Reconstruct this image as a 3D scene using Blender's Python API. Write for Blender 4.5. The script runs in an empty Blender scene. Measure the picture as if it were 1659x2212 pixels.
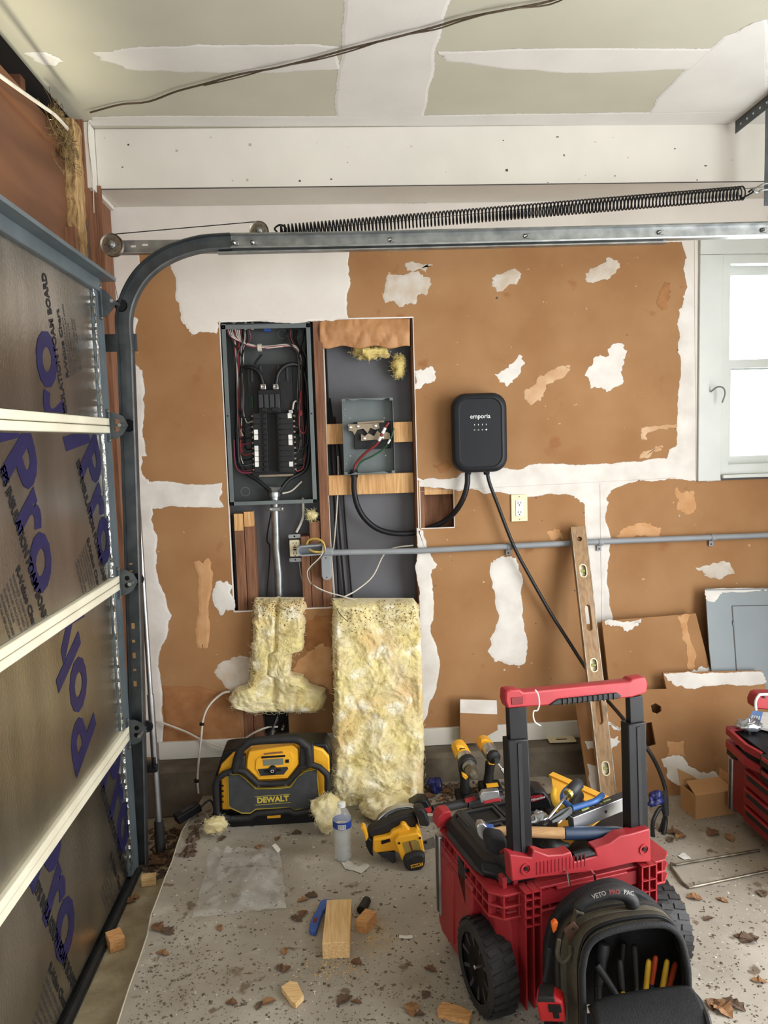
import bpy, bmesh, math, random
from mathutils import Vector, Matrix, noise
random.seed(7)
S = bpy.context.scene
COL = S.collection
R = math.radians
# ------------------------------------------------------------------ camera
FPX, IW, IH = 1661.0, 1659, 2212
YAW, PITCH, ROLL = R(3.285), R(5.50), R(1.76)
CAM = Vector((0.0, -3.2, 1.45))
_f = Vector((math.sin(YAW)*math.cos(PITCH), math.cos(YAW)*math.cos(PITCH), -math.sin(PITCH)))
_r = Vector((math.cos(YAW), -math.sin(YAW), 0)); _d = _f.cross(_r)
CR = _r*math.cos(ROLL)+_d*math.sin(ROLL); CD = -_r*math.sin(ROLL)+_d*math.cos(ROLL); CF = _f
cd = bpy.data.cameras.new('camera'); cam = bpy.data.objects.new('camera', cd); COL.objects.link(cam)
cd.sensor_fit = 'VERTICAL'; cd.sensor_height = 36.0; cd.lens = 36.0*FPX/IH; cd.clip_start = 0.05
cam.matrix_world = Matrix(((CR.x, -CD.x, -CF.x, CAM.x), (CR.y, -CD.y, -CF.y, CAM.y), (CR.z, -CD.z, -CF.z, CAM.z), (0, 0, 0, 1)))
S.camera = cam
# ------------------------------------------------------------------ sky, daylight, exposure
w = bpy.data.worlds.new('overcast_sky'); S.world = w; w.use_nodes = True
bg = w.node_tree.nodes['Background']; bg.inputs[0].default_value = (0.93, 0.97, 1.0, 1); bg.inputs[1].default_value = 3.0
def area(name, loc, tgt, sx, sy, power, col):
    l = bpy.data.lights.new(name, 'AREA'); l.shape = 'RECTANGLE'; l.size = sx; l.size_y = sy; l.energy = power; l.color = col
    o = bpy.data.objects.new(name, l); COL.objects.link(o); o.location = loc
    o.rotation_euler = (Vector(tgt)-Vector(loc)).to_track_quat('-Z', 'Y').to_euler(); return o
# daylight entering by the wide opening in the right wall, the opening behind the camera and the window
area('daylight_right_opening', (2.24, -2.5, 1.2), (0, -2.5, 1.2), 2.4, 2.2, 128, (0.98, 0.99, 1.0))
area('daylight_rear_opening', (1.2, -5.9, 1.3), (0.9, 0, 1.3), 2.6, 2.1, 7, (1.0, 0.985, 0.95))
lk = area('daylight_over_door', (-.86, -1.75, 2.07), (-.80, -1.75, 2.6), 2.5, .04, 2.2, (1.0, 0.93, 0.74)); lk.data.spread = R(60)  # daylight leaking over the top of the garage door
area('daylight_window', (1.95, 0.16, 1.72), (1.9, -2, 1.2), 0.5, 0.8, 7, (0.90, 0.96, 1.0))
S.view_settings.view_transform = 'Standard'; S.view_settings.look = 'None'; S.view_settings.gamma = 1.0
S.view_settings.use_curve_mapping = False; S.view_settings.exposure = -0.04
# ------------------------------------------------------------------ helpers
def ray(px, py): return CR*((px-IW/2)/FPX)+CD*((py-IH/2)/FPX)+CF
def at(px, py, y=None, x=None, z=None):
    d = ray(px, py)
    if y is not None: t = (y-CAM.y)/d.y
    elif x is not None: t = (x-CAM.x)/d.x
    else: t = (z-CAM.z)/d.z
    return CAM+d*t
def onplane(px, py, p, n):
    d = ray(px, py); return CAM+d*((Vector(p)-CAM).dot(n)/d.dot(n))
FR = {}
def frame(o): return FR[o.name]
def tag(o, label=None, cat=None, group=None, kind=None):
    if label: o['label'] = label
    if cat: o['category'] = cat
    if group: o['group'] = group
    if kind: o['kind'] = kind
    return o
def T(name, label, cat, loc, rot=(0, 0, 0), group=None, kind=None):
    o = bpy.data.objects.new(name, None); COL.objects.link(o); o.empty_display_size = .05
    M = Matrix.Translation(Vector(loc)) @ (rot if isinstance(rot, Matrix) else Matrix.Rotation(rot[2], 4, 'Z') @ Matrix.Rotation(rot[1], 4, 'Y') @ Matrix.Rotation(rot[0], 4, 'X'))
    o.matrix_world = M; FR[o.name] = M
    return tag(o, label, cat, group, kind)
def cat_rom(pts, n=6, closed=False):
    pts = [Vector(p) for p in pts]; out = []; N = len(pts)
    for i in range(N if closed else N-1):
        p1, p2 = pts[i], pts[(i+1) % N]
        p0 = pts[i-1] if (i > 0 or closed) else p1*2-p2
        p3 = pts[(i+2) % N] if (i+2 < N or closed) else p2*2-p1
        for k in range(n):
            t = k/n
            out.append(.5*((2*p1)+(p2-p0)*t+(2*p0-5*p1+4*p2-p3)*t*t+(3*p1-p0-3*p2+p3)*t**3))
    if not closed: out.append(pts[-1])
    return out
def rrect(w, h, r, n=5, cx=0, cy=0):
    r = min(r, w/2-1e-5, h/2-1e-5)
    o = []
    for (sx, sy, a0) in ((1, 1, 0), (-1, 1, 90), (-1, -1, 180), (1, -1, 270)):
        for k in range(n+1):
            a = R(a0+90*k/n); o.append((cx+sx*(w/2-r)+r*math.cos(a), cy+sy*(h/2-r)+r*math.sin(a)))
    return o
def circ(r, n=16, cx=0, cy=0): return [(cx+r*math.cos(2*math.pi*k/n), cy+r*math.sin(2*math.pi*k/n)) for k in range(n)]
def jag(poly, amp=.01, it=3, seed=0):
    rnd = random.Random(seed); pts = [Vector((p[0], p[1])) for p in poly]
    for k in range(it):
        o = []
        for i, p in enumerate(pts):
            q = pts[(i+1) % len(pts)]; e = q-p; L = e.length; m = (p+q)/2
            if L > 1e-6 and L > amp*.6: m += Vector((-e.y, e.x))/L*rnd.gauss(0, 1)*min(amp, L*.18)
            o += [p, m]
        pts = o; amp *= .6
    return [(p.x, p.y) for p in pts]
class MB:
    def __init__(s): s.v = []; s.f = []; s.att = None
    def add(s, vs, fs):
        b = len(s.v); s.v += [Vector(v) for v in vs]; s.f += [[i+b for i in f] for f in fs]; return s
    def mm(s, x0, x1, y0, y1, z0, z1, M=None):
        vs = [Vector((x, y, z)) for z in (z0, z1) for (x, y) in ((x0, y0), (x1, y0), (x1, y1), (x0, y1))]
        if M: vs = [M @ v for v in vs]
        return s.add(vs, [(3, 2, 1, 0), (4, 5, 6, 7), (0, 1, 5, 4), (1, 2, 6, 5), (2, 3, 7, 6), (3, 0, 4, 7)])
    def box(s, c, d, M=None):
        c = Vector(c); h = Vector(d)/2
        MM = Matrix.Translation(c) @ (M.to_4x4() if M else Matrix())
        return s.mm(-h.x, h.x, -h.y, h.y, -h.z, h.z, MM)
    def bar(s, a, b, w, h, up=(0, 0, 1)):
        a, b = Vector(a), Vector(b); d = (b-a); L = d.length; d /= L; u = Vector(up); x = d.cross(u)
        if x.length < 1e-4: x = d.cross(Vector((0, 1, 0)))
        x.normalize(); u = x.cross(d)
        M = Matrix((x, d, u)).transposed().to_4x4(); M.translation = (a+b)/2
        return s.mm(-w/2, w/2, -L/2, L/2, -h/2, h/2, M)
    def loft(s, rings, c0=True, c1=True):
        n = len(rings[0]); vs = [v for r in rings for v in r]; fs = []
        for k in range(len(rings)-1):
            for i in range(n):
                j = (i+1) % n; fs.append((k*n+i, k*n+j, (k+1)*n+j, (k+1)*n+i))
        if c0: fs.append(tuple(reversed(range(n))))
        if c1: fs.append(tuple((len(rings)-1)*n+i for i in range(n)))
        return s.add(vs, fs)
    def cyl(s, a, b, r0, r1=None, n=12, caps=True):
        return s.tube([a, b], [r0, r0 if r1 is None else r1], n, caps)
    def tube(s, pts, r, n=6, caps=True):
        pts = [Vector(p) for p in pts]; N = len(pts)
        if not isinstance(r, (list, tuple)): r = [r]*N
        t = (pts[1]-pts[0]).normalized(); u = t.cross(Vector((0, 0, 1)))
        if u.length < .05: u = t.cross(Vector((0, 1, 0)))
        u.normalize(); rings = []
        for i, p in enumerate(pts):
            tt = (pts[min(i+1, N-1)]-pts[max(i-1, 0)])
            tt = tt.normalized() if tt.length > 1e-9 else t
            u = u-tt*u.dot(tt)
            u = u.normalized() if u.length > 1e-6 else tt.orthogonal().normalized()
            w_ = tt.cross(u)
            rings.append([p+(u*math.cos(2*math.pi*k/n)+w_*math.sin(2*math.pi*k/n))*r[i] for k in range(n)])
        return s.loft(rings, caps, caps)
    def lathe(s, prof, o, ax, n=20, caps=True):
        o, ax = Vector(o), Vector(ax).normalized(); u = ax.orthogonal().normalized(); w_ = ax.cross(u)
        return s.loft([[o+ax*h+(u*math.cos(2*math.pi*k/n)+w_*math.sin(2*math.pi*k/n))*max(r, 1e-4) for k in range(n)] for r, h in prof], caps, caps)
    def prism(s, poly, o, U, V, d):
        o, U, V = Vector(o), Vector(U), Vector(V); N = U.cross(V).normalized()*d
        a = [o+U*p[0]+V*p[1] for p in poly]
        return s.loft([a, [p+N for p in a]])
    def pp(s, pxs, y, d):            # outline seen in the photograph, standing at depth y, real thickness d
        a = [at(p[0], p[1], y=y) for p in pxs]
        return s.loft([a, [p+Vector((0, d, 0)) for p in a]])
    def plate(s, outer, holes, o, U, V, d):
        bm = bmesh.new(); o, U, V = Vector(o), Vector(U), Vector(V); N = U.cross(V).normalized()*d
        P = lambda p: o+U*p[0]+V*p[1]
        loops = [outer]+list(holes); es = []
        for lp in loops:
            vs = [bm.verts.new(P(p)) for p in lp]
            es += [bm.edges.new((vs[i], vs[(i+1) % len(vs)])) for i in range(len(vs))]
        bmesh.ops.triangle_fill(bm, edges=es, use_beauty=True)
        bm.verts.ensure_lookup_table(); bm.verts.index_update()
        vs = [v.co.copy() for v in bm.verts]; n = len(vs)
        fs = [[v.index for v in f.verts] for f in bm.faces]; bm.free()
        fs2 = [[i+n for i in reversed(f)] for f in fs]; b = 0; fw = []
        for lp in loops:
            m = len(lp)
            for i in range(m): j = (i+1) % m; fw.append((b+i, b+j, b+j+n, b+i+n))
            b += m
        return s.add(vs+[v+N for v in vs], fs+fs2+fw)
    def sph(s, c, r, n=10, m=8):
        c = Vector(c); r = Vector(r) if not isinstance(r, (int, float)) else Vector((r, r, r))
        return s.loft([[c+Vector((r.x*math.sin(a)*math.cos(2*math.pi*k/n), r.y*math.sin(a)*math.sin(2*math.pi*k/n), -r.z*math.cos(a))) for k in range(n)] for a in [math.pi*(i+.02)/(m+.04) for i in range(m+1)]])
    def xf(s, M): s.v = [M @ v for v in s.v]; return s
    def build(s, name, mat, parent=None, local=False, bev=0, smooth=None, label=None, cat=None, group=None, kind=None, recalc=True, seg=2, sub=0):
        me = bpy.data.meshes.new(name); M = Matrix()
        if parent is not None:
            M = frame(parent)
            vs = s.v if local else [M.inverted() @ v for v in s.v]
        else:
            xs = [v.x for v in s.v]; ys = [v.y for v in s.v]; zs = [v.z for v in s.v]
            M = Matrix.Translation(((min(xs)+max(xs))/2, (min(ys)+max(ys))/2, min(zs))); vs = [M.inverted() @ v for v in s.v]
        me.from_pydata([tuple(v) for v in vs], [], s.f)
        if s.att:
            for an, vals in s.att.items():
                a = me.attributes.new(an, 'FLOAT', 'POINT'); a.data.foreach_set('value', vals)
        if recalc:
            bm = bmesh.new(); bm.from_mesh(me); bmesh.ops.recalc_face_normals(bm, faces=bm.faces); bm.to_mesh(me); bm.free()
        if smooth is not None:
            me.polygons.foreach_set('use_smooth', [True]*len(me.polygons)); me.set_sharp_from_angle(angle=R(smooth))
        me.materials.append(mat if not isinstance(mat, str) else MT[mat]); me.update()
        o = bpy.data.objects.new(name, me); COL.objects.link(o)
        if parent is not None: o.parent = parent
        else: o.matrix_world = M
        FR[o.name] = M
        if bev:
            b = o.modifiers.new('bevel', 'BEVEL'); b.width = bev; b.segments = seg; b.limit_method = 'ANGLE'; b.angle_limit = R(35)
            me.polygons.foreach_set('use_smooth', [True]*len(me.polygons)); me.set_sharp_from_angle(angle=R(40))
            b.harden_normals = False
        if sub:
            m = o.modifiers.new('subdivision', 'SUBSURF'); m.levels = sub; m.render_levels = sub
        return tag(o, label, cat, group, kind)
def text(s, size, mat, parent, M, name='lettering', bold=0, depth=.0004, local=True, sx=1, clip=None, align='CENTER', shear=0, **kw):
    cu = bpy.data.curves.new('t', 'FONT'); cu.body = s; cu.size = size; cu.align_x = align; cu.align_y = 'CENTER'; cu.offset = bold; cu.extrude = depth; cu.shear = shear
    cu.resolution_u = 3
    o = bpy.data.objects.new('t', cu); COL.objects.link(o)
    dg = bpy.context.evaluated_depsgraph_get(); me = bpy.data.meshes.new_from_object(o.evaluated_get(dg))
    bpy.data.objects.remove(o); bpy.data.curves.remove(cu)
    bm = bmesh.new(); bm.from_mesh(me); bpy.data.meshes.remove(me)
    bm.transform(M @ Matrix.Diagonal((sx, 1, 1, 1)))
    for (co, no) in (clip or []):
        bmesh.ops.bisect_plane(bm, geom=bm.verts[:]+bm.edges[:]+bm.faces[:], plane_co=co, plane_no=no, clear_outer=True)
    mb = MB(); bm.verts.index_update(); mb.add([v.co.copy() for v in bm.verts], [[v.index for v in f.verts] for f in bm.faces]); bm.free()
    if not mb.f: return None
    return mb.build(name, mat, parent, local=local, recalc=False, **kw)
def basis(o, U, V):
    U, V = Vector(U).normalized(), Vector(V).normalized(); N = U.cross(V)
    M = Matrix((U, V, N)).transposed().to_4x4(); M.translation = Vector(o); return M
def dup(root, M, label=None):
    r = root.copy(); COL.objects.link(r); r.matrix_world = M
    if label: r['label'] = label
    for ch in list(root.children):
        c = ch.copy(); COL.objects.link(c); c.parent = r
        for g in list(ch.children):
            k = g.copy(); COL.objects.link(k); k.parent = c
    return r
# ------------------------------------------------------------------ materials
MT = {}
def lin(c): return tuple(((x/255)/12.92 if x/255 <= .04045 else ((x/255+.055)/1.055)**2.4) for x in c)
def mat(name, c, rough=.5, metal=0, c2=None, sc=20, mix=(.35, .65), bump=0, bsc=None, stretch=None, det=4, spec=.5, trans=0, ior=1.45, alpha=1, coat=0, speck=None, coords='Object', sheen=0):
    """c, c2: sRGB 0-255; c2 is mixed in by noise. speck: (colour, scale, threshold)"""
    m = bpy.data.materials.new(name); m.use_nodes = True; nt = m.node_tree; N = nt.nodes; L = nt.links
    b = N['Principled BSDF']; b.inputs['Roughness'].default_value = rough; b.inputs['Metallic'].default_value = metal
    b.inputs['Specular IOR Level'].default_value = spec; b.inputs['Transmission Weight'].default_value = trans; b.inputs['IOR'].default_value = ior
    b.inputs['Alpha'].default_value = alpha; b.inputs['Coat Weight'].default_value = coat; b.inputs['Sheen Weight'].default_value = sheen
    tc = N.new('ShaderNodeTexCoord'); mp = N.new('ShaderNodeMapping'); L.new(tc.outputs[coords], mp.inputs[0])
    if stretch: mp.inputs['Scale'].default_value = stretch
    cl = lin(c)+(1,); b.inputs['Base Color'].default_value = cl
    nz = N.new('ShaderNodeTexNoise'); nz.inputs['Scale'].default_value = sc; nz.inputs['Detail'].default_value = det; L.new(mp.outputs[0], nz.inputs['Vector'])
    if c2 is None: c2 = tuple(x*.9 for x in c)
    rp = N.new('ShaderNodeValToRGB'); rp.color_ramp.elements[0].position = mix[0]; rp.color_ramp.elements[1].position = mix[1]
    rp.color_ramp.elements[0].color = lin(c2)+(1,); rp.color_ramp.elements[1].color = cl
    L.new(nz.outputs[0], rp.inputs[0]); col = rp.outputs[0]
    for sp in (speck or []):
        n2 = N.new('ShaderNodeTexNoise'); n2.inputs['Scale'].default_value = sp[1]; n2.inputs['Detail'].default_value = sp[3] if len(sp) > 3 else 2; L.new(tc.outputs[coords], n2.inputs['Vector'])
        r2 = N.new('ShaderNodeValToRGB'); r2.color_ramp.elements[0].position = sp[2]; r2.color_ramp.elements[1].position = sp[2]+(sp[4] if len(sp) > 4 else .03)
        mx = N.new('ShaderNodeMix'); mx.data_type = 'RGBA'; L.new(n2.outputs[0], r2.inputs[0]); L.new(r2.outputs[0], mx.inputs['Factor'])
        L.new(col, mx.inputs['A']); mx.inputs['B'].default_value = lin(sp[0])+(1,); col = mx.outputs['Result']
    L.new(col, b.inputs['Base Color'])
    if bump:
        n3 = N.new('ShaderNodeTexNoise'); n3.inputs['Scale'].default_value = bsc or sc*3; n3.inputs['Detail'].default_value = 5; L.new(mp.outputs[0], n3.inputs['Vector'])
        bp = N.new('ShaderNodeBump'); bp.inputs['Strength'].default_value = bump; bp.inputs['Distance'].default_value = .004
        L.new(n3.outputs[0], bp.inputs['Height']); L.new(bp.outputs[0], b.inputs['Normal'])
    MT[name] = m; return m
mat('board_paper', (161, 121, 81), .85, 0, (148, 106, 66), 3.5, bump=.08, bsc=180, speck=[((144, 98, 60), 9, .64, 6, .08), ((198, 158, 118), 40, .73, 3, .03)])
mat('mud', (226, 222, 216), .8, 0, (206, 200, 192), 9, bump=.15, bsc=60)
mat('mud_grey', (196, 190, 182), .8, 0, (176, 160, 138), 14, bump=.15, bsc=60)
mat('wall_paint', (214, 210, 200), .7, 0, (204, 200, 190), 3, bump=.06, bsc=90, speck=[((120, 112, 100), 26, .765, 2, .02)])
mat('ceiling_board', (188, 186, 168), .85, 0, (180, 178, 160), 2.5, bump=.04, bsc=150)
mat('ceiling_mud', (214, 212, 206), .8, 0, (204, 202, 196), 4, bump=.06, bsc=80)
mat('concrete', (172, 165, 154), .82, 0, (128, 119, 105), 3.2, (.3, .72), bump=.25, bsc=45, det=8, speck=[((184, 177, 166), 7, .58, 6, .2), ((86, 76, 64), 60, .67, 2, .02), ((206, 201, 192), 85, .70, 2, .02), ((106, 92, 76), 14, .64, 6, .05), ((132, 116, 94), 2.2, .58, 7, .2)])
mat('apron_concrete', (172, 160, 134), .9, 0, (140, 124, 98), 10, bump=.9, bsc=70, det=8)
mat('curb_concrete', (118, 108, 94), .9, 0, (84, 76, 64), 7, bump=.5, bsc=40, det=8)
mat('slab_lip', (206, 196, 176), .8)
mat('foil', (206, 202, 194), .29, 1, (176, 172, 164), 6, bump=.34, bsc=200, stretch=(1, 1, .35))
mat('foil_edge', (215, 215, 212), .14, 1, (180, 180, 180), 30, bump=.9, bsc=60)
mat('navy_print', (36, 34, 78), .45, .2, (30, 28, 66), 20)
mat('black_print', (32, 31, 34), .5, .2)
mat('grey_print', (70, 66, 64), .5, .3)
mat('door_steel', (104, 114, 119), .42, .35, (92, 102, 107), 8)
mat('vinyl', (226, 222, 200), .5, 0, (214, 208, 186), 6)
mat('galv', (158, 160, 158), .38, .85, (128, 131, 130), 22, bump=.05)
mat('galv_dark', (98, 102, 104), .45, .8, (78, 82, 84), 14)
mat('spring_steel', (34, 35, 38), .4, .6)
mat('old_steel', (140, 132, 118), .42, .8, (104, 94, 80), 30)
mat('chrome', (205, 205, 202), .18, 1, (180, 178, 172), 20)
mat('plywood', (110, 72, 46), .7, 0, (88, 56, 35), 3, stretch=(1, .5, 3), bump=.1, bsc=50)
mat('stud', (134, 92, 66), .75, 0, (106, 70, 48), 9, stretch=(9, 9, .8), bump=.15, speck=[((76, 40, 24), 30, .72, 3, .04)])
mat('stud_fresh', (214, 172, 118), .7, 0, (186, 136, 84), 12, stretch=(9, 9, .8), bump=.12)
mat('pine', (222, 190, 140), .65, 0, (202, 162, 108), 10, stretch=(14, 1.2, 14), bump=.06)
mat('pine_v', (222, 190, 140), .65, 0, (202, 162, 108), 10, stretch=(1.2, 14, 14), bump=.06)
mat('old_wood', (184, 152, 104), .85, 0, (128, 98, 60), 8, stretch=(12, 12, .9), bump=.5, speck=[((90, 70, 44), 14, .66, 4, .05)])
mat('offcut', (206, 158, 104), .7, 0, (176, 124, 76), 14, stretch=(2, 12, 12), bump=.1)
mat('level_wood', (160, 126, 84), .5, 0, (130, 98, 62), 9, stretch=(10, 10, .7), bump=.05, coat=.2)
mat('hickory', (212, 172, 124), .5, 0, (190, 146, 98), 12, stretch=(1, 10, 10))
mat('sheathing', (106, 106, 110), .85, 0, (94, 94, 98), 3, bump=.05)
mat('cavity', (38, 32, 27), .95)  # near-black tone puts the shade of the open header into the boards
mat('insul', (216, 200, 132), .95, 0, (224, 212, 176), 8, (.34, .62), bump=1.0, bsc=60, det=9, sheen=.3, speck=[((204, 166, 116), 5, .50, 8, .22), ((166, 140, 84), 16, .57, 8, .16), ((238, 232, 208), 13, .56, 8, .12), ((112, 92, 56), 60, .72, 4, .05)])
mat('insul_dirty', (176, 150, 86), .95, 0, (214, 196, 124), 30, bump=1.2, bsc=60, det=9)
mat('insul_fibre', (228, 216, 160), .9); mat('dirt_crumb', (120, 92, 52), .95); mat('kraft', (186, 138, 92), .6, 0, (164, 116, 74), 8, bump=.2, bsc=30)
mat('panel_grey', (104, 112, 112), .5, .1, (94, 102, 102), 6)
mat('panel_inner', (70, 74, 74), .55, .1, (60, 64, 64), 6)
mat('cover_grey', (132, 140, 143), .45, .05, (124, 132, 135), 4)
mat('black_plastic', (22, 22, 25), .45, 0, (17, 17, 20), 15, spec=.35)
mat('black_matte', (20, 20, 23), .65, 0, (28, 28, 30), 25, bump=.1)
mat('black_rubber', (25, 25, 27), .6, 0, (36, 35, 35), 30, bump=.25, bsc=90)
mat('dark_grey', (48, 50, 54), .5, 0, (40, 42, 46), 12)
mat('charger_black', (30, 32, 37), .5, 0, (27, 29, 34), 8, spec=.4)
mat('charger_face', (24, 26, 31), .6, 0, (22, 24, 29), 8, spec=.35)
mat('white_plastic', (236, 236, 232), .4)
mat('white_print', (235, 235, 235), .5)
mat('ivory', (226, 216, 182), .4, 0, (216, 206, 172), 8)
mat('brass', (200, 178, 96), .35, .6)
mat('copper', (150, 136, 116), .5, .5, (128, 112, 90), 20)
mat('pvc_grey', (142, 146, 150), .5, 0, (132, 136, 140), 6)
mat('wire_black', (24, 24, 26), .45); mat('wire_red', (126, 42, 40), .45); mat('wire_white', (206, 200, 186), .5)
mat('wire_green', (36, 84, 52), .45); mat('wire_pink', (128, 56, 76), .45); mat('wire_yellow', (206, 176, 84), .5); mat('wire_blue', (40, 80, 150), .45)
mat('cable_white', (208, 202, 188), .5); mat('cable_grey', (140, 138, 132), .5); mat('wire_brown', (88, 74, 58), .7)
mat('red_plastic', (152, 38, 44), .45, 0, (140, 31, 38), 9, bump=.03)
mat('red_dark', (128, 22, 30), .45, 0, (116, 18, 26), 9)
mat('red_bright', (168, 42, 50), .42)
mat('yellow_tool', (240, 178, 44), .42, 0, (228, 164, 36), 10)
mat('yellow_flat', (236, 176, 62), .4, 0, (226, 164, 52), 8)
mat('yellow_grip', (232, 186, 48), .4); mat('orange_grip', (222, 88, 38), .4); mat('blue_grip', (52, 96, 160), .4); mat('orange_bright', (246, 118, 40), .45)
mat('navy_grip', (36, 54, 78), .45, 0, (30, 46, 68), 20); mat('blue_paint', (60, 96, 176), .4)
mat('speaker_grey', (62, 64, 66), .7, 0, (54, 56, 58), 40, bump=.4, bsc=400)
mat('logo_yellow', (206, 186, 74), .5); mat('lcd', (120, 124, 112), .25)
mat('bag_olive', (84, 80, 66), .85, 0, (72, 68, 56), 60, bump=.4, bsc=300)
mat('bag_black', (30, 30, 33), .8, 0, (24, 24, 27), 60, bump=.4, bsc=250)
mat('leather', (96, 70, 56), .55, 0, (82, 58, 46), 20)
mat('cardboard', (178, 136, 92), .8, 0, (168, 126, 82), 6, bump=.05)
mat('clear_plastic', (240, 244, 246), .06, alpha=.2)
mat('water', (226, 236, 240), .05, alpha=.22)
mat('label_blue', (34, 66, 150), .4); mat('paper', (232, 230, 224), .7); mat('paper_grey', (190, 186, 178), .8); mat('booklet_blue', (112, 150, 216), .5)
mat('leaf_a', (116, 84, 58), .8, 0, (88, 60, 42), 30, bump=.3); mat('leaf_b', (150, 112, 76), .8, 0, (120, 84, 54), 30, bump=.3); mat('leaf_c', (96, 76, 60), .85, 0, (74, 58, 46), 30)
mat('sawdust', (216, 184, 130), .95, 0, (196, 158, 104), 80, bump=.6, bsc=400)
mat('debris', (74, 62, 50), .9, 0, (110, 96, 80), 120); mat('nest', (122, 100, 62), .95, 0, (90, 72, 44), 60)
mat('blue_bag', (30, 38, 104), .4, 0, (22, 28, 80), 30); mat('foil_bag', (200, 206, 212), .22, .8, (170, 178, 188), 40, bump=.5, bsc=60)
mat('alu', (190, 192, 194), .32, .9, (170, 172, 174), 12); mat('tape_red', (192, 34, 40), .4)
mat('glass_pane', (250, 252, 252), .02, trans=1, ior=1.02, spec=.3)
mat('window_white', (206, 210, 205), .5, 0, (196, 200, 195), 5)
mat('vial', (190, 200, 120), .15, trans=.4)
def feather(name, c, c2, sc=9):
    m = mat(name, c, .85, 0, c2, sc, bump=.15, bsc=60); nt = m.node_tree; N = nt.nodes; L = nt.links; b = N['Principled BSDF']
    a = N.new('ShaderNodeAttribute'); a.attribute_name = 'feather'
    tc = N.new('ShaderNodeTexCoord'); mp = N.new('ShaderNodeMapping'); mp.inputs['Rotation'].default_value = (0, R(35), 0); mp.inputs['Scale'].default_value = (1, 1, .45)
    n = N.new('ShaderNodeTexNoise'); n.inputs['Scale'].default_value = 70; n.inputs['Detail'].default_value = 6; n.inputs['Roughness'].default_value = .7
    L.new(tc.outputs['Object'], mp.inputs[0]); L.new(mp.outputs[0], n.inputs['Vector'])
    ad = N.new('ShaderNodeMath'); ad.operation = 'ADD'; L.new(a.outputs['Fac'], ad.inputs[0]); L.new(n.outputs[0], ad.inputs[1])
    mr = N.new('ShaderNodeMapRange'); mr.inputs[1].default_value = .62; mr.inputs[2].default_value = .82; L.new(ad.outputs[0], mr.inputs[0]); L.new(mr.outputs[0], b.inputs['Alpha'])
    return m
feather('patch_white', (224, 220, 213), (206, 200, 192)); feather('patch_grey', (202, 194, 184), (186, 170, 150), 16); feather('patch_dry', (204, 172, 138), (188, 148, 108), 12)
feather('patch_ceiling', (216, 214, 208), (208, 206, 200), 4); feather('stain', (146, 96, 56), (160, 112, 70), 20); feather('stain_light', (196, 152, 108), (184, 136, 90), 20); feather('stain_wall', (188, 178, 164), (202, 194, 182), 20)
feather('patch_paint', (222, 216, 207), (212, 205, 196), 4)
_patchn = [0]
def patch(pxs, m, parent, o=None, U=None, V=None, plane='wall', amp=.008, it=3, w_=.012, name='plaster_or_glint_patch', y=0, h=.0012, z=None):
    """thin film of joint compound: photographed outline set on its real surface, with a feathered rim"""
    _patchn[0] += 1; k = _patchn[0]; hh = h+.00012*(k % 9)
    if plane == 'wall': P = [(q.x, q.z) for q in [at(p[0], p[1], y=y) for p in pxs]]; to = lambda u, v, e: Vector((u, y-e, v))
    else: P = [(q.x, q.y) for q in [at(p[0], p[1], z=z) for p in pxs]]; to = lambda u, v, e: Vector((u, v, z-e))
    P = jag(P, amp, it, k); n = len(P)
    ar = sum(P[i][0]*P[(i+1) % n][1]-P[(i+1) % n][0]*P[i][1] for i in range(n)); sg = 1 if ar > 0 else -1
    pe = sum((Vector(P[i])-Vector(P[i-1])).length for i in range(n)); w_ = min(w_, .32*abs(ar)/pe); I = []
    for i in range(n):
        a, c = Vector(P[i-6]), Vector(P[(i+6) % n]); t = (c-a)
        t = t.normalized() if t.length > 1e-9 else Vector((1, 0)); I.append((P[i][0]-t.y*w_*sg, P[i][1]+t.x*w_*sg))
    mb = MB(); mb.loft([[to(u, v, .0002) for u, v in P], [to(u, v, hh) for u, v in I]], False, True)
    mb.att = {'feather': [0.12]*n+[1.0]*n}
    ob = mb.build(name, m, parent, recalc=False)
    return ob
# ================================================================== the setting
CZ = 2.605
def holed(x0, x1, z0, z1, holes, y, d):
    mb = MB()
    xs = sorted({x0, x1} | {h[0] for h in holes} | {h[1] for h in holes}); zs = sorted({z0, z1} | {h[2] for h in holes} | {h[3] for h in holes})
    inn = lambda cx, cz: any(h[0] < cx < h[1] and h[2] < cz < h[3] for h in holes)
    for i in range(len(xs)-1):
        for j in range(len(zs)-1):
            a, b, c, e = xs[i], xs[i+1], zs[j], zs[j+1]
            if inn((a+b)/2, (c+e)/2): continue
            for yy in (y, y+d): mb.add([(a, yy, c), (b, yy, c), (b, yy, e), (a, yy, e)], [(0, 1, 2, 3)] if yy == y else [(3, 2, 1, 0)])
    for (a, b, c, e) in holes+[(x0, x1, z0, z1)]:
        q = [(a, c), (b, c), (b, e), (a, e)]
        for k in range(4):
            (u, v), (s, t) = q[k], q[(k+1) % 4]; mb.add([(u, y, v), (s, y, t), (s, y+d, t), (u, y+d, v)], [(0, 1, 2, 3)])
    return mb
HB = (-.457, .326, .745, 1.938); HS = (.337, .479, 1.066, 1.243); HT = (-.441, -.251, .185, .33); HW = (1.632, 2.24, 1.255, 2.16)
wall = holed(-.905, 2.4, 0, CZ+.01, [HB, HS, HT, HW], 0, .0127).build('wall_back', 'board_paper', recalc=False, kind='structure', label='back wall of brown stripped drywall with white plaster patches and open stud bays')
slab = MB()
E0 = jag([(-.622, -.28), (-.63, -.7), (-.612, -1.1), (-.605, -1.6), (-.6, -6)], .006, 2, 5)
edge = sorted([p for p in E0 if p[1] > -6.01 and p[0] < -.55], key=lambda p: -p[1])
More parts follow.
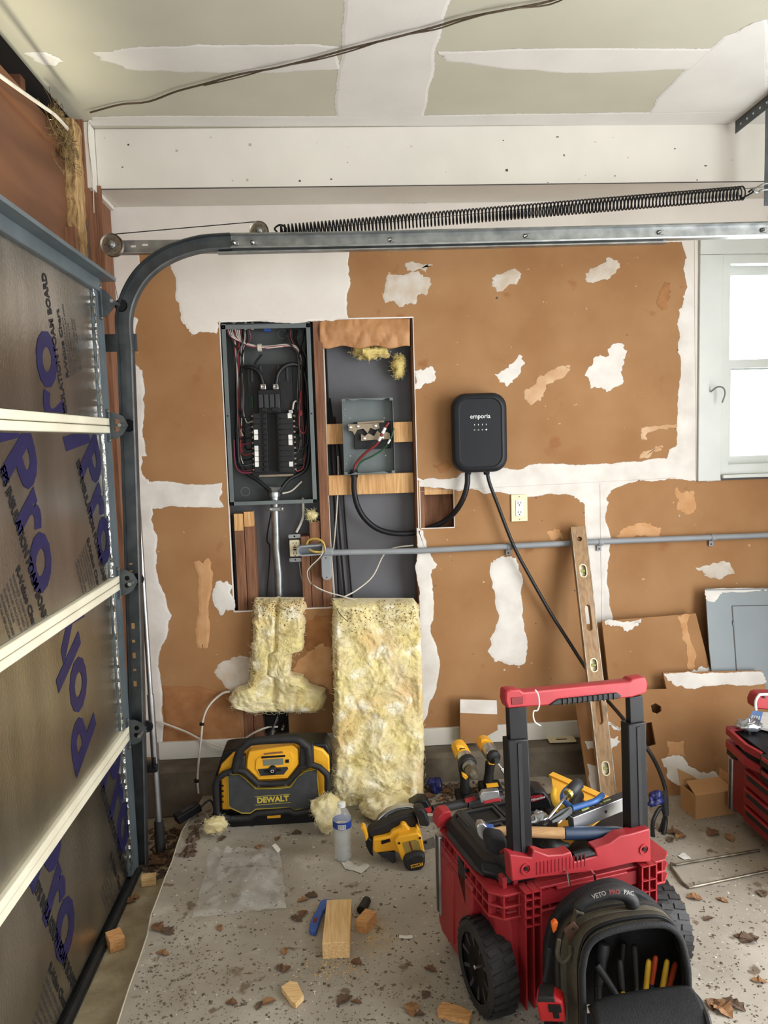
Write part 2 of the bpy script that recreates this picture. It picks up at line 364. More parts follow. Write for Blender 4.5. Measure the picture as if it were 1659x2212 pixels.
slab.prism([(2.4, -6), (2.4, 0.02), (-.60, .02), (-.615, -.2)]+[p for p in edge], (0, 0, -.12), (1, 0, 0), (0, 1, 0), .12)
floor = slab.build('floor', 'concrete', kind='structure', label='grey speckled concrete garage floor strewn with dust')
lip = MB(); lip.tube([Vector((p[0]-.002, p[1], -.004)) for p in edge if p[1] > -2.2], .0045, 5); lip.build('slab_edge', 'slab_lip', floor)
MB().mm(-1.3, -.59, -6, .02, -.2, -.086).build('floor_apron', 'apron_concrete', kind='structure', label='lower rough concrete apron strip between door and slab edge')
ceil = MB().mm(-.9, 2.4, -6, .02, CZ, CZ+.02).build('ceiling', 'ceiling_board', kind='structure', label='unpainted drywall ceiling with white taped joints')
beam = MB().mm(-.845, 2.36, -.22, 0, 2.39, CZ).build('ceiling_beam', 'wall_paint', kind='structure', bev=.004, label='white painted boxed beam along the top of the back wall')
MB().mm(-.845, 2.36, -.2215, -.2195, 2.388, 2.391).build('beam_edge_crack', 'grey_print', beam)
MB().mm(2.36, 2.46, -6, -3.8, 0, CZ).mm(2.36, 2.46, -1.2, .02, 0, CZ).mm(2.36, 2.46, -3.8, -1.2, 2.35, CZ).build('wall_right', 'board_paper', kind='structure', label='brown drywall side wall with a wide opening')
MB().mm(-1.3, -.4, -6.1, -6, -.2, CZ).mm(2.2, 2.46, -6.1, -6, 0, CZ).mm(-.4, 2.2, -6.1, -6, 2.35, CZ).mm(-.4, 2.2, -6.1, -6, 0, .25).build('wall_front', 'board_paper', kind='structure', label='brown drywall rear wall with an opening')
# left wall: plywood header, framing, corner
wl = MB().mm(-.93, -.9, -6, -.34, 1.8, 2.47).build('wall_left', 'plywood', kind='structure', label='garage door wall with orange plywood header and open framing')
MB().mm(-1.3, -1.2, -6, .02, -.2, CZ+.1).build('outer_sheathing', 'cavity', wl)  # back board coloured dark for the shade behind the framing
MB().mm(-1.2, -.9, -6, -.3, CZ+.001, CZ+.08).build('header_shade_board', 'cavity', wl)  # solid dark board, shade above the header put into its colour
MB().mm(-.93, -.885, -6, -.43, 2.44, 2.5).build('header_ledger', 'plywood', wl)
for y in (-.62, -1.05): MB().mm(-1.19, -.94, y-.019, y+.019, 2.42, 2.62).build('joist', 'plywood', wl)
MB().mm(-1.19, -.86, -.3, -.012, -.1, CZ).build('corner_framing', 'stud', wl)
MB().mm(-.905, -.845, -.288, -.012, 2.375, CZ-.004).build('corner_drywall', 'wall_paint', wl)
MB().mm(-1.15, -.87, -.50, -.44, -.1, 2.0).build('door_jamb', 'stud', wl)
MB().mm(-1.15, -.868, -.438, -.3, -.1, 2.2).build('jamb_board', 'stud', wl)
po = MB(); rnd = random.Random(3); rings = []
for i in range(22):
    z = 2.12+(2.575-2.12)*i/21; w1 = .05+rnd.uniform(-.008, .008); oy = -.358+rnd.uniform(-.006, .006)+(.02*(i/21))
    rings.append([Vector((-.868+rnd.uniform(-.006, .004), oy-w1, z)), Vector((-.862+rnd.uniform(-.004, .004), oy, z)), Vector((-.868, oy+w1*.9, z)), Vector((-.9, oy+w1, z)), Vector((-.9, oy-w1, z))])
po.loft(rings).build('weathered_post', 'old_wood', wl, label='rough grey split post')
MB().mm(-.872, -.866, -.31, -.245, 1.9, 2.25).build('flashing', 'galv', wl)
for k in range(2): MB().mm(-.868+.02*k, -.852+.02*k, -.25+.02*k, -.235+.02*k, -.06, 2.4).build('jamb_strip', 'stud', wl)
# cavity behind the drywall
sh = MB(); sh.mm(-.9, 1.60, .102, .115, 0, 2.5).mm(2.27, 2.4, .102, .115, 0, 2.5).mm(1.6, 2.27, .102, .115, 0, 1.24).mm(1.6, 2.27, .102, .115, 2.17, 2.5)
sh.build('wall_sheathing', 'sheathing', wall)
def stud(x0, x1, z0, z1, y0=.0135, y1=.101, m='stud', name='stud', bev=.002): return MB().mm(x0, x1, y0, y1, z0, z1).build(name, m, wall, bev=bev)
stud(-.50, -.462, 0, 2.4); stud(-.084, -.046, 0, 2.4, y0=.001); stud(.318, .356, 0, 2.4); stud(.482, .52, 0, 2.4); stud(1.585, 1.63, 0, 2.4)
stud(-.441, -.402, 0, 1.085, y0=.004); stud(-.4, -.36, 0, 1.1, y0=.008)
MB().mm(-.4395, -.403, .003, .06, 1.085, 1.155).build('stud_end', 'stud_fresh', wall); MB().mm(-.399, -.362, .007, .06, 1.1, 1.162).build('stud_end', 'stud_fresh', wall)
stud(-.169, -.133, 0, 1.05, y0=.004); stud(-.131, -.0855, 0, 1.11, y0=.01)
MB().mm(-.045, .317, .045, .083, 1.43, 1.515).build('blocking', 'stud_fresh', wall, bev=.002); MB().mm(-.045, .317, .045, .083, 1.215, 1.30).build('blocking', 'stud_fresh', wall, bev=.002)
MB().mm(.357, .481, .02, .06, 1.205, 1.2425).build('blocking', 'stud_fresh', wall, bev=.002)
MB().mm(.357, .48, .07, .1, 1.0, 1.21).build('blocking', 'stud', wall)
# top of the open bay: rough cut drywall rim
MB().mm(-.46, .33, -.0012, .0132, 1.936, 1.941).build('cut_rim', 'mud', wall)
for (a, b, c, d) in ((-.4605, -.4565, .745, 1.938), (.3255, .3285, 0.9, 1.938), (-.457, -.05, .742, .7475), (.3345, .3375, 1.066, 1.243), (.4785, .481, 1.066, 1.243), (.337, .479, 1.0635, 1.067)):
    MB().mm(a, b, -.0012, .0132, c, d).build('cut_rim', 'mud', wall)
# baseboard and foundation curb
bb = MB(); x = -.8
for (a, b) in ((-.80, -.442), (-.25, 2.35)): bb.mm(a, b, -.016, -.0005, .125, .20)
bb.build('baseboard_back', 'wall_paint', kind='structure', bev=.002, label='dusty white baseboard strip above the concrete curb')
cu = MB(); n = 60
pr = []
for i in range(n+1):
    x = -.85+3.2*i/n; dz = noise.noise(Vector((x*3, 0, 0)))*.008; dy = noise.noise(Vector((x*4, 5, 0)))*.008
    pr.append([Vector((x, -.105+dy, -.08)), Vector((x, -.10+dy, .105+dz)), Vector((x, -.088, .122+dz*.4)), Vector((x, -.001, .124)), Vector((x, -.001, -.08))])
cu.loft(pr).build('foundation_curb', 'curb_concrete', kind='structure', label='rough concrete curb at the foot of the back wall')
# plaster patches, outlines as on the photographed wall
for pxs, m in [
  ([(222, 440), (900, 438), (1659, 425), (1659, 500), (1659, 520), (1500, 523), (755, 542), (757, 600), (755, 690), (688, 694), (470, 697), (468, 722), (420, 724), (395, 700), (378, 640), (365, 560), (352, 545), (300, 548), (285, 620), (270, 690), (255, 700), (225, 560)], 'patch_paint'),
  ([(262, 690), (300, 690), (292, 760), (278, 770), (308, 800), (312, 900), (318, 985), (305, 1010), (322, 1040), (480, 1042), (484, 1096), (330, 1100), (338, 1190), (345, 1260), (372, 1330), (360, 1380), (352, 1500), (350, 1640), (262, 1640), (262, 1000)], 'patch_white'),
  ([(900, 1030), (960, 1034), (1060, 1012), (1140, 1005), (1240, 1003), (1330, 1000), (1440, 990), (1462, 960), (1462, 870), (1470, 780), (1462, 700), (1478, 640), (1480, 560), (1500, 520), (1562, 515), (1562, 1034), (1490, 1040), (1400, 1040), (1320, 1060), (1312, 1095), (1318, 1180), (1312, 1250), (1325, 1340), (1262, 1350), (1262, 1090), (1240, 1072), (1100, 1068), (990, 1062), (905, 1052)], 'patch_white'),
  ([(1470, 518), (1659, 512), (1659, 556), (1558, 560), (1558, 1034), (1500, 1040), (1502, 960), (1500, 700)], 'patch_paint'),
  ([(838, 592), (905, 585), (930, 600), (925, 635), (900, 655), (862, 664), (832, 655)], 'patch_grey'), ([(875, 568), (935, 572), (920, 588), (880, 585)], 'patch_grey'),
  ([(1062, 600), (1108, 580), (1128, 592), (1115, 615), (1075, 632), (1060, 618)], 'patch_grey'), ([(1265, 590), (1300, 570), (1335, 562), (1338, 580), (1300, 605), (1268, 610)], 'patch_grey'),
  ([(1265, 805), (1285, 770), (1315, 768), (1320, 745), (1350, 745), (1352, 770), (1345, 800), (1345, 830), (1310, 848), (1275, 840)], 'patch_white'),
  ([(1068, 808), (1105, 785), (1122, 765), (1134, 782), (1118, 815), (1095, 836), (1078, 828)], 'patch_white'), ([(893, 800), (930, 790), (942, 802), (935, 825), (895, 843)], 'patch_white'),
  ([(1132, 845), (1160, 815), (1210, 790), (1232, 788), (1230, 802), (1180, 832), (1170, 865), (1145, 875)], 'patch_dry'),
  ([(1385, 925), (1462, 915), (1462, 925), (1400, 935), (1398, 950), (1388, 950)], 'patch_dry'), ([(1380, 990), (1400, 972), (1432, 962), (1430, 972), (1400, 990)], 'patch_dry'),
  ([(1060, 1215), (1085, 1200), (1115, 1205), (1130, 1260), (1132, 1340), (1140, 1400), (1135, 1432), (1095, 1436), (1068, 1430), (1058, 1380), (1068, 1300)], 'patch_white'),
  ([(1502, 1225), (1565, 1210), (1588, 1240), (1560, 1250), (1520, 1245)], 'patch_grey'), ([(1460, 1050), (1500, 1060), (1505, 1100), (1480, 1115), (1462, 1100)], 'stain_light'),
  ([(1328, 1160), (1350, 1140), (1400, 1130), (1430, 1140), (1425, 1160), (1360, 1165)], 'stain_light'),
  ([(900, 1140), (915, 1146), (945, 1220), (932, 1245), (938, 1300), (945, 1400), (938, 1500), (915, 1560), (905, 1560), (905, 1290), (900, 1200)], 'patch_white'),
  ([(465, 1262), (492, 1255), (503, 1265), (505, 1318), (480, 1330), (462, 1310)], 'patch_white'), ([(468, 1440), (500, 1420), (540, 1420), (545, 1495), (500, 1495), (470, 1465)], 'patch_grey'),
  ([(620, 1470), (650, 1420), (690, 1390), (718, 1395), (718, 1500), (700, 1480), (660, 1475)], 'stain_light'),
  ([(348, 1480), (500, 1500), (520, 1560), (520, 1598), (350, 1605)], 'stain'),
  ([(700, 1330), (718, 1330), (718, 1400), (690, 1390), (660, 1400), (660, 1340)], 'stain'),
  ([(418, 1215), (452, 1205), (455, 1290), (450, 1400), (426, 1400), (428, 1300)], 'stain_light'), 
  
  ([(1420, 640), (1436, 608), (1450, 612), (1446, 645), (1430, 672)], 'stain'), ([(1475, 640), (1492, 640), (1490, 655), (1478, 655)], 'patch_white'),
  ([(1180, 1150), (1210, 1145), (1215, 1165), (1190, 1168)], 'stain_light'), ([(935, 1005), (970, 990), (975, 1010), (950, 1022)], 'stain')]:
    patch(pxs, m, wall)
rnd = random.Random(11)
for k in range(26):     # nail pops and scuffs
    px, py = rnd.uniform(900, 1470), rnd.uniform(560, 1480)
    if 970 < px < 1100 and 850 < py < 1020: continue
    c = at(px, py, y=0); r = rnd.uniform(.0025, .006)
    MB().lathe([(r, -.0004), (r*.8, .001), (r*.3, .0006)], c, (0, -1, 0), 7).build('nail_pop', rnd.choice(['mud_grey', 'stud', 'grey_print']), wall)
# joint tape seam lines in the mud
for a, b in (((905, 1062), (1460, 1032)), ((1296, 1045), (1300, 1350)), ((1500, 520), (1503, 1030))):
    MB().bar(at(*a, y=-.0022), at(*b, y=-.0022), .0008, .0016, up=(0, 1, 0)).build('tape_seam', 'mud_grey', wall)
# ceiling and beam patches
for pxs in ([(742, 0), (742, -80), (990, -80), (975, 0), (940, 130), (915, 256), (725, 256), (728, 150)], [(200, 112), (300, 100), (500, 96), (735, 100), (735, 150), (600, 158), (400, 158), (270, 150), (215, 130)],
            [(945, 110), (1100, 105), (1659, 100), (1659, 150), (1300, 158), (1100, 150), (960, 132)], [(196, 252), (800, 250), (1659, 240), (1659, 290), (196, 290)], [(50, 115), (100, 112), (140, 132), (120, 143), (70, 130)],  # last outline: a sun glint, put into the colour as a pale spot
            [(1560, 80), (1659, 40), (1659, 240), (1400, 245), (1450, 180)]):
    patch([(x, y) if y < 280 else (x, y-18) for x, y in pxs], 'patch_ceiling', ceil, plane='ceil', z=CZ, amp=.006)
rnd = random.Random(5)
for k in range(26):
    px, py = rnd.uniform(260, 1600), rnd.uniform(290, 395); c = at(px, py, y=-.22); r = rnd.uniform(.002, .005)
    MB().box(c+Vector((0, -.0006, 0)), (r*2, .0012, r*rnd.uniform(.6, 2))).build('scuff', 'mud_grey' if k % 2 else 'grey_print', beam)
# window
wn = MB()
x0, x1, z0, z1 = HW
win = MB().mm(x0-.005, x0+.03, -.004, .1, z0+.036, z1-.031).mm(x1-.03, x1+.005, -.004, .1, z0+.036, z1-.031).mm(x0-.005, x1+.005, -.004, .1, z1-.031, z1+.004).mm(x0-.005, x1+.005, -.004, .1, z0-.004, z0+.036).build('window_1', 'window_white', kind='structure', label='bright white framed double-hung window')
zm = 1.715
for nm, a, b, yy in (('upper_sash', zm-.02, z1-.03, .07), ('lower_sash', z0+.035, zm+.022, .04)):
    s_ = MB().mm(x0+.03, x0+.06, yy, yy+.028, a, b).mm(x1-.06, x1-.03, yy, yy+.028, a, b).mm(x0+.06, x1-.06, yy, yy+.028, a, a+.035).mm(x0+.06, x1-.06, yy, yy+.028, b-.035, b).build(nm, 'window_white', win)
    MB().mm(x0+.058, x1-.058, yy+.012, yy+.015, a+.033, b-.033).build('pane', 'glass_pane', s_)
MB().mm(x0-.105, x0-.006, -.014, -.0035, z0-.03, z1+.005).build('window_casing', 'window_white', win, bev=.002)
MB().mm(x0-.105, x1+.1, -.016, -.0035, z1+.006, z1+.09).build('window_casing', 'window_white', win, bev=.002)
MB().mm(x0-.004, x1+.06, -.03, -.0045, z0-.02, z0-.005).build('window_sill', 'window_white', win, bev=.002)
MB().mm(x0-.02, x1+.02, -.004, .02, z0-.03, z0-.021).build('sill_cut', 'grey_print', win)
# ================================================================== garage door
DX = -.785; DZ = [-.075, .437, .977, 1.52, 2.02]; DY0, DY1 = -.50, -3.0
door = T('door_1', 'sectional garage door lined with foil-faced foam boards between white rails', None, (DX, -1.7, -.075), kind='structure')
N_ = Vector((1, 0, 0))
for i in range(4):
    a, b = DZ[i], DZ[i+1]
    se = MB().mm(DX-.05, DX-.02, DY1, DY0, a+.004, b-.002).build('door_section', 'door_steel', door)
    MB().mm(DX-.02, DX+.006, DY0-.058, DY0, a+.004, b-.004).build('end_stile', 'door_steel', se, bev=.002)
    MB().mm(DX+.006, DX+.012, DY0-.012, DY0, a+.004, b-.004).build('stile_lip', 'door_steel', se)
    # foil board with faint ripples
    g = MB(); ny, nz = 70, 16; vs = []; fs = []
    for j in range(nz+1):
        for k in range(ny+1):
            y = DY1+(DY0-.06-DY1)*k/ny; z = a+.028+(b-a-.052)*j/nz
            rip = .0005*noise.noise(Vector((y*6, z*7, i*9)))+.0003*noise.noise(Vector((y*30, z*9, i)))-.0009
            edge_ = max(0, 1-(DY0-.06-y)/.03); vs.append(Vector((DX-.002+rip-.006*edge_*edge_, y, z)))
    for j in range(nz):
        for k in range(ny): q = j*(ny+1)+k; fs.append((q, q+1, q+ny+2, q+ny+1))
    g.add(vs, fs); g.build('foil_board', 'foil', se, smooth=60, recalc=False)
    fe = MB(); pts = []
    for k in range(40):
        z = a+.03+(b-a-.06)*k/39; rr = random.Random(k+i*50)
        pts.append(Vector((DX+.0005+rr.uniform(0, .003), DY0-.06+rr.uniform(-.004, .004), z)))
    fe.tube(pts, [.003+.002*random.Random(k*7+i).random() for k in range(40)], 5).build('foil_tape', 'foil_edge', se)
    # white rails: double strip at every joint
    if i > 0:
        for dz in (-.0255, .001): MB().mm(DX-.015, DX+.012, DY1, DY0-.005, a+dz, a+dz+.0245).build('rail', 'vinyl', se, bev=.003)
# printed lettering (flat print on the foil)
def board_text(i, s, size, y, z, up, m, bold=0, width=None, align='LEFT', ang=25, shear=0):
    U = Vector((0, math.sin(R(ang)), -math.cos(R(ang)))); V = Vector((0, math.cos(R(ang)), math.sin(R(ang))))
    if up: U, V = -U, -V
    M = basis((DX-.0019, y, z), U, V); a, b = DZ[i]+.03, DZ[i+1]-.03; F = frame(door).inverted()
    se = [c for c in door.children if c.name.startswith('door_section')][i]
    sx = 1
    if width:
        cu = bpy.data.curves.new('t', 'FONT'); cu.body = s; cu.size = size; o = bpy.data.objects.new('t', cu); COL.objects.link(o); bpy.context.view_layer.update(); sx = width/o.dimensions.x; bpy.data.objects.remove(o); bpy.data.curves.remove(cu)
    text(s, size, m, se, F @ M, bold=bold, sx=sx, depth=.0003, align=align, shear=shear, clip=[(F @ Vector((DX, y, a)), (0, 0, -1)), (F @ Vector((DX, y, b)), (0, 0, 1)), (F @ Vector((DX, DY0-.062, a)), (0, 1, 0))])
def brand(i, y, z, up, al, ang, eps=None):
    """y, z: end of the big word (or its start when al is LEFT)"""
    board_text(i, 'PolyPro', .29, y, z, up, 'navy_print', bold=.009, width=.86, align=al, ang=ang, shear=-.12)
    s = -1 if up else 1
    if eps is None: return
    ey, ez, ea = eps; board_text(i, 'EPS INSULATION FOAM BOARD', .044, ey, ez, up, 'black_print', bold=.0016, width=.47, align=ea, ang=ang)
    U = Vector((s*math.sin(R(ang)), -s*math.cos(R(ang)))); V = Vector((s*math.cos(R(ang)), s*math.sin(R(ang)))); k0 = .24 if ea == 'LEFT' else -.30
    def line(t, sz, dv, du, m, bold=0):
        p = Vector((ey, ez))+U*(k0+du)-V*dv; board_text(i, t, sz, p.x, p.y, up, m, bold=bold, ang=ang)
    line('R-Value Chart', .034, .065, 0, 'black_print', .001)
    for k, t in enumerate(['THICKNESS  SYSTEM R-VALUE', 'POLYPRO FACING WITH AIR SPACE', 'FOR 3/4 IN. BACKING 4.20', 'SYSTEM R VALUE', 'SEE MANUFACTURER SHEET', 'INSTALL PER LOCAL CODE']): line(t, .013, .095+.02*k, .0, 'grey_print')
brand(1, -.90, .545, True, 'LEFT', 17); brand(1, -1.62, .62, True, 'LEFT', 17)
brand(2, -1.10, 1.085, False, 'RIGHT', 25, (-1.345, 1.41, 'LEFT')); brand(2, -.555, 1.07, False, 'RIGHT', 25, (-.815, 1.41, 'LEFT')); brand(2, -1.75, 1.09, False, 'RIGHT', 25, (-1.99, 1.41, 'LEFT'))
brand(3, -1.05, 1.77, True, 'RIGHT', 14, (-.985, 1.93, 'RIGHT')); brand(3, -1.7, 1.77, True, 'RIGHT', 14, (-1.63, 1.93, 'RIGHT'))
brand(0, -1.12, .08, False, 'RIGHT', 25, (-1.335, .37, 'LEFT')); brand(0, -.55, .07, False, 'RIGHT', 25, (-.80, .37, 'LEFT')); brand(0, -1.8, .1, False, 'RIGHT', 25, (-2.02, .4, 'LEFT'))
# strut on the top section
MB().prism([(-.02, 0), (.055, 0), (.055, .012), (.05, .012), (.05, .004), (-.015, .004), (-.015, .05), (-.02, .05)], (DX, DY1, 2.005), (1, 0, 0), (0, 0, 1), -(DY0+.02-DY1)).build('top_strut', 'door_steel', door)
MB().mm(DX-.03, DX+.012, DY1, DY0-.005, 1.965, 2.02).build('top_rail', 'door_steel', door, bev=.003)
MB().tube([Vector((DX+.012, DY0-.005+0*k, -.075)) if k == 0 else Vector((DX+.008, DY1*k/10+DY0*(1-k/10), -.072)) for k in range(11)], .012, 7).build('bottom_seal', 'black_rubber', door)
MB().mm(DX-.03, DX+.022, DY1, DY0, -.0855, -.08).build('bottom_retainer', 'galv_dark', door)
# end hinges and rollers at each joint
for z, top in ((.437, 0), (.977, 0), (1.52, 0), (1.93, 1)):
    hg = MB().plate([(-.03, -.045), (.008, -.045), (.032, -.03), (.05, 0), (.036, .03), (.008, .045), (-.03, .045)] if not top else [(-.03, -.045), (.0, -.045), (.03, -.01), (.03, .01), (0, .045), (-.03, .045)], [circ(.009, 10, .012, -.012), circ(.009, 10, .014, .014)] if not top else [], (DX+.022, DY0+.0, z), (1, 0, 0), (0, 0, 1), .004).mm(DX+.006, DX+.01, DY0-.03, DY0, z-.055, z+.055).build('end_hinge', 'galv_dark', door)
    MB().cyl((DX+.055, DY0-.05, z), (DX+.055, DY0+.05, z), .006).build('roller_stem', 'galv', hg)
    MB().lathe([(.008, -.008), (.02, -.008), (.022, 0), (.02, .008), (.008, .008)], (DX+.06, DY0+.045, z), (0, 1, 0), 14).build('roller', 'black_plastic', hg)
    for dz in (-.05, .05): MB().lathe([(.006, 0), (.006, .005), (.003, .007)], (DX+.01, DY0-.02, z+dz), (1, 0, 0), 6).build('bolt', 'galv', hg)
# ================================================================== track
TY = -.46
cl = [at(px, py, y=TY) for px, py in ((305, 1872), (297, 1500), (286, 1100), (274, 760))]
arc = [at(px, py, y=TY) for px, py in ((274, 760), (270, 690), (284, 636), (316, 588), (366, 552), (432, 530), (500, 524))]
hz = [at(px, py, y=TY) for px, py in ((500, 524), (845, 518), (1659, 498), (1900, 492))]
tr = T('door_track', 'grey steel garage door track curving from upright to overhead', 'door track', cl[0])
def channel(path, h, mbs=None):
    P = cat_rom(path, 8); up = Vector((0, 1, 0)); out = []
    prof = [(-h, -.028), (-h, .008), (h, .008), (h, -.028), (h-.005, -.030), (h-.003, -.026), (h-.003, .005), (-h+.003, .005), (-h+.003, -.026), (-h+.005, -.030)]
    for i, p in enumerate(P):
        t = (P[min(i+1, len(P)-1)]-P[max(i-1, 0)]).normalized(); n = Vector((t.z, 0, -t.x)).normalized()
        out.append([p+n*u+Vector((0, v, 0)) for u, v in prof])
    return MB().loft(out)
channel(cl, .026).build('vertical_track', 'galv_dark', tr, smooth=25); channel(arc, .0265).build('curved_track', 'galv_dark', tr, smooth=25); channel(hz, .025).build('horizontal_track', 'galv', tr, smooth=25)
MB().loft([[p+Vector((dx, dy, dz)) for dx, dy, dz in ((0, .012, -.036), (0, -.02, -.036), (0, -.02, -.032), (0, .008, -.032), (0, .008, .01), (0, .012, .01))] for p in (at(470, 526, y=TY), at(1440, 504, y=TY))]).build('reinforcing_angle', 'galv', tr)
for px, py in ((507, 525), (547, 524), (845, 518), (1137, 510), (1425, 502), (1648, 497)):
    c = at(px, py, y=TY+.004); MB().box(c+Vector((.003, -.001, 0)), (.022, .003, .016)).build('bolt_tab', 'galv', tr, bev=.003); MB().lathe([(.007, 0), (.007, .005), (.003, .008)], c+Vector((-.003, -.002, 0)), (0, -1, 0), 8).build('bolt', 'chrome', tr)
for px, py in ((277, 740), (293, 1740)):
    c = at(px, py, y=TY+.012); MB().mm(c.x-.11, c.x+.03, c.y, c.y+.004, c.z-.03, c.z+.03).build('jamb_bracket', 'galv_dark', tr)
for py, hh in ((1218, .006), (1233, .006), (1352, .02), (1385, .009), (1416, .02), (1447, .009), (1477, .02)):
    c = at(283+(py-1218)*.035, py, y=TY+.0045); MB().box(c, (.011, .0012, hh)).build('track_slot', 'stud_fresh', tr)
e = at(313, 1872, y=TY)
# spring, pulleys, cable
def pulley(px, py, y, r, label):
    c = at(px, py, y=y); p = T('pulley', label, 'pulley', c-Vector((0, 0, r)), group='door cable pulleys')
    MB().lathe([(r*.2, -.011), (r*.86, -.011), (r, -.014), (r, -.009), (r*.8, 0), (r, .009), (r, .014), (r*.86, .011), (r*.2, .011)], c, (0, -1, 0), 28).build('sheave', 'old_steel', p, smooth=30)
    MB().lathe([(r*.36, .011), (r*.36, .016), (r*.26, .018), (r*.26, .024), (r*.1, .026)], c, (0, -1, 0), 12).build('axle_bolt', 'galv', p)
    for k in range(6): a = k*math.pi/3; MB().lathe([(r*.07, .0112), (r*.07, .0118)], c+Vector((r*.62*math.cos(a), 0, r*.62*math.sin(a))), (0, -1, 0), 8).build('rivet', 'grey_print', p)
    return c
c1 = pulley(243, 530, -.48, .037, 'worn steel pulley beside the door corner')
c2 = pulley(560, 500, -.42, .033, 'smaller steel pulley above the track at the spring end')
arm = T('track_arm', 'galvanized slotted arm holding the pulley behind the track bend', 'bracket', at(245, 545, y=-.45))
a_, b_ = at(250, 533, y=-.438), at(470, 534, y=-.438)
MB().plate([(0, -.02), (.36, -.022), (.36, .02), (0, .02)], [rrect(.018, .008, .003, 3, .06, .0), rrect(.02, .007, .003, 3, .10, .004), rrect(.008, .01, .002, 2, .17, -.004)], a_, (1, 0, 0), (0, 0, 1), .003).build('arm_web', 'galv', arm)
MB().mm(a_.x, a_.x+.36, a_.y, a_.y+.022, a_.z-.024, a_.z-.021).build('arm_flange', 'galv', arm)
cb = MB().tube([c1+Vector((0, 0, .036)), c2+Vector((-.01, 0, .033)), c2+Vector((.02, 0, .028))], .0018, 5).build('lift_cable', 'wire_black', label='thin dark lift cable between the two pulleys', cat='cable')
sA, sB = at(606, 501, y=-.40), at(1606, 417, y=-.40); L_ = (sB-sA); ax = L_.normalized(); u = Vector((0, 1, 0)); v = ax.cross(u).normalized()
sp = T('extension_spring', 'long black coiled extension spring stretched above the track', 'spring', sA-Vector((0, 0, .03)))
turns, sps = 128, 12; pts = []
for i in range(turns*sps+1):
    a = 2*math.pi*i/sps; t = i/(turns*sps); rr = .0235; pts.append(sA+L_*t+(u*math.cos(a)+v*math.sin(a))*rr)
MB().tube(pts, .0031, 4).build('coil', 'spring_steel', sp, smooth=60, recalc=False)
MB().tube(cat_rom([sA+Vector((-.012, 0, .02*0)), sA+Vector((-.02, 0, .012)), sA+Vector((0, 0, .024)), sA+Vector((.02, 0, .012)), sA+Vector((.015, 0, -.01))], 5), .0035, 6).build('end_loop', 'spring_steel', sp)
MB().tube(cat_rom([sB+Vector((-.01, 0, -.02)), sB+Vector((.02, 0, -.006)), sB+Vector((.036, 0, .004)), sB+Vector((.036, .006, .014)), sB+Vector((.02, 0, .004))], 5), .0035, 6).build('end_loop', 'spring_steel', sp)
MB().tube([sA, sB+Vector((.2, 0, .03))], .001, 4).build('safety_cable', 'wire_black', sp)
hk = MB(); q = at(1625, 408, y=-.40); hk.tube(cat_rom([q+Vector((.12, 0, .02)), q+Vector((.05, 0, .018)), q+Vector((.02, 0, .006)), q+Vector((.004, 0, -.004)), q+Vector((.02, 0, -.012)), q+Vector((.04, 0, -.004)), q+Vector((.12, 0, -.002))], 6), .0035, 6)
hk.build('spring_hook', 'galv', label='bent steel rod hook holding the spring at right', cat='hook')
hb = T('hanger_bracket', 'dark perforated angle hung from the ceiling at right', 'bracket', at(1650, 445, y=-.38))
A0 = at(1590, 262, z=CZ-.002); A0.y = max(A0.y, -.30); A1 = at(1700, 172, z=CZ-.002); d_ = (A1-A0).normalized()
Lh = (A1-A0).length
MB().plate([(0, -.045), (Lh, -.045), (Lh, 0), (0, 0)], [circ(.006, 8, .04+.045*k, -.024) for k in range(int((Lh-.06)/.045))], A0, d_, (0, 0, 1), .003).build('ceiling_angle', 'galv_dark', hb)
q_ = at(1651, 445, y=-.385); MB().mm(q_.x, q_.x+.035, -.385, -.382, q_.z, CZ-.003).build('drop_strap', 'galv_dark', hb)
# ceiling wire, corner cable, nest
cw = [at(px, py, z=CZ-.012) for px, py in ((195, 243), (260, 226), (320, 220), (380, 198), (440, 182), (520, 160), (590, 148), (680, 126), (760, 104), (850, 82), (940, 58), (1000, 40), (1090, 22), (1190, 2), (1260, -30))]
MB().tube(cat_rom(cw, 4), .0032, 5).build('ceiling_wire', 'wire_brown', label='thin brown wire sagging diagonally across the ceiling', cat='wire')
cw2 = [p+Vector((0, .012*math.sin(i*2.2), -.004)) for i, p in enumerate(cw[4:])]
MB().tube(cat_rom(cw2, 4), .0022, 5).build('ceiling_wire', 'wire_brown', label='second thinner wire twisted along the ceiling wire', cat='wire')
MB().tube(cat_rom([at(px, py, x=-.84) for px, py in ((-60, 118), (0, 164), (50, 200), (90, 228), (120, 250), (146, 278))], 5), .0055, 7).build('header_cable', 'cable_white', label='white cable along the plywood header above the door', cat='cable')
rnd = random.Random(21); nst = MB()
for k in range(150):
    t = rnd.random(); px, py = 112+t*42+rnd.gauss(0, 9), 235+t*110+rnd.gauss(0, 14); p = at(px, py, x=-.862+rnd.uniform(-.03, .02)); d1 = Vector((rnd.gauss(0, .012), rnd.gauss(0, .022), rnd.gauss(0, .022)))
    nst.tube(cat_rom([p-d1, p+Vector((rnd.gauss(0, .006), rnd.gauss(0, .008), rnd.gauss(0, .008))), p+d1], 3), .0011, 3)
for k in range(16): t = rnd.random(); p = at(118+t*34+rnd.gauss(0, 6), 240+t*100, x=-.872); nst.sph(p, (.014, .02*rnd.uniform(.6, 1.2), .02), 7, 5)
nst.build('bird_nest', 'nest', kind='stuff', label='straggly straw bird nest tucked on the post by the header', cat='nest')
nb = MB()
for k in range(5): nb.tube(cat_rom([at(140, 262, x=-.855), at(112+k*6, 300+k*10, x=-.852), at(118+k*5, 345+k*8, x=-.852), at(140+k*3, 372, x=-.852)], 4), .0009, 3)
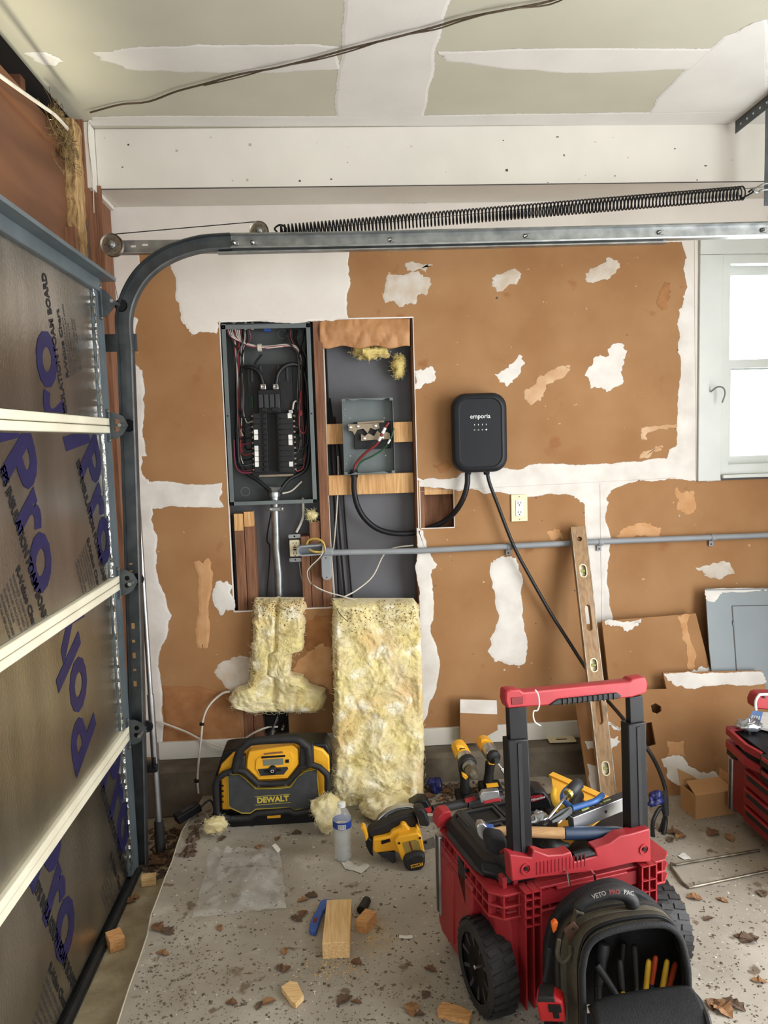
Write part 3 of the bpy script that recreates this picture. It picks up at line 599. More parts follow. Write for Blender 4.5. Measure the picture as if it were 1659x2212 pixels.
nb.build('straw_strand', 'nest', label='loose straw strands dangling below the nest', cat='straw')
MB().tube(cat_rom([at(px, py, y=-.29) for px, py in ((192, 246), (191, 300), (200, 380), (203, 460))], 5), .0016, 4).build('corner_wire', 'cable_white', label='thin white wire hanging down the post corner', cat='wire')
# ================================================================== things on and in the back wall
def W(px, py, y=0): return at(px, py, y=y)
def wire(pxs, r, m, parent=None, y=0, n=5, name='wire', k=5, **kw):
    P = [W(p[0], p[1], p[2] if len(p) > 2 else y) for p in pxs]
    return MB().tube(cat_rom(P, k), r, n).build(name, m, parent, smooth=50, **kw)
# ---- breaker panel
pa = T('breaker_panel', 'open grey electrical panel full of black breakers and bundled wires', 'electrical panel', (-.275, .05, 1.19))
X0, X1, Z0, Z1 = -.452, -.094, 1.19, 1.928
bx = MB().mm(X0, X1, .086, .09, Z0, Z1).mm(X0, X0+.002, .0, .09, Z0, Z1).mm(X1-.002, X1, 0, .09, Z0, Z1).mm(X0, X1, 0, .09, Z1-.002, Z1).mm(X0, X1, 0, .09, Z0, Z0+.002).build('enclosure', 'panel_inner', pa)
for a, b, c, d in ((X0, X1, Z1-.022, Z1-.004), (X0, X1, Z0, Z0+.016), (X0, X0+.017, Z0, Z1), (X1-.017, X1, Z0, Z1)): MB().mm(a, b, -.003, 0, c, d).build('flange', 'panel_grey', pa, bev=.001)
for x in (X0+.008, X1-.008):
    for z in (Z0+.008, (Z0+Z1)/2, Z1-.013): MB().lathe([(.0035, .003), (.0035, .0045)], (x, 0, z), (0, -1, 0), 8).build('screw_hole', 'black_plastic', pa)
p0, p1 = W(536, 815, .06), W(640, 1028, .06)
MB().mm(p0.x, p1.x, .05, .085, p1.z, p0.z+.05).build('bus_base', 'black_matte', pa)
for x in (.1, .3, .7, .9): MB().mm(p0.x+(p1.x-p0.x)*x-.004, p0.x+(p1.x-p0.x)*x+.004, .044, .05, p0.z-.02, p0.z+.045).build('bus_rail', 'dark_grey', pa)
a, b = W(557, 842, .03), W(607, 892, .03)
mbk = MB().mm(a.x, b.x, .015, .07, b.z, a.z).build('main_breaker', 'black_plastic', pa, bev=.003)
for k in range(4): x = a.x+(b.x-a.x)*(k+.5)/4; MB().mm(x-.009, x+.009, .008, .016, b.z+.02, a.z-.02).build('breaker_pole', 'dark_grey', mbk, bev=.002)
for k in (0.28, .75): x = a.x+(b.x-a.x)*k; MB().mm(x-.012, x+.012, .0, .01, b.z+.006, b.z+.022).build('toggle', 'black_plastic', mbk, bev=.002)
for px in (569, 596):
    c = W(px, 836, .02); MB().box(c, (.024, .03, .024)).build('lug', 'chrome', mbk, bev=.003); MB().lathe([(.008, .015), (.008, .018), (.004, .016)], c, (0, -1, 0), 10).build('lug_screw', 'galv', mbk)
rnd = random.Random(4)
rowsL = [893+11.6*k for k in range(11)]
whiteL = {3: 1, 4: 1, 6: 1, 7: 1, 8: 1, 9: 1}; whiteR = {0: 1, 4: 2, 5: 2, 9: 1}
for side, xa, xb in (('L', 546, 577), ('R', 597, 633)):
    for k, py in enumerate(rowsL):
        q0, q1 = W(xa+k*.35, py, .02), W(xb+k*.35, py+10.6, .02)
        br = MB().mm(q0.x, q1.x, .016, .06, q1.z, q0.z).build('breaker', 'black_matte', pa, bev=.0015)
        tx = q1.x-.012 if side == 'L' else q0.x+.012
        MB().mm(tx-.006, tx+.006, .006, .017, q1.z+.004, q0.z-.004).build('toggle', 'black_plastic', br, bev=.001)
        if (k in whiteL if side == 'L' else k in whiteR):
            lx = q0.x+.012 if side == 'L' else q1.x-.012
            MB().mm(lx-.009, lx+.007, .0152, .016, q1.z+.001, q0.z-.001).build('sticker', 'white_plastic', br)
        ex = q0.x-.004 if side == 'L' else q1.x+.004
        MB().lathe([(.0045, 0), (.0045, .005)], (ex, .035, (q0.z+q1.z)/2), (0, -1, 0), 8).build('terminal', 'copper', br)
        # branch wire
        m = rnd.choice(['wire_black']*6+['wire_red', 'wire_pink', 'wire_white'])
        xo = rnd.uniform(508, 527) if side == 'L' else rnd.uniform(643, 662)
        xt = rnd.uniform(490, 540) if side == 'L' else rnd.uniform(620, 660)
        yd = rnd.uniform(.03, .075)
        wire([(xt, 712, .05), (xt+rnd.uniform(-3, 3), 735, yd), (xo, 775, yd), (xo+rnd.uniform(-3, 3), 860, yd), (xo+k*.5, py-14, yd), (xo+(8 if side == 'L' else -8), py+8, yd-.01), ((xa-1 if side == 'L' else xb+1)+k*.35, py+5, .035)], .0028, m, pa)
for k in range(9):      # neutral and ground bundle
    yo = rnd.uniform(-3, 3); wire([(488+k*4, 708, .05), (498+k*3, 728, .045), (530, 744+yo, .04+rnd.uniform(0, .012)), (570, 751+yo, .038), (625, 747+yo, .04), (645, 760+yo, .045), (652+yo, 800, .05), (650+yo, 900+k*9, .06)], .0026, 'wire_white' if k % 4 else 'wire_pink', pa)
for k in range(7):
    wire([(500+k*5, 708, .06), (508+k*2, 770, .05), (512+k*2, 830, .05), (514+k, 900+k*12, .06), (525, 930+k*12, .05)], .0027, ['wire_red', 'wire_white', 'wire_black', 'wire_red', 'wire_pink', 'wire_black', 'wire_white'][k], pa)
wire([(505, 950, .03), (508, 1000, .03), (520, 1020, .03), (545, 1021, .03)], .0028, 'wire_pink', pa)
wire([(650, 845, .03), (646, 895, .02), (648, 930, .02), (658, 935, .03), (662, 920, .04)], .003, 'wire_red', pa)
q = W(648, 898, .018); MB().lathe([(.0065, 0), (.0085, .012), (.004, .024)], q, (0.1, 0, 1), 6).build('wire_nut', 'wire_red', pa)
MB().lathe([(.016, -.008), (.016, .008)], W(561, 751, .04), (1, 0, 0), 10).build('cable_tie', 'wire_white', pa)
wire([(569, 832, .03), (560, 805, .03), (540, 793, .035), (522, 800, .05), (514, 850, .06), (512, 950, .065), (522, 1010, .06), (560, 1040, .045), (588, 1064, .035)], .0085, 'wire_black', pa, n=8, name='service_cable')
wire([(596, 832, .03), (602, 805, .03), (622, 788, .035), (648, 792, .05), (662, 830, .06), (668, 940, .065), (662, 1010, .06), (625, 1035, .045), (603, 1062, .035)], .0085, 'wire_black', pa, n=8, name='service_cable')
wire([(565, 765, .05), (548, 790, .055), (543, 830, .06), (545, 880, .06)], .005, 'wire_black', pa)
wire([(545, 855, .05), (546, 880, .05)], .006, 'wire_green', pa)
wire([(652, 1040, .05), (630, 1060, .05), (610, 1066, .045)], .004, 'wire_white', pa); wire([(632, 885, .04), (636, 868, .04), (650, 868, .05)], .004, 'wire_white', pa)
c = W(628, 890, .035); MB().box(c, (.018, .02, .018)).build('lug', 'chrome', pa, bev=.002)
MB().bar(W(560, 1028, .05), W(634, 1026, .05), .012, .008).build('neutral_bar', 'copper', pa)
for px, py in ((530, 1062), (640, 720), (610, 722)): MB().lathe([(.02, 0), (.02, .001), (.017, .001), (.017, 0)], W(px, py, .0855), (0, -1, 0), 20, False).build('knockout', 'panel_grey', pa)
for px in (497, 505, 515, 530, 545): MB().cyl(W(px, 712, .05), W(px, 695, .05), .006).build('cable_entry', random.choice(['wire_white', 'wire_black', 'wire_white']), pa)
q = W(577, 713, .05); MB().box(q, (.03, .02, .014)).build('cable_clamp', 'wire_blue', pa, bev=.002)
# ---- metal conduit below the panel
co = T('metal_conduit', 'vertical galvanized conduit dropping out of the panel bottom', 'conduit', W(602, 1305, .04))
MB().tube([W(594, 1090, .04), W(596, 1150, .04), W(597, 1185, .042), W(602, 1240, .048), (W(603, 1300, .05))], .0175, 14).build('pipe', 'galv', co, smooth=40)
MB().lathe([(.02, 0), (.02, .03), (.024, .032), (.024, .05)], W(594, 1089, .04), (0, 0, 1), 14).build('connector', 'alu', co, smooth=30)
MB().lathe([(.022, .05), (.034, .072), (.030, .072), (.018, .05)], W(594, 1089, .04), (0, 0, 1), 7).build('bushing', 'alu', co)
q = W(596, 1100, .012); MB().box(q, (.062, .004, .016)).build('clamp', 'galv', co, bev=.003)
for s in (-1, 1): MB().lathe([(.006, 0), (.006, .004), (.003, .006)], q+Vector((.024*s, -.002, 0)), (0, -1, 0), 8).build('screw', 'chrome', co)
# ---- grey junction box with distribution block
jb = T('junction_box', 'grey open junction box with bus bars screwed to cross blocking', 'junction box', (.13, .03, 1.2))
ja, jc = W(738, 862, .0), W(853, 1022, .0); x0, x1, z0, z1 = ja.x, jc.x, jc.z, ja.z
MB().mm(x0, x1, .040, .043, z0, z1).mm(x0, x0+.002, -.012, .043, z0, z1).mm(x1-.002, x1, -.012, .043, z0, z1).mm(x0, x1, -.012, .043, z1-.002, z1).mm(x0, x1, -.012, .043, z0, z0+.002).build('enclosure', 'panel_grey', jb)
for xx in (x0+.007, x1-.007):
    for zz in (z0+.006, z1-.006): MB().prism([(-.007, -.006), (.007, -.006), (.007, .006), (-.007, .006)], (xx, -.0135, zz), (1, 0, 0), (0, 0, 1), -.0015).build('corner_tab', 'panel_grey', jb)
for zz, s in ((z0+.0015, 1), (z1-.0015, -1)): MB().prism([(-.08, 0), (.08, 0), (.06, .008*s), (-.03, .002*s), (-.06, .008*s)] if s > 0 else [(-.08, 0), (-.06, -.008), (-.03, -.002), (.06, -.008), (.08, 0)], ((x0+x1)/2, -.013, zz), (1, 0, 0), (0, 0, 1), .001).build('lip', 'panel_grey', jb)
q0, q1 = W(764, 912, .03), W(850, 968, .03); MB().mm(q0.x, q1.x-.01, .022, .04, q1.z, q0.z).build('insulator_block', 'black_matte', jb, bev=.002)
MB().pp([(752, 917), (818, 914), (820, 925), (810, 928), (800, 924), (794, 936), (785, 926), (772, 928), (766, 940), (762, 932), (753, 930)], .008, .012).build('bus_bar', 'copper', jb)
MB().pp([(780, 952), (843, 948), (842, 936), (832, 932), (826, 940), (815, 930), (808, 942), (796, 936), (788, 942), (780, 938)], .006, .012).build('bus_bar', 'copper', jb)
MB().pp([(772, 912), (830, 908), (830, 912), (772, 916)], .012, .01).build('bus_bar', 'copper', jb)
for px, py in ((757, 923), (773, 921), (811, 920), (787, 947), (826, 945)): MB().lathe([(.006, 0), (.006, .003), (.003, .004)], W(px, py, .006), (0, -1, 0), 10).build('bus_screw', 'chrome', jb)
for px, py in ((745, 884), (745, 897), (756, 903), (830, 903), (757, 985), (777, 985), (833, 984), (748, 1002)): MB().lathe([(.003, 0), (.003, .002)], W(px, py, .04), (0, -1, 0), 8).build('screw', 'galv', jb)
for px, py in ((785, 876), (790, 1000)): MB().lathe([(.024, 0), (.024, .0012), (.021, .0012), (.021, 0)], W(px, py, .0405), (0, -1, 0), 20, False).build('knockout', 'panel_grey', jb)
rw = wire([(764, 1020, .02), (770, 1000, .016), (790, 978, .0), (815, 958, -.012), (828, 930, -.018), (840, 912, -.02)], .0055, 'wire_red', jb, n=8, name='red_wire')
gw = wire([(767, 1020, .025), (780, 998, .02), (805, 985, .01), (830, 968, .0), (845, 945, -.012), (851, 925, -.014)], .0035, 'wire_green', jb, n=7, name='green_wire')
for p, r in ((((832, 924, -.018), (826, 936, -.0175)), .0068), (((823, 943, -.016), (818, 952, -.013)), .0068)): MB().cyl(W(*p[0]), W(*p[1]), r).build('tape_band', 'white_plastic', rw)
MB().cyl(W(843, 949, -.0105), W(838, 958, -.006), .0045).build('tape_band', 'white_plastic', gw)
# ---- liquid tight black conduit
cdt = T('flexible_conduit', 'thick black flexible conduit curving from the junction box to the charger', 'conduit', W(830, 1155, .03))
wire([(765, 1028, .02), (765, 1060, .02), (772, 1092, .022), (788, 1120, .028), (815, 1142, .034), (850, 1152, .04), (888, 1152, .045), (915, 1146, .045), (940, 1136, .04), (964, 1123, .012), (985, 1103, -.025), (1000, 1078, -.045), (1009, 1048, -.05), (1010, 1020, -.05)], .0115, 'black_plastic', cdt, n=12, name='hose')
for p, a in ((W(765, 1020, .02), (0, 0, -1)),): MB().lathe([(.015, -.01), (.015, .0), (.019, .001), (.019, .01), (.0155, .012), (.0155, .022)], p, a, 10).build('fitting', 'black_plastic', cdt)
# ---- EV charger
ch0, ch1 = W(974, 851, -.07), W(1095, 1018, -.07); cw_, chh = ch1.x-ch0.x, ch0.z-ch1.z; cc = Vector(((ch0.x+ch1.x)/2, 0, (ch0.z+ch1.z)/2))
ev = T('ev_charger', 'black rounded wall charger with small white lettering', 'charger', (cc.x, -.001, ch1.z))
def ring(w_, h_, r_, y, dz=0): return [Vector((cc.x+u, y, cc.z+v+dz)) for u, v in rrect(w_, h_, r_, 7)]
MB().loft([ring(cw_*.9, chh*.92, .04, -.001), ring(cw_*.96, chh*.97, .05, -.03), ring(cw_, chh, .058, -.062), ring(cw_, chh, .058, -.078), ring(cw_*.975, chh*.98, .057, -.092), ring(cw_*.9, chh*.93, .052, -.102), ring(cw_*.79, chh*.87, .046, -.105), ring(cw_*.74, chh*.84, .042, -.0995)]).build('body', 'charger_black', ev, smooth=50)
MB().loft([ring(cw_*.742, chh*.842, .042, -.0985), ring(cw_*.742, chh*.842, .042, -.1), ring(cw_*.3, chh*.4, .03, -.1005)]).build('face', 'charger_face', ev, smooth=40)
FM = frame(ev).inverted()
def evt(s, sz, dx, dz, **kw): text(s, sz, 'white_print', ev, FM @ basis((cc.x+dx, -.1012, cc.z+dz), (1, 0, 0), (0, 0, 1)), **kw)
evt('emporia', .025, 0, .066, bold=.0001)
for k in range(4):
    x = cc.x-.024+.016*k; MB().mm(x-.0012, x+.0012, -.1018, -.1008, cc.z+.030, cc.z+.036).build('indicator_mark', 'white_print', ev)
    MB().lathe([(.0034, 0), (.0034, .0006), (.0018, .0006)], (x, -.101, cc.z+.012), (0, -1, 0), 10).build('indicator_icon', 'white_print' if k == 3 else 'cable_grey', ev)
for px in (1011, 1051): MB().lathe([(.013, 0), (.013, .012), (.011, .018)], W(px, 1016, -.05), (0, 0, -1), 12).build('gland', 'black_plastic', ev)
# charging cable down to the floor behind the level and cart
ec = T('charging_cable', 'black charging cable hanging from the charger behind the long level', 'cable', at(1438, 1800, z=0))
wire([(1052, 1020, -.05), (1058, 1045, -.045), (1075, 1090, -.045), (1110, 1180, -.05), (1150, 1255, -.048), (1190, 1325, -.05), (1225, 1380, -.085), (1258, 1432, -.13), (1290, 1480, -.182), (1308, 1508, -.22), (1340, 1545, -.38), (1375, 1590, -.5), (1400, 1620, -.52), (1422, 1660, -.52), (1436, 1700, -.53), (1440, 1730, -.55)], .0075, 'wire_black', ec, n=8, name='cord')
wire([(1440, 1730, -.55), (1436, 1765, -.57), (1425, 1800, -.6), (1418, 1830, -.62), (1410, 1800, -.63), (1412, 1770, -.63), (1428, 1745, -.61), (1438, 1770, -.6), (1432, 1810, -.62), (1424, 1848, -.6)], .0075, 'wire_black', ec, n=8, name='coil_loop')
MB().tube([W(1434, 1712, -.6), W(1436, 1735, -.6), W(1438, 1760, -.6)], [.014, .013, .011], 10).build('connector', 'dark_grey', ec, smooth=40)
# ---- duplex outlet
ol = T('wall_outlet', 'white outlet in an ivory cover plate on the brown wall', 'outlet', W(1121, 1125, 0))
o0, o1 = W(1103, 1069, 0), W(1139, 1125, 0); oc = (o0+o1)/2
MB().box(oc+Vector((0, -.0045, 0)), (.070, .006, .114)).build('cover_plate', 'ivory', ol, bev=.002)
rc = MB().box(oc+Vector((0, -.008, 0)), (.034, .004, .067)).build('receptacle', 'white_plastic', ol, bev=.002)
for s in (-1, 1):
    for dx in (-.006, .006): MB().box(oc+Vector((dx, -.0101, s*.02+.003)), (.0022, .0008, .008)).build('slot', 'black_plastic', rc)
    MB().lathe([(.0026, 0), (.0026, .0008)], oc+Vector((0, -.0098, s*.02-.007)), (0, -1, 0), 8).build('slot', 'black_plastic', rc)
    MB().lathe([(.003, 0), (.003, .001)], oc+Vector((0, -.0075, s*.048)), (0, -1, 0), 8).build('screw', 'old_steel', ol)
for dz in (-.004, .005): MB().box(oc+Vector((0, -.0103, dz)), (.012, .001, .006)).build('button', 'white_plastic', rc)
# ---- loose ivory gfci receptacle in the stud bay
gf = T('loose_receptacle', 'ivory receptacle with red button hanging loose inside the bay', 'outlet', W(636, 1212, .03))
gc = W(637, 1184, .02)
MB().box(gc+Vector((0, .022, 0)), (.052, .04, .092)).build('device_box', 'black_matte', gf, bev=.002)
MB().box(gc+Vector((0, -.002, 0)), (.044, .010, .07)).build('body', 'ivory', gf, bev=.003)
for s in (-1, 1):
    MB().plate(rrect(.05, .016, .003, 2), [circ(.004, 8)], gc+Vector((0, .002, s*.05)), (1, 0, 0), (0, 0, 1), .002).build('mounting_ear', 'galv', gf)
    for dx in (-.006, .006): MB().box(gc+Vector((dx, -.0075, s*.022)), (.002, .001, .008)).build('slot', 'black_plastic', gf)
    MB().lathe([(.0025, 0), (.0025, .001)], gc+Vector((0, -.0068, s*.022-.009)), (0, -1, 0), 8).build('slot', 'black_plastic', gf)
MB().box(gc+Vector((0, -.008, .005)), (.014, .002, .006)).build('reset_button', 'wire_red', gf); MB().box(gc+Vector((0, -.008, -.005)), (.012, .002, .006)).build('test_button', 'black_plastic', gf)
# ---- grey pvc conduit with fittings
pv = T('pvc_conduit', 'grey plastic conduit run across the wall with clamps and elbow bodies', 'conduit', W(1180, 1178, -.03))
MB().tube([W(700, 1194, -.022), W(900, 1190, -.022), W(1300, 1170, -.022), W(1659, 1156, -.022), W(1800, 1150, -.022)], .0125, 14).build('pipe', 'pvc_grey', pv, smooth=40)
for px, py in ((1100, 1180), (1297, 1171), (1540, 1161)):
    q = W(px, py, -.022); st = MB().lathe([(.0145, -.01), (.0155, -.008), (.0155, .008), (.0145, .01)], q, (1, 0, -.035), 14).build('strap', 'pvc_grey', pv, smooth=30); MB().box(q+Vector((-.002, .012, -.026)), (.02, .004, .026)).build('strap_foot', 'pvc_grey', st, bev=.001); MB().lathe([(.0035, 0), (.0035, .002)], q+Vector((-.002, .01, -.03)), (0, -1, 0), 8).build('screw', 'black_plastic', st)
ea, eb = W(646, 1191, -.045), W(700, 1187, -.045)
mlen = (eb-ea).length
eb1 = MB().plate(rrect(mlen+.02, .046, .021, 6), [rrect(mlen, .030, .014, 6)], (ea+eb)/2, (eb-ea), (0, 0, 1), .03) if False else None
U = (eb-ea).normalized(); V = Vector((-U.z, 0, U.x)); cmid = (ea+eb)/2
el = MB().plate(rrect(mlen+.016, .044, .02, 6), [rrect(mlen+.004, .031, .014, 6)], cmid+Vector((0, .05, 0)), U, V, .05).prism(rrect(mlen+.01, .04, .018, 6), cmid+Vector((0, .052, 0)), U, V, .006).build('elbow_body', 'pvc_grey', pv)
q = W(706, 1192, -.03); MB().lathe([(.019, -.02), (.019, .02), (.015, .026)], q, (1, 0, -.03), 14).build('hub', 'pvc_grey', pv)
c3 = W(705, 1222, -.025); MB().prism(rrect(.042, .118, .02, 6), c3+Vector((0, .03, 0)), (1, 0, 0), (0, 0, 1), .045).build('elbow_body', 'pvc_grey', pv, bev=.003)
for dz in (.035, -.047): MB().lathe([(.004, 0), (.004, .0015)], c3+Vector((0, -.0148, dz)), (0, -1, 0), 8).build('screw', 'old_steel', pv)
wire([(668, 1187, -.04), (680, 1192, -.05), (700, 1190, -.05), (698, 1172, -.05), (684, 1164, -.04), (668, 1166, -.03), (662, 1176, -.02)], .0045, 'wire_yellow', label='yellow wire looped out of the open grey elbow', cat='wire', name='yellow_wire')
wire([(698, 1178, -.05), (694, 1200, -.07), (670, 1225, -.07), (664, 1240, -.07), (674, 1262, -.06), (705, 1278, -.05), (740, 1288, -.05), (780, 1300, -.06)], .0026, 'wire_white', label='thin white wire drooping from the elbow to the insulation', cat='wire', name='loose_wire')
wire([(697, 1170, -.05), (700, 1196, -.072), (672, 1227, -.074), (667, 1242, -.073), (680, 1268, -.062), (715, 1290, -.052), (733, 1325, -.135), (752, 1343, -.15)], .0016, 'wire_brown', label='thin dark wire drooping beside the white wire to the batt', cat='wire', name='loose_wire')
# ---- cables in the bay
for i, (pxs, m, r, lb) in enumerate([
  ([(698, 752, .03), (702, 860, .04), (706, 1000, .05), (712, 1150, .06), (722, 1290, .06)], 'cable_white', .0045, 'white cable running down the bay beside the centre stud'),
  ([(703, 752, .05), (708, 860, .06), (716, 1000, .07), (724, 1120, .08), (732, 1290, .085)], 'wire_black', .005, 'black cable nearest the stud in the open bay'),
  ([(712, 860, .075), (724, 980, .08), (731, 1120, .085), (737, 1200, .085), (745, 1290, .09)], 'wire_black', .005, 'second black cable in the middle of the bay bundle'),
  ([(722, 900, .085), (736, 1000, .088), (745, 1120, .092), (760, 1290, .092)], 'wire_black', .004, 'thinnest black cable right of the bay bundle'),
  ([(730, 985, .06), (730, 1060, .062), (722, 1170, .064), (716, 1200, .05)], 'cable_white', .003, 'short white cable crossing the black cables in the bay'),
  ([(893, 1178, .02), (850, 1184, .04), (828, 1200, .03), (805, 1245, .02), (770, 1275, .0), (742, 1290, -.02)], 'cable_white', .0035, 'white cable looping under the grey conduit to the batt'),
  ([(654, 1075, .05), (655, 1110, .05), (650, 1130, .04), (640, 1150, .03)], 'cable_white', .005, 'short pale cable from the panel to the loose receptacle'),
  ([(586, 1105, .06), (578, 1150, .07), (577, 1170, .07), (583, 1190, .065), (575, 1300, .06)], 'wire_black', .003, 'black wire hanging left of the metal conduit'),
  ([(646, 1212, .05), (650, 1240, .06), (655, 1260, .06)], 'cable_white', .0025, 'thin pale cable below the loose receptacle')]):
    wire(pxs, r, m, name='cable', label=lb, cat='cable', group='cables in the open bays')
wire([(1536, 846, -.02), (1550, 836, -.05), (1562, 838, -.06), (1566, 850, -.06), (1560, 870, -.05)], .0035, 'cable_grey', name='cable_stub', label='short grey cable stub poking from the window casing', cat='cable')
# ---- kraft paper and tufts in the bay top
def lump(name, blobs, m, label, cat, seed=0, amp=.012, fr=40, nu=26, nv=16, group=None, parent=None):
    """one continuous fluffy lump: noise-displaced ellipsoid following a short spine of (point, radii)"""
    mb = MB(); rings = []; n = nu
    P = [Vector(b[0]) for b in blobs]; Rr = [Vector(b[1]) for b in blobs]; K = len(P)
    if K == 1:
        P = [P[0]+Vector((0, 0, -Rr[0].z)), P[0]+Vector((0, 0, Rr[0].z))]; prof = 1
        c, r = blobs[0]; c = Vector(c); r = Vector(r)
        for i in range(nv+1):
            a = math.pi*(i+.03)/(nv+.06)
            row = []
            for k in range(n):
                t = 2*math.pi*k/n; d = Vector((math.sin(a)*math.cos(t), math.sin(a)*math.sin(t), -math.cos(a)))
                p = c+Vector((d.x*r.x, d.y*r.y, d.z*r.z)); q_ = p+Vector((noise.noise(p*12), noise.noise(p*12+Vector((5, 0, 0))), noise.noise(p*12+Vector((0, 5, 0)))))*.03; f = noise.fractal(q_*fr+Vector((seed*7, 0, 0)), 1, 2, 5)+.5*(noise.ridged_multi_fractal(q_*fr*1.6, .9, 2.1, 4, 1.0, 2.0)-1.1)
                row.append(p+d*f*amp)
            rings.append(row)
    mb.loft(rings)
    ob = mb.build(name, m, parent, smooth=70, label=label, cat=cat, group=group)
    if m.startswith('insul'):
        wm = MB(); rw = random.Random(seed+40); c = Vector(blobs[0][0])
        for k in range(170):
            p = rings[rw.randrange(2, nv-1)][rw.randrange(n)]; d = (p-c).normalized(); u = Vector((rw.gauss(0, 1), rw.gauss(0, 1), rw.gauss(0, 1))).normalized()*rw.uniform(.006, .018)
            wm.tube(cat_rom([p-u*.6, p+d*.004, p+u+d*rw.uniform(0, .008)], 3), .00045, 3, False)
        wm.build('loose_fibres', 'insul_fibre', ob, kind='stuff', recalc=False)
    return ob
def slabmesh(name, outline, y0, depth, m, label, cat, nx=40, nz=70, amp=.012, fr=22, seed=0, edge=.03, yfun=None, groove=None, rag=2.5):
    """fibreglass batt: outline given as left/right pixel x per pixel row; pillow section, noise relief, closed back"""
    mb = MB(); front = []; back = []
    rows = [r[2] for r in outline]; f = []
    for j in range(nz+1):
        py = rows[0]+(rows[-1]-rows[0])*j/nz
        k = max(i for i in range(len(rows)) if rows[i] <= py+1e-6); k = min(k, len(rows)-2); t = (py-rows[k])/(rows[k+1]-rows[k])
        xl = outline[k][0]*(1-t)+outline[k+1][0]*t; xr = outline[k][1]*(1-t)+outline[k+1][1]*t
        fr_, bk_ = [], []
        yy = yfun(j/nz) if yfun else y0
        for i in range(nx+1):
            s = i/nx; px = xl+(xr-xl)*s; p = at(px+(rag*noise.fractal(Vector((py*.06, seed, (i > nx/2)*7)), 1, 2, 4))*abs(2*s-1), py, y=yy)
            e = min(s, 1-s)*(xr-xl); ez = min(j/nz, 1-j/nz)*(rows[-1]-rows[0]); ed = min(1, min(e, ez)/14); ed = math.sqrt(max(0, 1-(1-ed)**2))
            wp = Vector((p.x+noise.noise(p*9+Vector((seed, 0, 0)))*.05, p.z+noise.noise(p*8+Vector((0, seed, 3)))*.05, seed))
            nn = noise.fractal(wp*fr*.5, 1, 2, 5)*amp+(noise.ridged_multi_fractal(wp*fr*1.2, .9, 2.1, 5, 1.0, 2.0)-1.1)*amp*.3
            g = groove(s, j/nz) if groove else 0
            fr_.append(p+Vector((0, -depth*ed-nn*ed+g, 0))); bk_.append(p+Vector((0, .002, 0)))
        front.append(fr_); back.append(bk_)
    n = nx+1; vs = [v for r in front for v in r]+[v for r in back for v in r]; o = n*(nz+1); fs = []
    for j in range(nz):
        for i in range(nx):
            q = j*n+i; fs.append((q, q+1, q+n+1, q+n)); fs.append((o+q, o+q+n, o+q+n+1, o+q+1))
    for j in range(nz): fs.append((j*n, j*n+n, o+j*n+n, o+j*n)); q = j*n+nx; fs.append((q, o+q, o+q+n, q+n))
    for i in range(nx): fs.append((i, o+i, o+i+1, i+1)); q = nz*n+i; fs.append((q, q+1, o+q+1, o+q))
    mb.add(vs, fs); ob = mb.build(name, m, None, smooth=75, label=label, cat=cat, group='fibreglass insulation pieces')
    wm = MB(); rw = random.Random(seed+90)
    for k in range(int(nx*nz*.11)):
        p = front[rw.randrange(2, nz-1)][rw.randrange(1, nx-1)]; a = rw.uniform(0, 6.28); u = Vector((math.cos(a), 0, math.sin(a)))*rw.uniform(.006, .022); c = Vector((rw.gauss(0, .006), -rw.uniform(.001, .006), rw.gauss(0, .006)))
        wm.tube(cat_rom([p-u, p+c, p+u+Vector((0, .001, 0))], 3), .00045, 3, False)
    wm.build('loose_fibres', 'insul_fibre', ob, kind='stuff', recalc=False)
    dc = MB()
    for k in range(420):
        p = front[min(nz-1, 1+int(abs(rw.gauss(0, nz*.07))))][rw.randrange(1, nx)]+Vector((rw.gauss(0, .004), -.0015, rw.gauss(0, .004))); r = rw.uniform(.0008, .0028); dc.sph(p, (r, r*.7, r*rw.uniform(.5, 1.4)), 5, 3)
    dc.build('dirt_crumbs', 'dirt_crumb', ob, kind='stuff', recalc=False)
    return ob
kf = MB(); rnd = random.Random(8); nx, nz = 60, 20; vs = []; fs = []
for j in range(nz+1):
    for i in range(nx+1):
        px = 690+195*i/nx; py = 688+(62+3*math.sin(i*.3))*j/nz; cr = .006*(noise.ridged_multi_fractal(Vector((i*.11+.02*j, j*.07, 2)), .9, 2.1, 3, 1.0, 2.0)-1)-(.012*math.sin(j/nz*3.14)); vs.append(W(px, py, .008+cr))
for j in range(nz):
    for i in range(nx): q = j*(nx+1)+i; fs.append((q, q+1, q+nx+2, q+nx+1))
kf.add(vs, fs); ko = kf.build('kraft_paper', 'kraft', None, smooth=18, recalc=False, label='crumpled brown kraft paper stapled across the top of the bay', cat='paper')
so = ko.modifiers.new('thickness', 'SOLIDIFY'); so.thickness = .001
def tuft(px, py, y, r, label, seed, m='insul', name='insulation_tuft'):
    c = W(px, py, y); return lump(name, [(c, r)], m, label, 'insulation', seed, amp=.35*max(r), fr=26, group='fibreglass insulation pieces')
tuft(800, 762, .05, (.075, .028, .022), 'wispy yellow tuft under the kraft paper, left of the other', 1, 'insul_dirty'); tuft(862, 790, .05, (.03, .025, .045), 'hanging yellow tuft at the bay upper right corner', 2, 'insul_dirty')
tuft(674, 1112, .0, (.020, .018, .018), 'small yellow tuft caught on the stud below the panel', 3); 
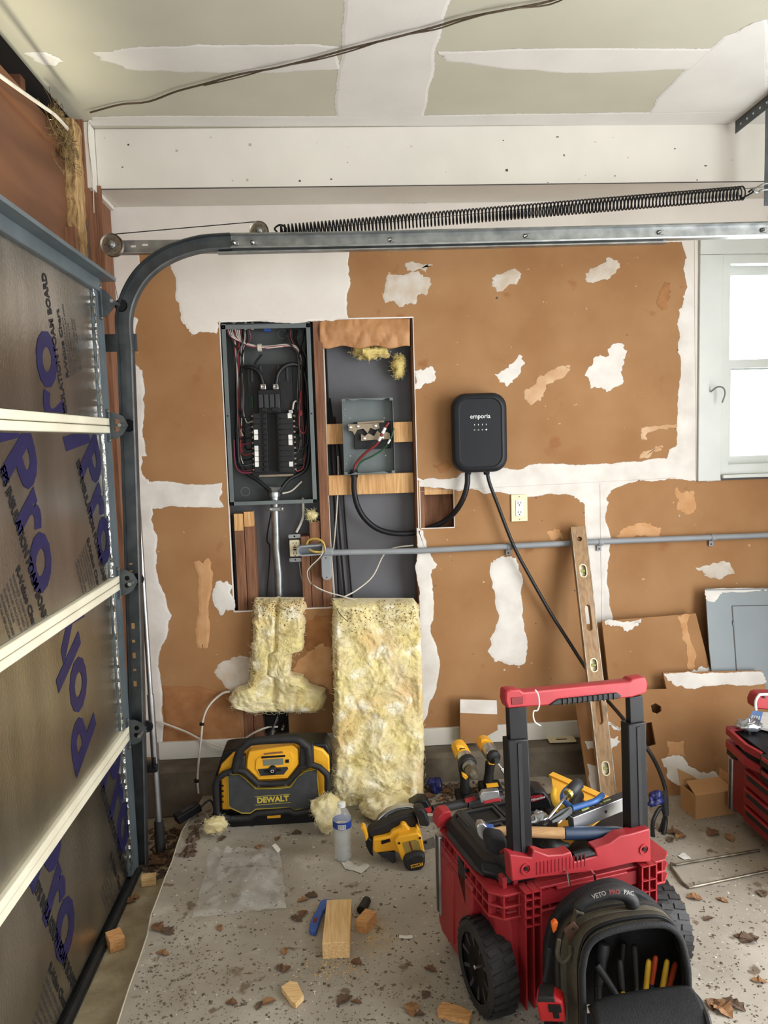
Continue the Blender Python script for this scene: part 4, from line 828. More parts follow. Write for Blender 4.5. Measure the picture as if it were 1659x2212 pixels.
# ---- insulation
slabmesh('insulation_batt', [(716, 893, 1292), (718, 905, 1310), (718, 910, 1400), (722, 913, 1500), (718, 915, 1600), (715, 914, 1700), (714, 912, 1742), (716, 906, 1752)], -.05, .085, 'insul', 'tall yellow fibreglass batt leaning under the open bay', 'insulation', seed=1, yfun=lambda t: -.03-.17*t, nx=90, nz=220, amp=.017)
def grv(s, t): return .022*math.exp(-((s-.46)/.035)**2)*(1 if t < .9 else .3)
slabmesh('insulation_batt', [(556, 655, 1290), (548, 660, 1302), (546, 657, 1398), (543, 632, 1405), (541, 628, 1450), (541, 655, 1456), (538, 668, 1475), (503, 702, 1486), (498, 704, 1500), (500, 702, 1518), (545, 686, 1528), (560, 680, 1534)], -.012, .07, 'insul', 'torn yellow batt with flared foot below the panel', 'insulation', seed=5, nx=76, nz=110, amp=.017, groove=grv, rag=7)
c = at(708, 1800, z=0)
lump('insulation_tuft', [(at(704, 1752, y=-.47), (.05, .05, .066))], 'insul', 'round yellow clump at the foot of the batt beside the radio', 'insulation', 4, amp=.02, fr=18, nu=44, nv=30, group='fibreglass insulation pieces')
c = at(825, 1775, z=0)
lump('insulation_tuft', [((c.x+.035, c.y+.03, .045), (.115, .08, .05))], 'insul', 'yellow insulation spilling onto the floor behind the bottle', 'insulation', 6, amp=.018, fr=18, nu=56, nv=30, group='fibreglass insulation pieces')
c = at(465, 1795, z=0); lump('insulation_tuft', [(at(463, 1781, y=-.45), (.042, .028, .027))], 'insul', 'small yellow scrap on the floor at the radio corner', 'insulation', 7, amp=.012, fr=30, nu=30, nv=20, group='fibreglass insulation pieces')
# ---- telecom box in the low wall opening
tb = T('cable_box', 'black recessed box with cable connectors above the radio', 'junction box', (-.345, .05, .19))
MB().mm(HT[0], HT[1], .07, .073, HT[2], HT[3]).mm(HT[0], HT[0]+.003, .013, .07, HT[2], HT[3]).mm(HT[1]-.003, HT[1], .013, .07, HT[2], HT[3]).build('housing', 'black_matte', tb)
for px, py, s in ((598, 1556, 0), (610, 1570, 1), (590, 1580, 0)):
    q = W(px, py, -.015); MB().lathe([(.006, -.014), (.006, 0), (.009, .001), (.009, .009), (.005, .01), (.005, .018)], q, (.25, -.3, 1) if not s else (.1, -.2, 1), 6).build('connector', 'chrome', tb)
MB().mm(-.37, -.255, -.06, -.005, .178, .198).build('ledge_block', 'wall_paint', tb, bev=.002)
wire([(560, 1535, .03), (580, 1550, .0), (600, 1540, -.03), (585, 1580, -.068), (560, 1610, -.09), (545, 1640, -.12)], .005, 'wire_black', name='black_cable', label='black cable dropping from the low box behind the radio', cat='cable')
wire([(600, 1570, -.03), (575, 1572, -.05), (545, 1585, -.06), (515, 1605, -.05), (495, 1618, -.05), (440, 1600, -.03), (400, 1580, -.03), (340, 1558, -.02), (318, 1555, -.02)], .004, 'cable_white', name='white_cable', label='white cable running left along the baseboard from the low box', cat='cable')
wc = T('telephone_cable', 'white cord arching down the wall left of the radio with black clips', 'cable', at(428, 1712, y=-.13))
wire([(497, 1494, -.02), (480, 1498, -.03), (455, 1520, -.04), (440, 1550, -.05), (434, 1600, -.07), (428, 1660, -.1), (427, 1690, -.12), (429, 1714, -.13)], .005, 'cable_white', wc, name='cord')
for px, py, y in ((436, 1564, -.055), (425, 1687, -.12)): MB().box(W(px, py, y), (.018, .014, .012)).build('clip', 'black_plastic', wc, bev=.002)
# ---- drywall square, cover plate, wedge at the wall foot
q = [(994, 1510), (1073, 1512), (1075, 1577), (1052, 1590), (1040, 1606), (994, 1605)]
ds = T('drywall_square', 'small brown drywall square with white top leaning on the baseboard', 'drywall piece', W(1030, 1606, -.07))
MB().pp(q, -.062, .012).build('board', 'board_paper', ds)
MB().pp([(994, 1511), (1073, 1513), (1074, 1543), (994, 1540)], -.0635, .001).build('plaster_band', 'mud', ds)
c = at(1213, 1598, z=.131); MB().plate(rrect(.115, .06, .004, 2), [rrect(.05, .018, .005, 3), circ(.003, 6, -.045, 0), circ(.003, 6, .045, 0)], c, (1, -.05, 0), (.05, 1, 0), .004).build('cover_plate', 'ivory', label='loose ivory cover plate lying on the concrete curb', cat='cover plate')
wb = MB(); c = at(1092, 1594, z=.13); wb.prism([(-.04, .002), (-.032, -.001), (.06, .0), (.06, .03), (-.01, .028), (-.04, .018)], c+Vector((0, .02, 0)), (1, 0, 0), (0, 0, 1), .04)
wb.build('black_wedge', 'black_plastic', bev=.003, label='black plastic wedge on the curb beside the drywall square', cat='wedge')
# ---- telescoping pole
pl = T('telescoping_pole', 'silver telescoping pole with black foot leaning by the track', 'pole', at(350, 1838, z=-.06))
A, B = W(291, 985, -.33), at(347, 1836, y=-.415)
B.z = max(B.z, -.08)
t1 = .50
MB().cyl(A, A.lerp(B, .62), .0095, n=14).build('inner_tube', 'alu', pl, smooth=40)
MB().cyl(A.lerp(B, .6), A.lerp(B, .93), .0125, n=14).build('outer_tube', 'alu', pl, smooth=40)
MB().cyl(A.lerp(B, .925), B, .017, .019, n=14).build('foot', 'black_rubber', pl, smooth=40)
q = A.lerp(B, .785); MB().box(q+Vector((-.014, -.004, 0)), (.05, .035, .03)).build('clamp', 'black_plastic', pl, bev=.004); MB().box(q+Vector((.002, -.018, .022)), (.012, .014, .04)).build('lever', 'black_plastic', pl, bev=.003)
# ================================================================== leaning sheets, level, box
def zp(pxs, z, h): # outline seen on a surface of height z, thickness h downwards
    return MB().loft([[at(p[0], p[1], z=z) for p in pxs], [at(p[0], p[1], z=z)-Vector((0, 0, h)) for p in pxs]])
def leaning(pxs, holes, p, n, d, name, m, label, cat, amp=.0):
    n = Vector(n).normalized(); p = Vector(p); U = Vector((1, 0, 0)); U = (U-n*U.dot(n)).normalized(); V = n.cross(U) if n.cross(U).z > 0 else U.cross(n)
    f = lambda q: ((onplane(q[0], q[1], p, n)-p).dot(U), (onplane(q[0], q[1], p, n)-p).dot(V))
    o = T(name, label, cat, p)
    out = [f(q) for q in pxs]
    if amp: out = jag(out, amp, 2, 3)
    Nn = U.cross(V); mb = MB().plate(out, [[f(q) for q in h] for h in holes], p, U, V, d if Nn.y > 0 else -d)
    mb.build('board', m, o); return o, f, p, U, V, n
def film(o, pxs, f, p, U, V, n, m, amp=.008, w_=.01):
    P = jag([f(q) for q in pxs], amp, 3, len(pxs)+int(pxs[0][0])); N = len(P); ar = sum(P[i][0]*P[(i+1) % N][1]-P[(i+1) % N][0]*P[i][1] for i in range(N)); sg = 1 if ar > 0 else -1
    I = []
    for i in range(N):
        a, c = Vector(P[i-6]), Vector(P[(i+6) % N]); t = (c-a).normalized(); I.append((P[i][0]-t.y*w_*sg, P[i][1]+t.x*w_*sg))
    nn = n if n.y < 0 else -n
    mb = MB(); mb.loft([[p+U*u+V*v+nn*.0003 for u, v in P], [p+U*u+V*v+nn*.0016 for u, v in I]], False, True); mb.att = {'feather': [.12]*N+[1.0]*N}
    return mb.build('plaster_or_glint_patch', m, o, recalc=False)
# rear sheet
A_ = leaning([(1300, 1341), (1420, 1332), (1503, 1325), (1540, 1470), (1560, 1560), (1570, 1660), (1330, 1665), (1318, 1500)], [], (1.2, -.2, .002), (0, -1, .22), .0127, 'drywall_sheet', 'board_paper', 'cut drywall sheet behind the larger one, topped by a white corner smear', 'drywall')
o = A_[0]; o['group'] = 'leaning drywall offcuts'
film(o, [(1306, 1342), (1385, 1336), (1380, 1350), (1355, 1366), (1330, 1352), (1308, 1350)], *A_[1:], 'patch_white'); film(o, [(1462, 1332), (1490, 1328), (1500, 1400), (1502, 1440), (1485, 1445), (1472, 1380)], *A_[1:], 'stain_light'); film(o, [(1488, 1452), (1510, 1440), (1532, 1438), (1535, 1462), (1490, 1462)], *A_[1:], 'patch_white')
B_ = leaning([(1240, 1496), (1400, 1489), (1440, 1488), (1432, 1453), (1540, 1450), (1645, 1448), (1662, 1520), (1700, 1700), (1708, 1752), (1600, 1746), (1440, 1733), (1276, 1738)], [[(1396, 1562), (1408, 1560), (1417, 1608), (1395, 1614)], [(1406, 1524), (1416, 1519), (1428, 1526), (1429, 1536), (1420, 1542), (1409, 1538)]], (1.1, -.335, .002), (0, -1, .40), .0127, 'drywall_sheet', 'board_paper', 'large notched drywall sheet with a round hole leaning at the wall', 'drywall', amp=.0)
o = B_[0]; o['group'] = 'leaning drywall offcuts'
film(o, [(1434, 1455), (1643, 1450), (1650, 1478), (1560, 1480), (1480, 1488), (1455, 1480)], *B_[1:], 'patch_white'); film(o, [(1428, 1640), (1450, 1632), (1480, 1640), (1500, 1658), (1540, 1665), (1580, 1685), (1585, 1712), (1500, 1708), (1440, 1680)], *B_[1:], 'patch_white')
film(o, [(1264, 1600), (1300, 1592), (1336, 1590), (1332, 1612), (1300, 1640), (1270, 1620)], *B_[1:], 'patch_white'); film(o, [(1268, 1650), (1290, 1655), (1290, 1730), (1276, 1735)], *B_[1:], 'patch_white'); film(o, [(1310, 1555), (1342, 1570), (1340, 1578), (1312, 1566)], *B_[1:], 'patch_white')
film(o, [(1440, 1600), (1478, 1600), (1482, 1635), (1442, 1632)], *B_[1:], 'stain_light', amp=.003)
# grey panel cover
C_ = leaning([(1524, 1272), (1800, 1268), (1810, 1500), (1545, 1520), (1532, 1400)], [], (1.65, -.16, .25), (0, -1, .2), .006, 'panel_cover', 'cover_grey', 'blue-grey metal panel cover leaning behind the drywall sheets', 'panel cover')
o, f, p, U, V, n = C_; nn = n if n.y < 0 else -n
def strip(a, b, w_, m, name):
    A, B = [p+U*f(q)[0]+V*f(q)[1]+nn*.0008 for q in (a, b)]; MB().bar(A, B, w_, .0016, up=nn).build(name, m, o)
strip((1581, 1309), (1800, 1305), .003, 'grey_print', 'door_gap'); strip((1581, 1309), (1592, 1470), .003, 'grey_print', 'door_gap')
MB().plate([f(q) for q in ((1583, 1311), (1800, 1307), (1805, 1480), (1594, 1482))], [], p+nn*.001, U, V, -.002).build('cover_door', 'cover_grey', o)
q = p+U*f((1584, 1347))[0]+V*f((1584, 1347))[1]; MB().box(q+nn*.003, (.008, .006, .022)).build('hinge', 'cover_grey', o, bev=.001)
q = p+U*f((1537, 1295))[0]+V*f((1537, 1295))[1]; MB().lathe([(.006, 0), (.006, .0012)], q, nn, 10).build('screw_hole', 'black_plastic', o)
film(o, [(1524, 1273), (1660, 1270), (1640, 1277), (1560, 1280), (1545, 1300), (1528, 1298)], *C_[1:], 'patch_white', amp=.004, w_=.004)
MB().bar(p+U*f((1525, 1274))[0]+V*f((1525, 1274))[1], p+U*f((1798, 1269))[0]+V*f((1798, 1269))[1], .012, .004).build('rolled_edge', 'cover_grey', o)
# wooden spirit level, 4 ft
lv = T('spirit_level', 'long wooden spirit level with oval vials leaning against the wall', 'level', at(1315, 1742, z=0))
tA, tB = at(1249, 1137, y=-.055), at(1318, 1742, z=.001); V = (tA-tB); LL = V.length; V.normalize(); U = Vector((1, 0, 0)); U = (U-V*U.dot(V)).normalized(); Nn = U.cross(V)
hw = .031
lf = lambda px, py: (onplane(px, py, tB, Nn)-tB).dot(V)
h1, h2 = lf(1274, 1334), lf(1292, 1535); v1, v2, v3, ch_ = lf(1258, 1233), lf(1281, 1437), lf(1306, 1660), lf(1253, 1164)
lp = MB().plate([(-hw, 0), (hw, 0), (hw, LL), (-hw, LL)], [rrect(.022, .105, .011, 5, 0, h1), rrect(.022, .105, .011, 5, 0, h2), rrect(.026, .05, .013, 5, 0, v1), rrect(.026, .05, .013, 5, 0, v2), rrect(.026, .05, .013, 5, 0, v3), circ(.010, 12, 0, ch_)], tB, U, V, .028 if Nn.y > 0 else -.028)
lb = lp.build('body', 'level_wood', lv, bev=.0015, seg=1)
bk = Vector(Nn) if Nn.y > 0 else -Nn
for v in (v1, v2, v3):
    o_ = tB+V*v; rg = MB().plate(rrect(.032, .056, .016, 5), [rrect(.024, .048, .012, 5)], o_-bk*.001, U, V, .004 if Nn.y > 0 else -.004).build('vial_ring', 'ivory', lv)
    MB().prism(rrect(.024, .048, .012, 5), o_+bk*.016, U, V, .004 if Nn.y > 0 else -.004).build('vial_back', 'ivory', rg); MB().cyl(o_+bk*.008-U*.009, o_+bk*.008+U*.009, .005, n=8).build('vial', 'vial', rg)
for s in (-1, 1): MB().bar(tB+U*s*(hw-.001)+bk*.001, tB+V*LL+U*s*(hw-.001)+bk*.001, .004, .004, up=tuple(U)).build('brass_edge', 'old_steel', lv)
# cardboard box
cbx = T('cardboard_box', 'small open brown cardboard box on the floor before the drywall', 'box', at(1530, 1765, z=0))
f0, f1 = at(1502, 1770, z=0), at(1590, 1757, z=0); U = (f1-f0).normalized(); V = Vector((-U.y, U.x, 0)); wd, dp, ht = .165, .095, at(1501, 1719, y=f0.y).z
M = basis(f0, U, V); th = .004
MB().mm(0, wd, 0, th, 0, ht, M).mm(0, wd, dp-th, dp, 0, ht, M).mm(0, th, th, dp-th, 0, ht, M).mm(wd-th, wd, th, dp-th, 0, ht, M).mm(th, wd-th, th, dp-th, 0, th, M).build('carton', 'cardboard', cbx)
MB().add([M @ Vector(v) for v in ((0, .001, ht), (wd, .001, ht), (wd-.012, dp*.82, ht+.018), (.012, dp*.82, ht+.018), (0, .004, ht+.003), (wd, .004, ht+.003), (wd-.012, dp*.82, ht+.021), (.012, dp*.82, ht+.021))], [(3, 2, 1, 0), (4, 5, 6, 7), (0, 1, 5, 4), (1, 2, 6, 5), (2, 3, 7, 6), (3, 0, 4, 7)]).build('front_flap', 'cardboard', cbx)
MB().add([M @ Vector(v) for v in ((.0, dp, ht), (.09, dp, ht), (.075, dp+.03, ht+.01), (.0, dp+.02, ht+.055), (0, dp+.003, ht), (.09, dp+.003, ht), (.075, dp+.033, ht+.01), (.0, dp+.023, ht+.055))], [(3, 2, 1, 0), (4, 5, 6, 7), (0, 1, 5, 4), (1, 2, 6, 5), (2, 3, 7, 6), (3, 0, 4, 7)]).build('back_flap', 'cardboard', cbx)
MB().add([M @ Vector(v) for v in ((wd, .005, ht), (wd, dp, ht), (wd+.01, dp+.01, ht+.04), (wd+.01, .02, ht+.04), (wd+.003, .005, ht), (wd+.003, dp, ht), (wd+.013, dp+.01, ht+.04), (wd+.013, .02, ht+.04))], [(3, 2, 1, 0), (4, 5, 6, 7), (0, 1, 5, 4), (1, 2, 6, 5), (2, 3, 7, 6), (3, 0, 4, 7)]).build('side_flap', 'cardboard', cbx)
# ================================================================== radio
rc = lambda pts: [(420+a/5.184, 1560+b/5.184) for a, b in pts]
RY = -.375
ra = T('jobsite_radio', 'yellow and black jobsite radio with roll cage on the floor', 'radio', at(585, 1785, y=RY))
ra.location.z = 0; FR[ra.name] = Matrix.Translation(ra.location)
MB().pp(rc([(320, 330), (440, 310), (640, 300), (1110, 240), (1480, 240), (1520, 310), (1520, 800), (1440, 1000), (1400, 1170), (400, 1190), (330, 1120), (230, 1060), (215, 660)]), RY+.03, .12).build('core', 'black_plastic', ra, bev=.008)
MB().pp(rc([(262, 590), (300, 480), (430, 350), (640, 310), (1110, 240), (1340, 280), (1440, 310), (1510, 390), (1515, 560), (1450, 800), (1395, 830), (385, 985), (305, 985), (300, 660)]), RY+.015, .06).build('shell', 'yellow_tool', ra, bev=.006)
MB().pp(rc([(370, 590), (500, 585), (570, 630), (690, 745), (960, 740), (1070, 725), (1150, 615), (1240, 550), (1375, 525), (1400, 840), (1390, 905), (1300, 968), (1120, 990), (1060, 960), (690, 980), (630, 1025), (530, 1025), (410, 970), (380, 940)]), RY-.004, .03).build('grille_rim', 'logo_yellow', ra)
gl = MB().pp(rc([(380, 600), (500, 596), (562, 642), (684, 757), (960, 752), (1080, 735), (1160, 622), (1242, 560), (1367, 537), (1390, 832), (1380, 898), (1296, 956), (1122, 977), (1060, 948), (688, 968), (628, 1012), (534, 1012), (418, 960), (390, 935)]), RY-.008, .03).build('grille', 'speaker_grey', ra)
fc = MB().pp(rc([(610, 330), (1100, 258), (1160, 310), (1172, 470), (1045, 632), (722, 650), (582, 515), (588, 420)]), RY-.012, .04).build('face_plate', 'yellow_tool', ra, bev=.004)
MB().pp(rc([(742, 376), (1085, 340), (1108, 400), (1090, 500), (1030, 605), (738, 615), (680, 520), (690, 420)]), RY-.016, .01).build('control_panel', 'yellow_tool', fc, bev=.002)
MB().pp(rc([(770, 420), (994, 406), (997, 474), (774, 490)]), RY-.018, .004).build('display', 'lcd', fc)
MB().pp(rc([(750, 385), (1015, 368), (1017, 388), (752, 408)]), RY-.018, .004).build('vent_slot', 'black_plastic', fc)
MB().pp(rc([(710, 528), (1040, 500), (1050, 522), (1000, 586), (742, 602)]), RY-.018, .004).build('button_strip', 'dark_grey', fc)
for a, b in ((800, 545), (945, 535)): MB().pp(rc([(a-24, b-8), (a+24, b-11), (a+24, b+11), (a-24, b+14)]), RY-.02, .004).build('button', 'black_plastic', fc)
MB().pp(rc([(1018, 420), (1058, 418), (1058, 454), (1018, 456)]), RY-.018, .004).build('button', 'black_plastic', fc)
k = at(*rc([(876, 530)])[0], y=RY-.016); MB().lathe([(.0165, 0), (.015, .014), (.012, .016)], k, (0, -1, 0), 18).build('volume_knob', 'black_plastic', fc, smooth=40); MB().lathe([(.006, .0162), (.006, .0166), (.0045, .0166), (.0045, .0162)], k, (0, -1, 0), 14, False).build('power_mark', 'white_print', fc)
MB().pp(rc([(778, 350), (985, 328), (988, 345), (900, 352), (780, 366)]), RY-.0165, .002).build('face_mark', 'stud', fc)
def bars(pts, r, name, y=RY-.012): return MB().tube([at(*q, y=y) for q in rc(pts)], r, 8).build(name, 'black_rubber', ra, smooth=50, bev=0)
bars([(430, 545), (330, 580), (255, 640), (238, 700), (250, 1010), (275, 1050), (400, 1085)], .0125, 'cage_bar'); bars([(1300, 470), (1400, 505), (1480, 580), (1492, 640), (1490, 800)], .0125, 'cage_bar')
bars([(455, 540), (480, 420), (520, 300), (620, 220), (740, 205), (900, 195), (1120, 188), (1180, 210), (1270, 280), (1285, 380), (1285, 480)], .0165, 'handle', RY-.014)
bars([(455, 530), (560, 555), (640, 630), (705, 690), (870, 690), (1050, 675), (1130, 590), (1190, 510), (1290, 475)], .0125, 'cage_bar')
bars([(250, 1010), (300, 1070), (400, 1085), (630, 1070), (700, 1020), (880, 1008), (1060, 992), (1130, 1025), (1340, 985)], .0125, 'cage_bar')
MB().pp(rc([(425, 560), (450, 390), (570, 380), (560, 545), (520, 580)]), RY-.02, .035).build('cage_plate', 'black_rubber', ra, bev=.005); MB().pp(rc([(1180, 290), (1330, 250), (1340, 470), (1200, 520), (1175, 480)]), RY-.02, .035).build('cage_plate', 'black_rubber', ra, bev=.005)
MB().pp(rc([(340, 1085), (630, 1065), (700, 1015), (1060, 990), (1330, 990), (1420, 1010), (1390, 1165), (1000, 1180), (420, 1190)]), RY-.006, .05).build('battery_base', 'black_plastic', ra, bev=.005)
MB().pp(rc([(810, 1032), (962, 1022), (966, 1072), (815, 1082)]), RY-.012, .008).build('badge', 'yellow_tool', ra, bev=.002)
for a, b in ((405, 580), (430, 1068), (720, 718), (1022, 700), (490, 400), (1255, 350)): MB().lathe([(.005, 0), (.005, .002)], at(*rc([(a, b)])[0], y=RY-.022), (0, -1, 0), 10).build('screw', 'galv_dark', ra)
for k in range(4): q = rc([(315, 712+60*k)])[0]; MB().box(at(*q, y=RY+.013), (.008, .004, .005)).build('vent_slot', 'black_plastic', ra)
lo = at(*rc([(878, 868)])[0], y=RY-.0085); Ul = (at(*rc([(1070, 845)])[0], y=RY)-at(*rc([(690, 873)])[0], y=RY)).normalized(); Vl = Vector((-Ul.z, 0, Ul.x)); Fi = frame(ra).inverted()
text('DEWALT', .029, 'logo_yellow', ra, Fi @ basis(lo, Ul, Vl), bold=.0012, name='logo', sx=1.02)
for dv in (-.0165, .0165): MB().bar(lo+Vl*dv-Ul*.066, lo+Vl*dv+Ul*.066, .0015, .0012, up=(0, 1, 0)).build('logo_line', 'logo_yellow', ra)
# ================================================================== circular saw
sc_ = lambda pts: [(720+a/5.925, 1700+b/5.925) for a, b in pts]
sw = T('circular_saw', 'yellow and black cordless circular saw resting on the floor', 'saw', at(870, 1880, z=0))
def sp_(pts, y, d, name, m, bev=.003, parent=sw): return MB().pp(sc_(pts), y, d).build(name, m, parent, bev=bev)
gd = sp_([(535, 485), (590, 395), (690, 310), (820, 258), (950, 245), (1060, 268), (1105, 292), (1060, 400), (800, 440), (600, 530)], -.635, .03, 'blade_guard', 'alu')
sp_([(600, 450), (700, 350), (820, 290), (940, 272), (1040, 300), (900, 380), (720, 440)], -.637, .004, 'guard_face', 'galv', .001, gd)
sp_([(485, 445), (560, 438), (560, 470), (490, 478)], -.63, .012, 'depth_lever', 'black_plastic')
sp_([(435, 590), (470, 540), (640, 475), (850, 375), (1000, 345), (1040, 350), (1100, 500), (1040, 565), (980, 520), (860, 480), (760, 565), (640, 622), (500, 665), (450, 650)], -.685, .045, 'main_handle', 'black_rubber', .008)
sp_([(1030, 320), (1070, 285), (1140, 278), (1180, 330), (1240, 480), (1215, 515), (1110, 505), (1090, 420)], -.70, .05, 'auxiliary_handle', 'black_rubber', .008)
yb = sp_([(510, 668), (600, 655), (720, 632), (750, 575), (860, 530), (866, 475), (920, 470), (985, 555), (1050, 565), (1075, 495), (1112, 560), (1140, 690), (1150, 850), (900, 900), (780, 822), (530, 855), (505, 800)], -.705, .05, 'motor_housing', 'yellow_tool', .006)
sp_([(780, 700), (830, 640), (1080, 590), (1135, 640), (1172, 850), (1060, 850), (900, 935), (880, 950)], -.735, .05, 'motor_barrel', 'yellow_tool', .008)
sp_([(885, 712), (1050, 672), (1095, 700), (1130, 830), (935, 885)], -.7362, .002, 'rating_label', 'brass', 0)
sp_([(965, 700), (985, 695), (1030, 850), (1010, 855)], -.7368, .002, 'label_stripe', 'wire_red', 0)
sp_([(895, 950), (935, 895), (1050, 850), (1165, 852), (1180, 905), (1180, 1010), (1130, 1070), (975, 1095), (912, 1040)], -.757, .05, 'end_cap', 'black_rubber', .01)
sp_([(990, 1003), (1145, 967), (1149, 1003), (995, 1042)], -.7585, .003, 'badge', 'yellow_tool', 0)
q = at(*sc_([(1069, 1004)])[0], y=-.7590); text('DEWALT', .009, 'black_print', sw, frame(sw).inverted() @ basis(q, (.97, 0, .22), (-.22, 0, .97)), bold=.0003, depth=.0003, name='badge_lettering')
sp_([(345, 535), (380, 502), (412, 520), (452, 650), (415, 705), (395, 612), (372, 560)], -.70, .03, 'battery_foot', 'yellow_tool')
sp_([(410, 700), (450, 655), (512, 700), (500, 850), (516, 900), (470, 862), (420, 765)], -.70, .03, 'battery_latch', 'black_plastic')
sp_([(612, 690), (725, 662), (732, 700), (618, 735)], -.7065, .004, 'grip_window', 'black_plastic', 0)
lg = sp_([(570, 850), (700, 832), (790, 832), (800, 960), (760, 985), (700, 925), (620, 905)], -.70, .03, 'lower_guard', 'dark_grey')
MB().lathe([(.001, 0), (.075, 0), (.075, .0016), (.001, .0016)], at(*sc_([(800, 640)])[0], y=-.64), (0, -1, 0), 40).build('blade', 'alu', sw)
pq = sc_([(1125, 700), (1290, 630), (1335, 770), (1175, 812)]); sh_ = MB().pp(pq, -.665, .004).build('shoe_plate', 'galv', sw, bev=.001); MB().lathe([(.006, 0), (.006, .001)], at(*sc_([(1180, 708)])[0], y=-.665), (0, -1, 0), 10).build('shoe_hole', 'black_plastic', sh_)
sp_([(1205, 370), (1290, 365), (1300, 455), (1235, 460)], -.66, .02, 'bracket', 'alu', .002)
for a, b in ((842, 718), (1110, 652)): MB().lathe([(.004, 0), (.004, .002)], at(*sc_([(a, b)])[0], y=-.7358), (0, -1, 0), 8).build('screw', 'black_plastic', sw)
# ---- black cordless tool with red trim behind the saw
ct = T('cordless_tool', 'long black cordless tool with red trim behind the circular saw', 'power tool', at(960, 1770, z=0))
MB().pp([(884, 1742), (905, 1729), (922, 1730), (936, 1755), (930, 1765), (905, 1752)], -.50, .06).build('battery', 'black_plastic', ct, bev=.004); MB().pp([(917, 1746), (931, 1744), (933, 1752), (926, 1759)], -.502, .01).build('release_button', 'red_bright', ct)
MB().tube([at(932, 1752, y=-.46), at(970, 1742, y=-.42), at(1010, 1734, y=-.38)], [.02, .018, .016], 10).build('grip', 'black_rubber', ct, smooth=50); MB().tube([at(1008, 1733, y=-.38), at(1050, 1722, y=-.36), at(1085, 1724, y=-.36)], [.024, .026, .02], 10).build('head', 'dark_grey', ct, smooth=50)
MB().pp([(1004, 1726), (1026, 1720), (1030, 1728), (1006, 1735)], -.412, .004).build('nameplate', 'red_bright', ct)
# ---- bottle
bo = at(742, 1855, z=0); zt = at(738, 1733, y=bo.y).z; k = zt/.2
btl = T('water_bottle', 'clear plastic water bottle with blue label on the floor', 'bottle', bo)
pf = [(.024, 0), (.029, .004), (.0305, .012)]+[(.0305-.002*(i % 2), .016+.012*i) for i in range(8)]+[(.0275, .112), (.0318, .118), (.0318, .142), (.030, .15), (.022, .17), (.0135, .182), (.0125, .19)]
pf = [(r*1.02, h*k) for r, h in pf]
MB().lathe(pf, bo, (0, 0, 1), 28).build('body', 'clear_plastic', btl, smooth=60)
MB().lathe([(max(r-.0045, .001), h) for r, h in pf if h < .112*k], bo+Vector((0, 0, .0015)), (0, 0, 1), 28).build('water', 'water', btl, smooth=60)
MB().lathe([(.0330, .118*k), (.0330, .142*k)], bo, (0, 0, 1), 28, False).build('label_band', 'label_blue', btl, smooth=60)
MB().lathe([(.0142, .186*k), (.0142, .199*k), (.0125, .2*k)], bo, (0, 0, 1), 20).build('cap', 'white_plastic', btl, smooth=40)
lm = MB()
for i in range(9): a = R(-112+5.2*i); lm.add([bo+Vector((.0332*math.cos(a+j), .0332*math.sin(a+j), z*k)) for j, z in ((-.012*(1+i % 2), .121), (.012*(1+i % 2), .121), (.012*(1+i % 2), .134), (-.012*(1+i % 2), .134))], [(0, 1, 2, 3)])
bp = MB(); rr = .0331
bp.add([bo+Vector((rr*math.cos(a), rr*math.sin(a), z*k)) for a in [R(-116+6*i) for i in range(9)] for z in (.1195, .1355)], [(2*i, 2*i+2, 2*i+3, 2*i+1) for i in range(8)]); bp.build('barcode_patch', 'white_plastic', btl)
lm.build('barcode', 'black_print', btl, recalc=False)
# ---- clear plastic bag
fm = bpy.data.materials.new('film'); fm.use_nodes = True; nt = fm.node_tree; b = nt.nodes['Principled BSDF']; b.inputs['Base Color'].default_value = (.85, .86, .86, 1); b.inputs['Roughness'].default_value = .1
nz_ = nt.nodes.new('ShaderNodeTexNoise'); nz_.inputs['Scale'].default_value = 16; nz_.inputs['Detail'].default_value = 5; tcf = nt.nodes.new('ShaderNodeTexCoord'); nt.links.new(tcf.outputs['Object'], nz_.inputs['Vector'])
mr = nt.nodes.new('ShaderNodeMapRange'); mr.inputs[1].default_value = .4; mr.inputs[2].default_value = .72; mr.inputs[3].default_value = .04; mr.inputs[4].default_value = .2; nt.links.new(nz_.outputs[0], mr.inputs[0]); nt.links.new(mr.outputs[0], b.inputs['Alpha']); MT['film'] = fm
pb = MB(); nx, ny = 46, 40; vs = []; fs = []
ol_ = [(415, 1987), (618, 1966), (606, 1838), (455, 1848)]
for j in range(ny+1):
    for i in range(nx+1):
        s, t = i/nx, j/ny; px = (ol_[0][0]*(1-s)+ol_[1][0]*s)*(1-t)+(ol_[3][0]*(1-s)+ol_[2][0]*s)*t; py = (ol_[0][1]*(1-s)+ol_[1][1]*s)*(1-t)+(ol_[3][1]*(1-s)+ol_[2][1]*s)*t
        p = at(px, py, z=0); e = min(s, 1-s, t, 1-t); wv = noise.noise(Vector((s*2.2+2, t*2.2, 1)))
        h = .006+.03*min(1, e*5)*(.6+wv)+.012*abs(noise.noise(Vector((s*7, t*7, 3))))+(.025*max(0, t-.8)*5*(.3+abs(noise.noise(Vector((s*6, 0, 9))))))
        vs.append(p+Vector((.012*noise.noise(Vector((s*5, t*5, 5))), .012*noise.noise(Vector((t*5, s*5, 8))), max(.003, h))))
for j in range(ny):
    for i in range(nx): q = j*(nx+1)+i; fs.append((q, q+1, q+nx+2, q+nx+1))
pb.add(vs, fs); bgo = pb.build('plastic_bag', 'film', smooth=70, recalc=False, label='crumpled clear plastic bag lying flat on the concrete', cat='bag')
bgo.modifiers.new('thickness', 'SOLIDIFY').thickness = .0004
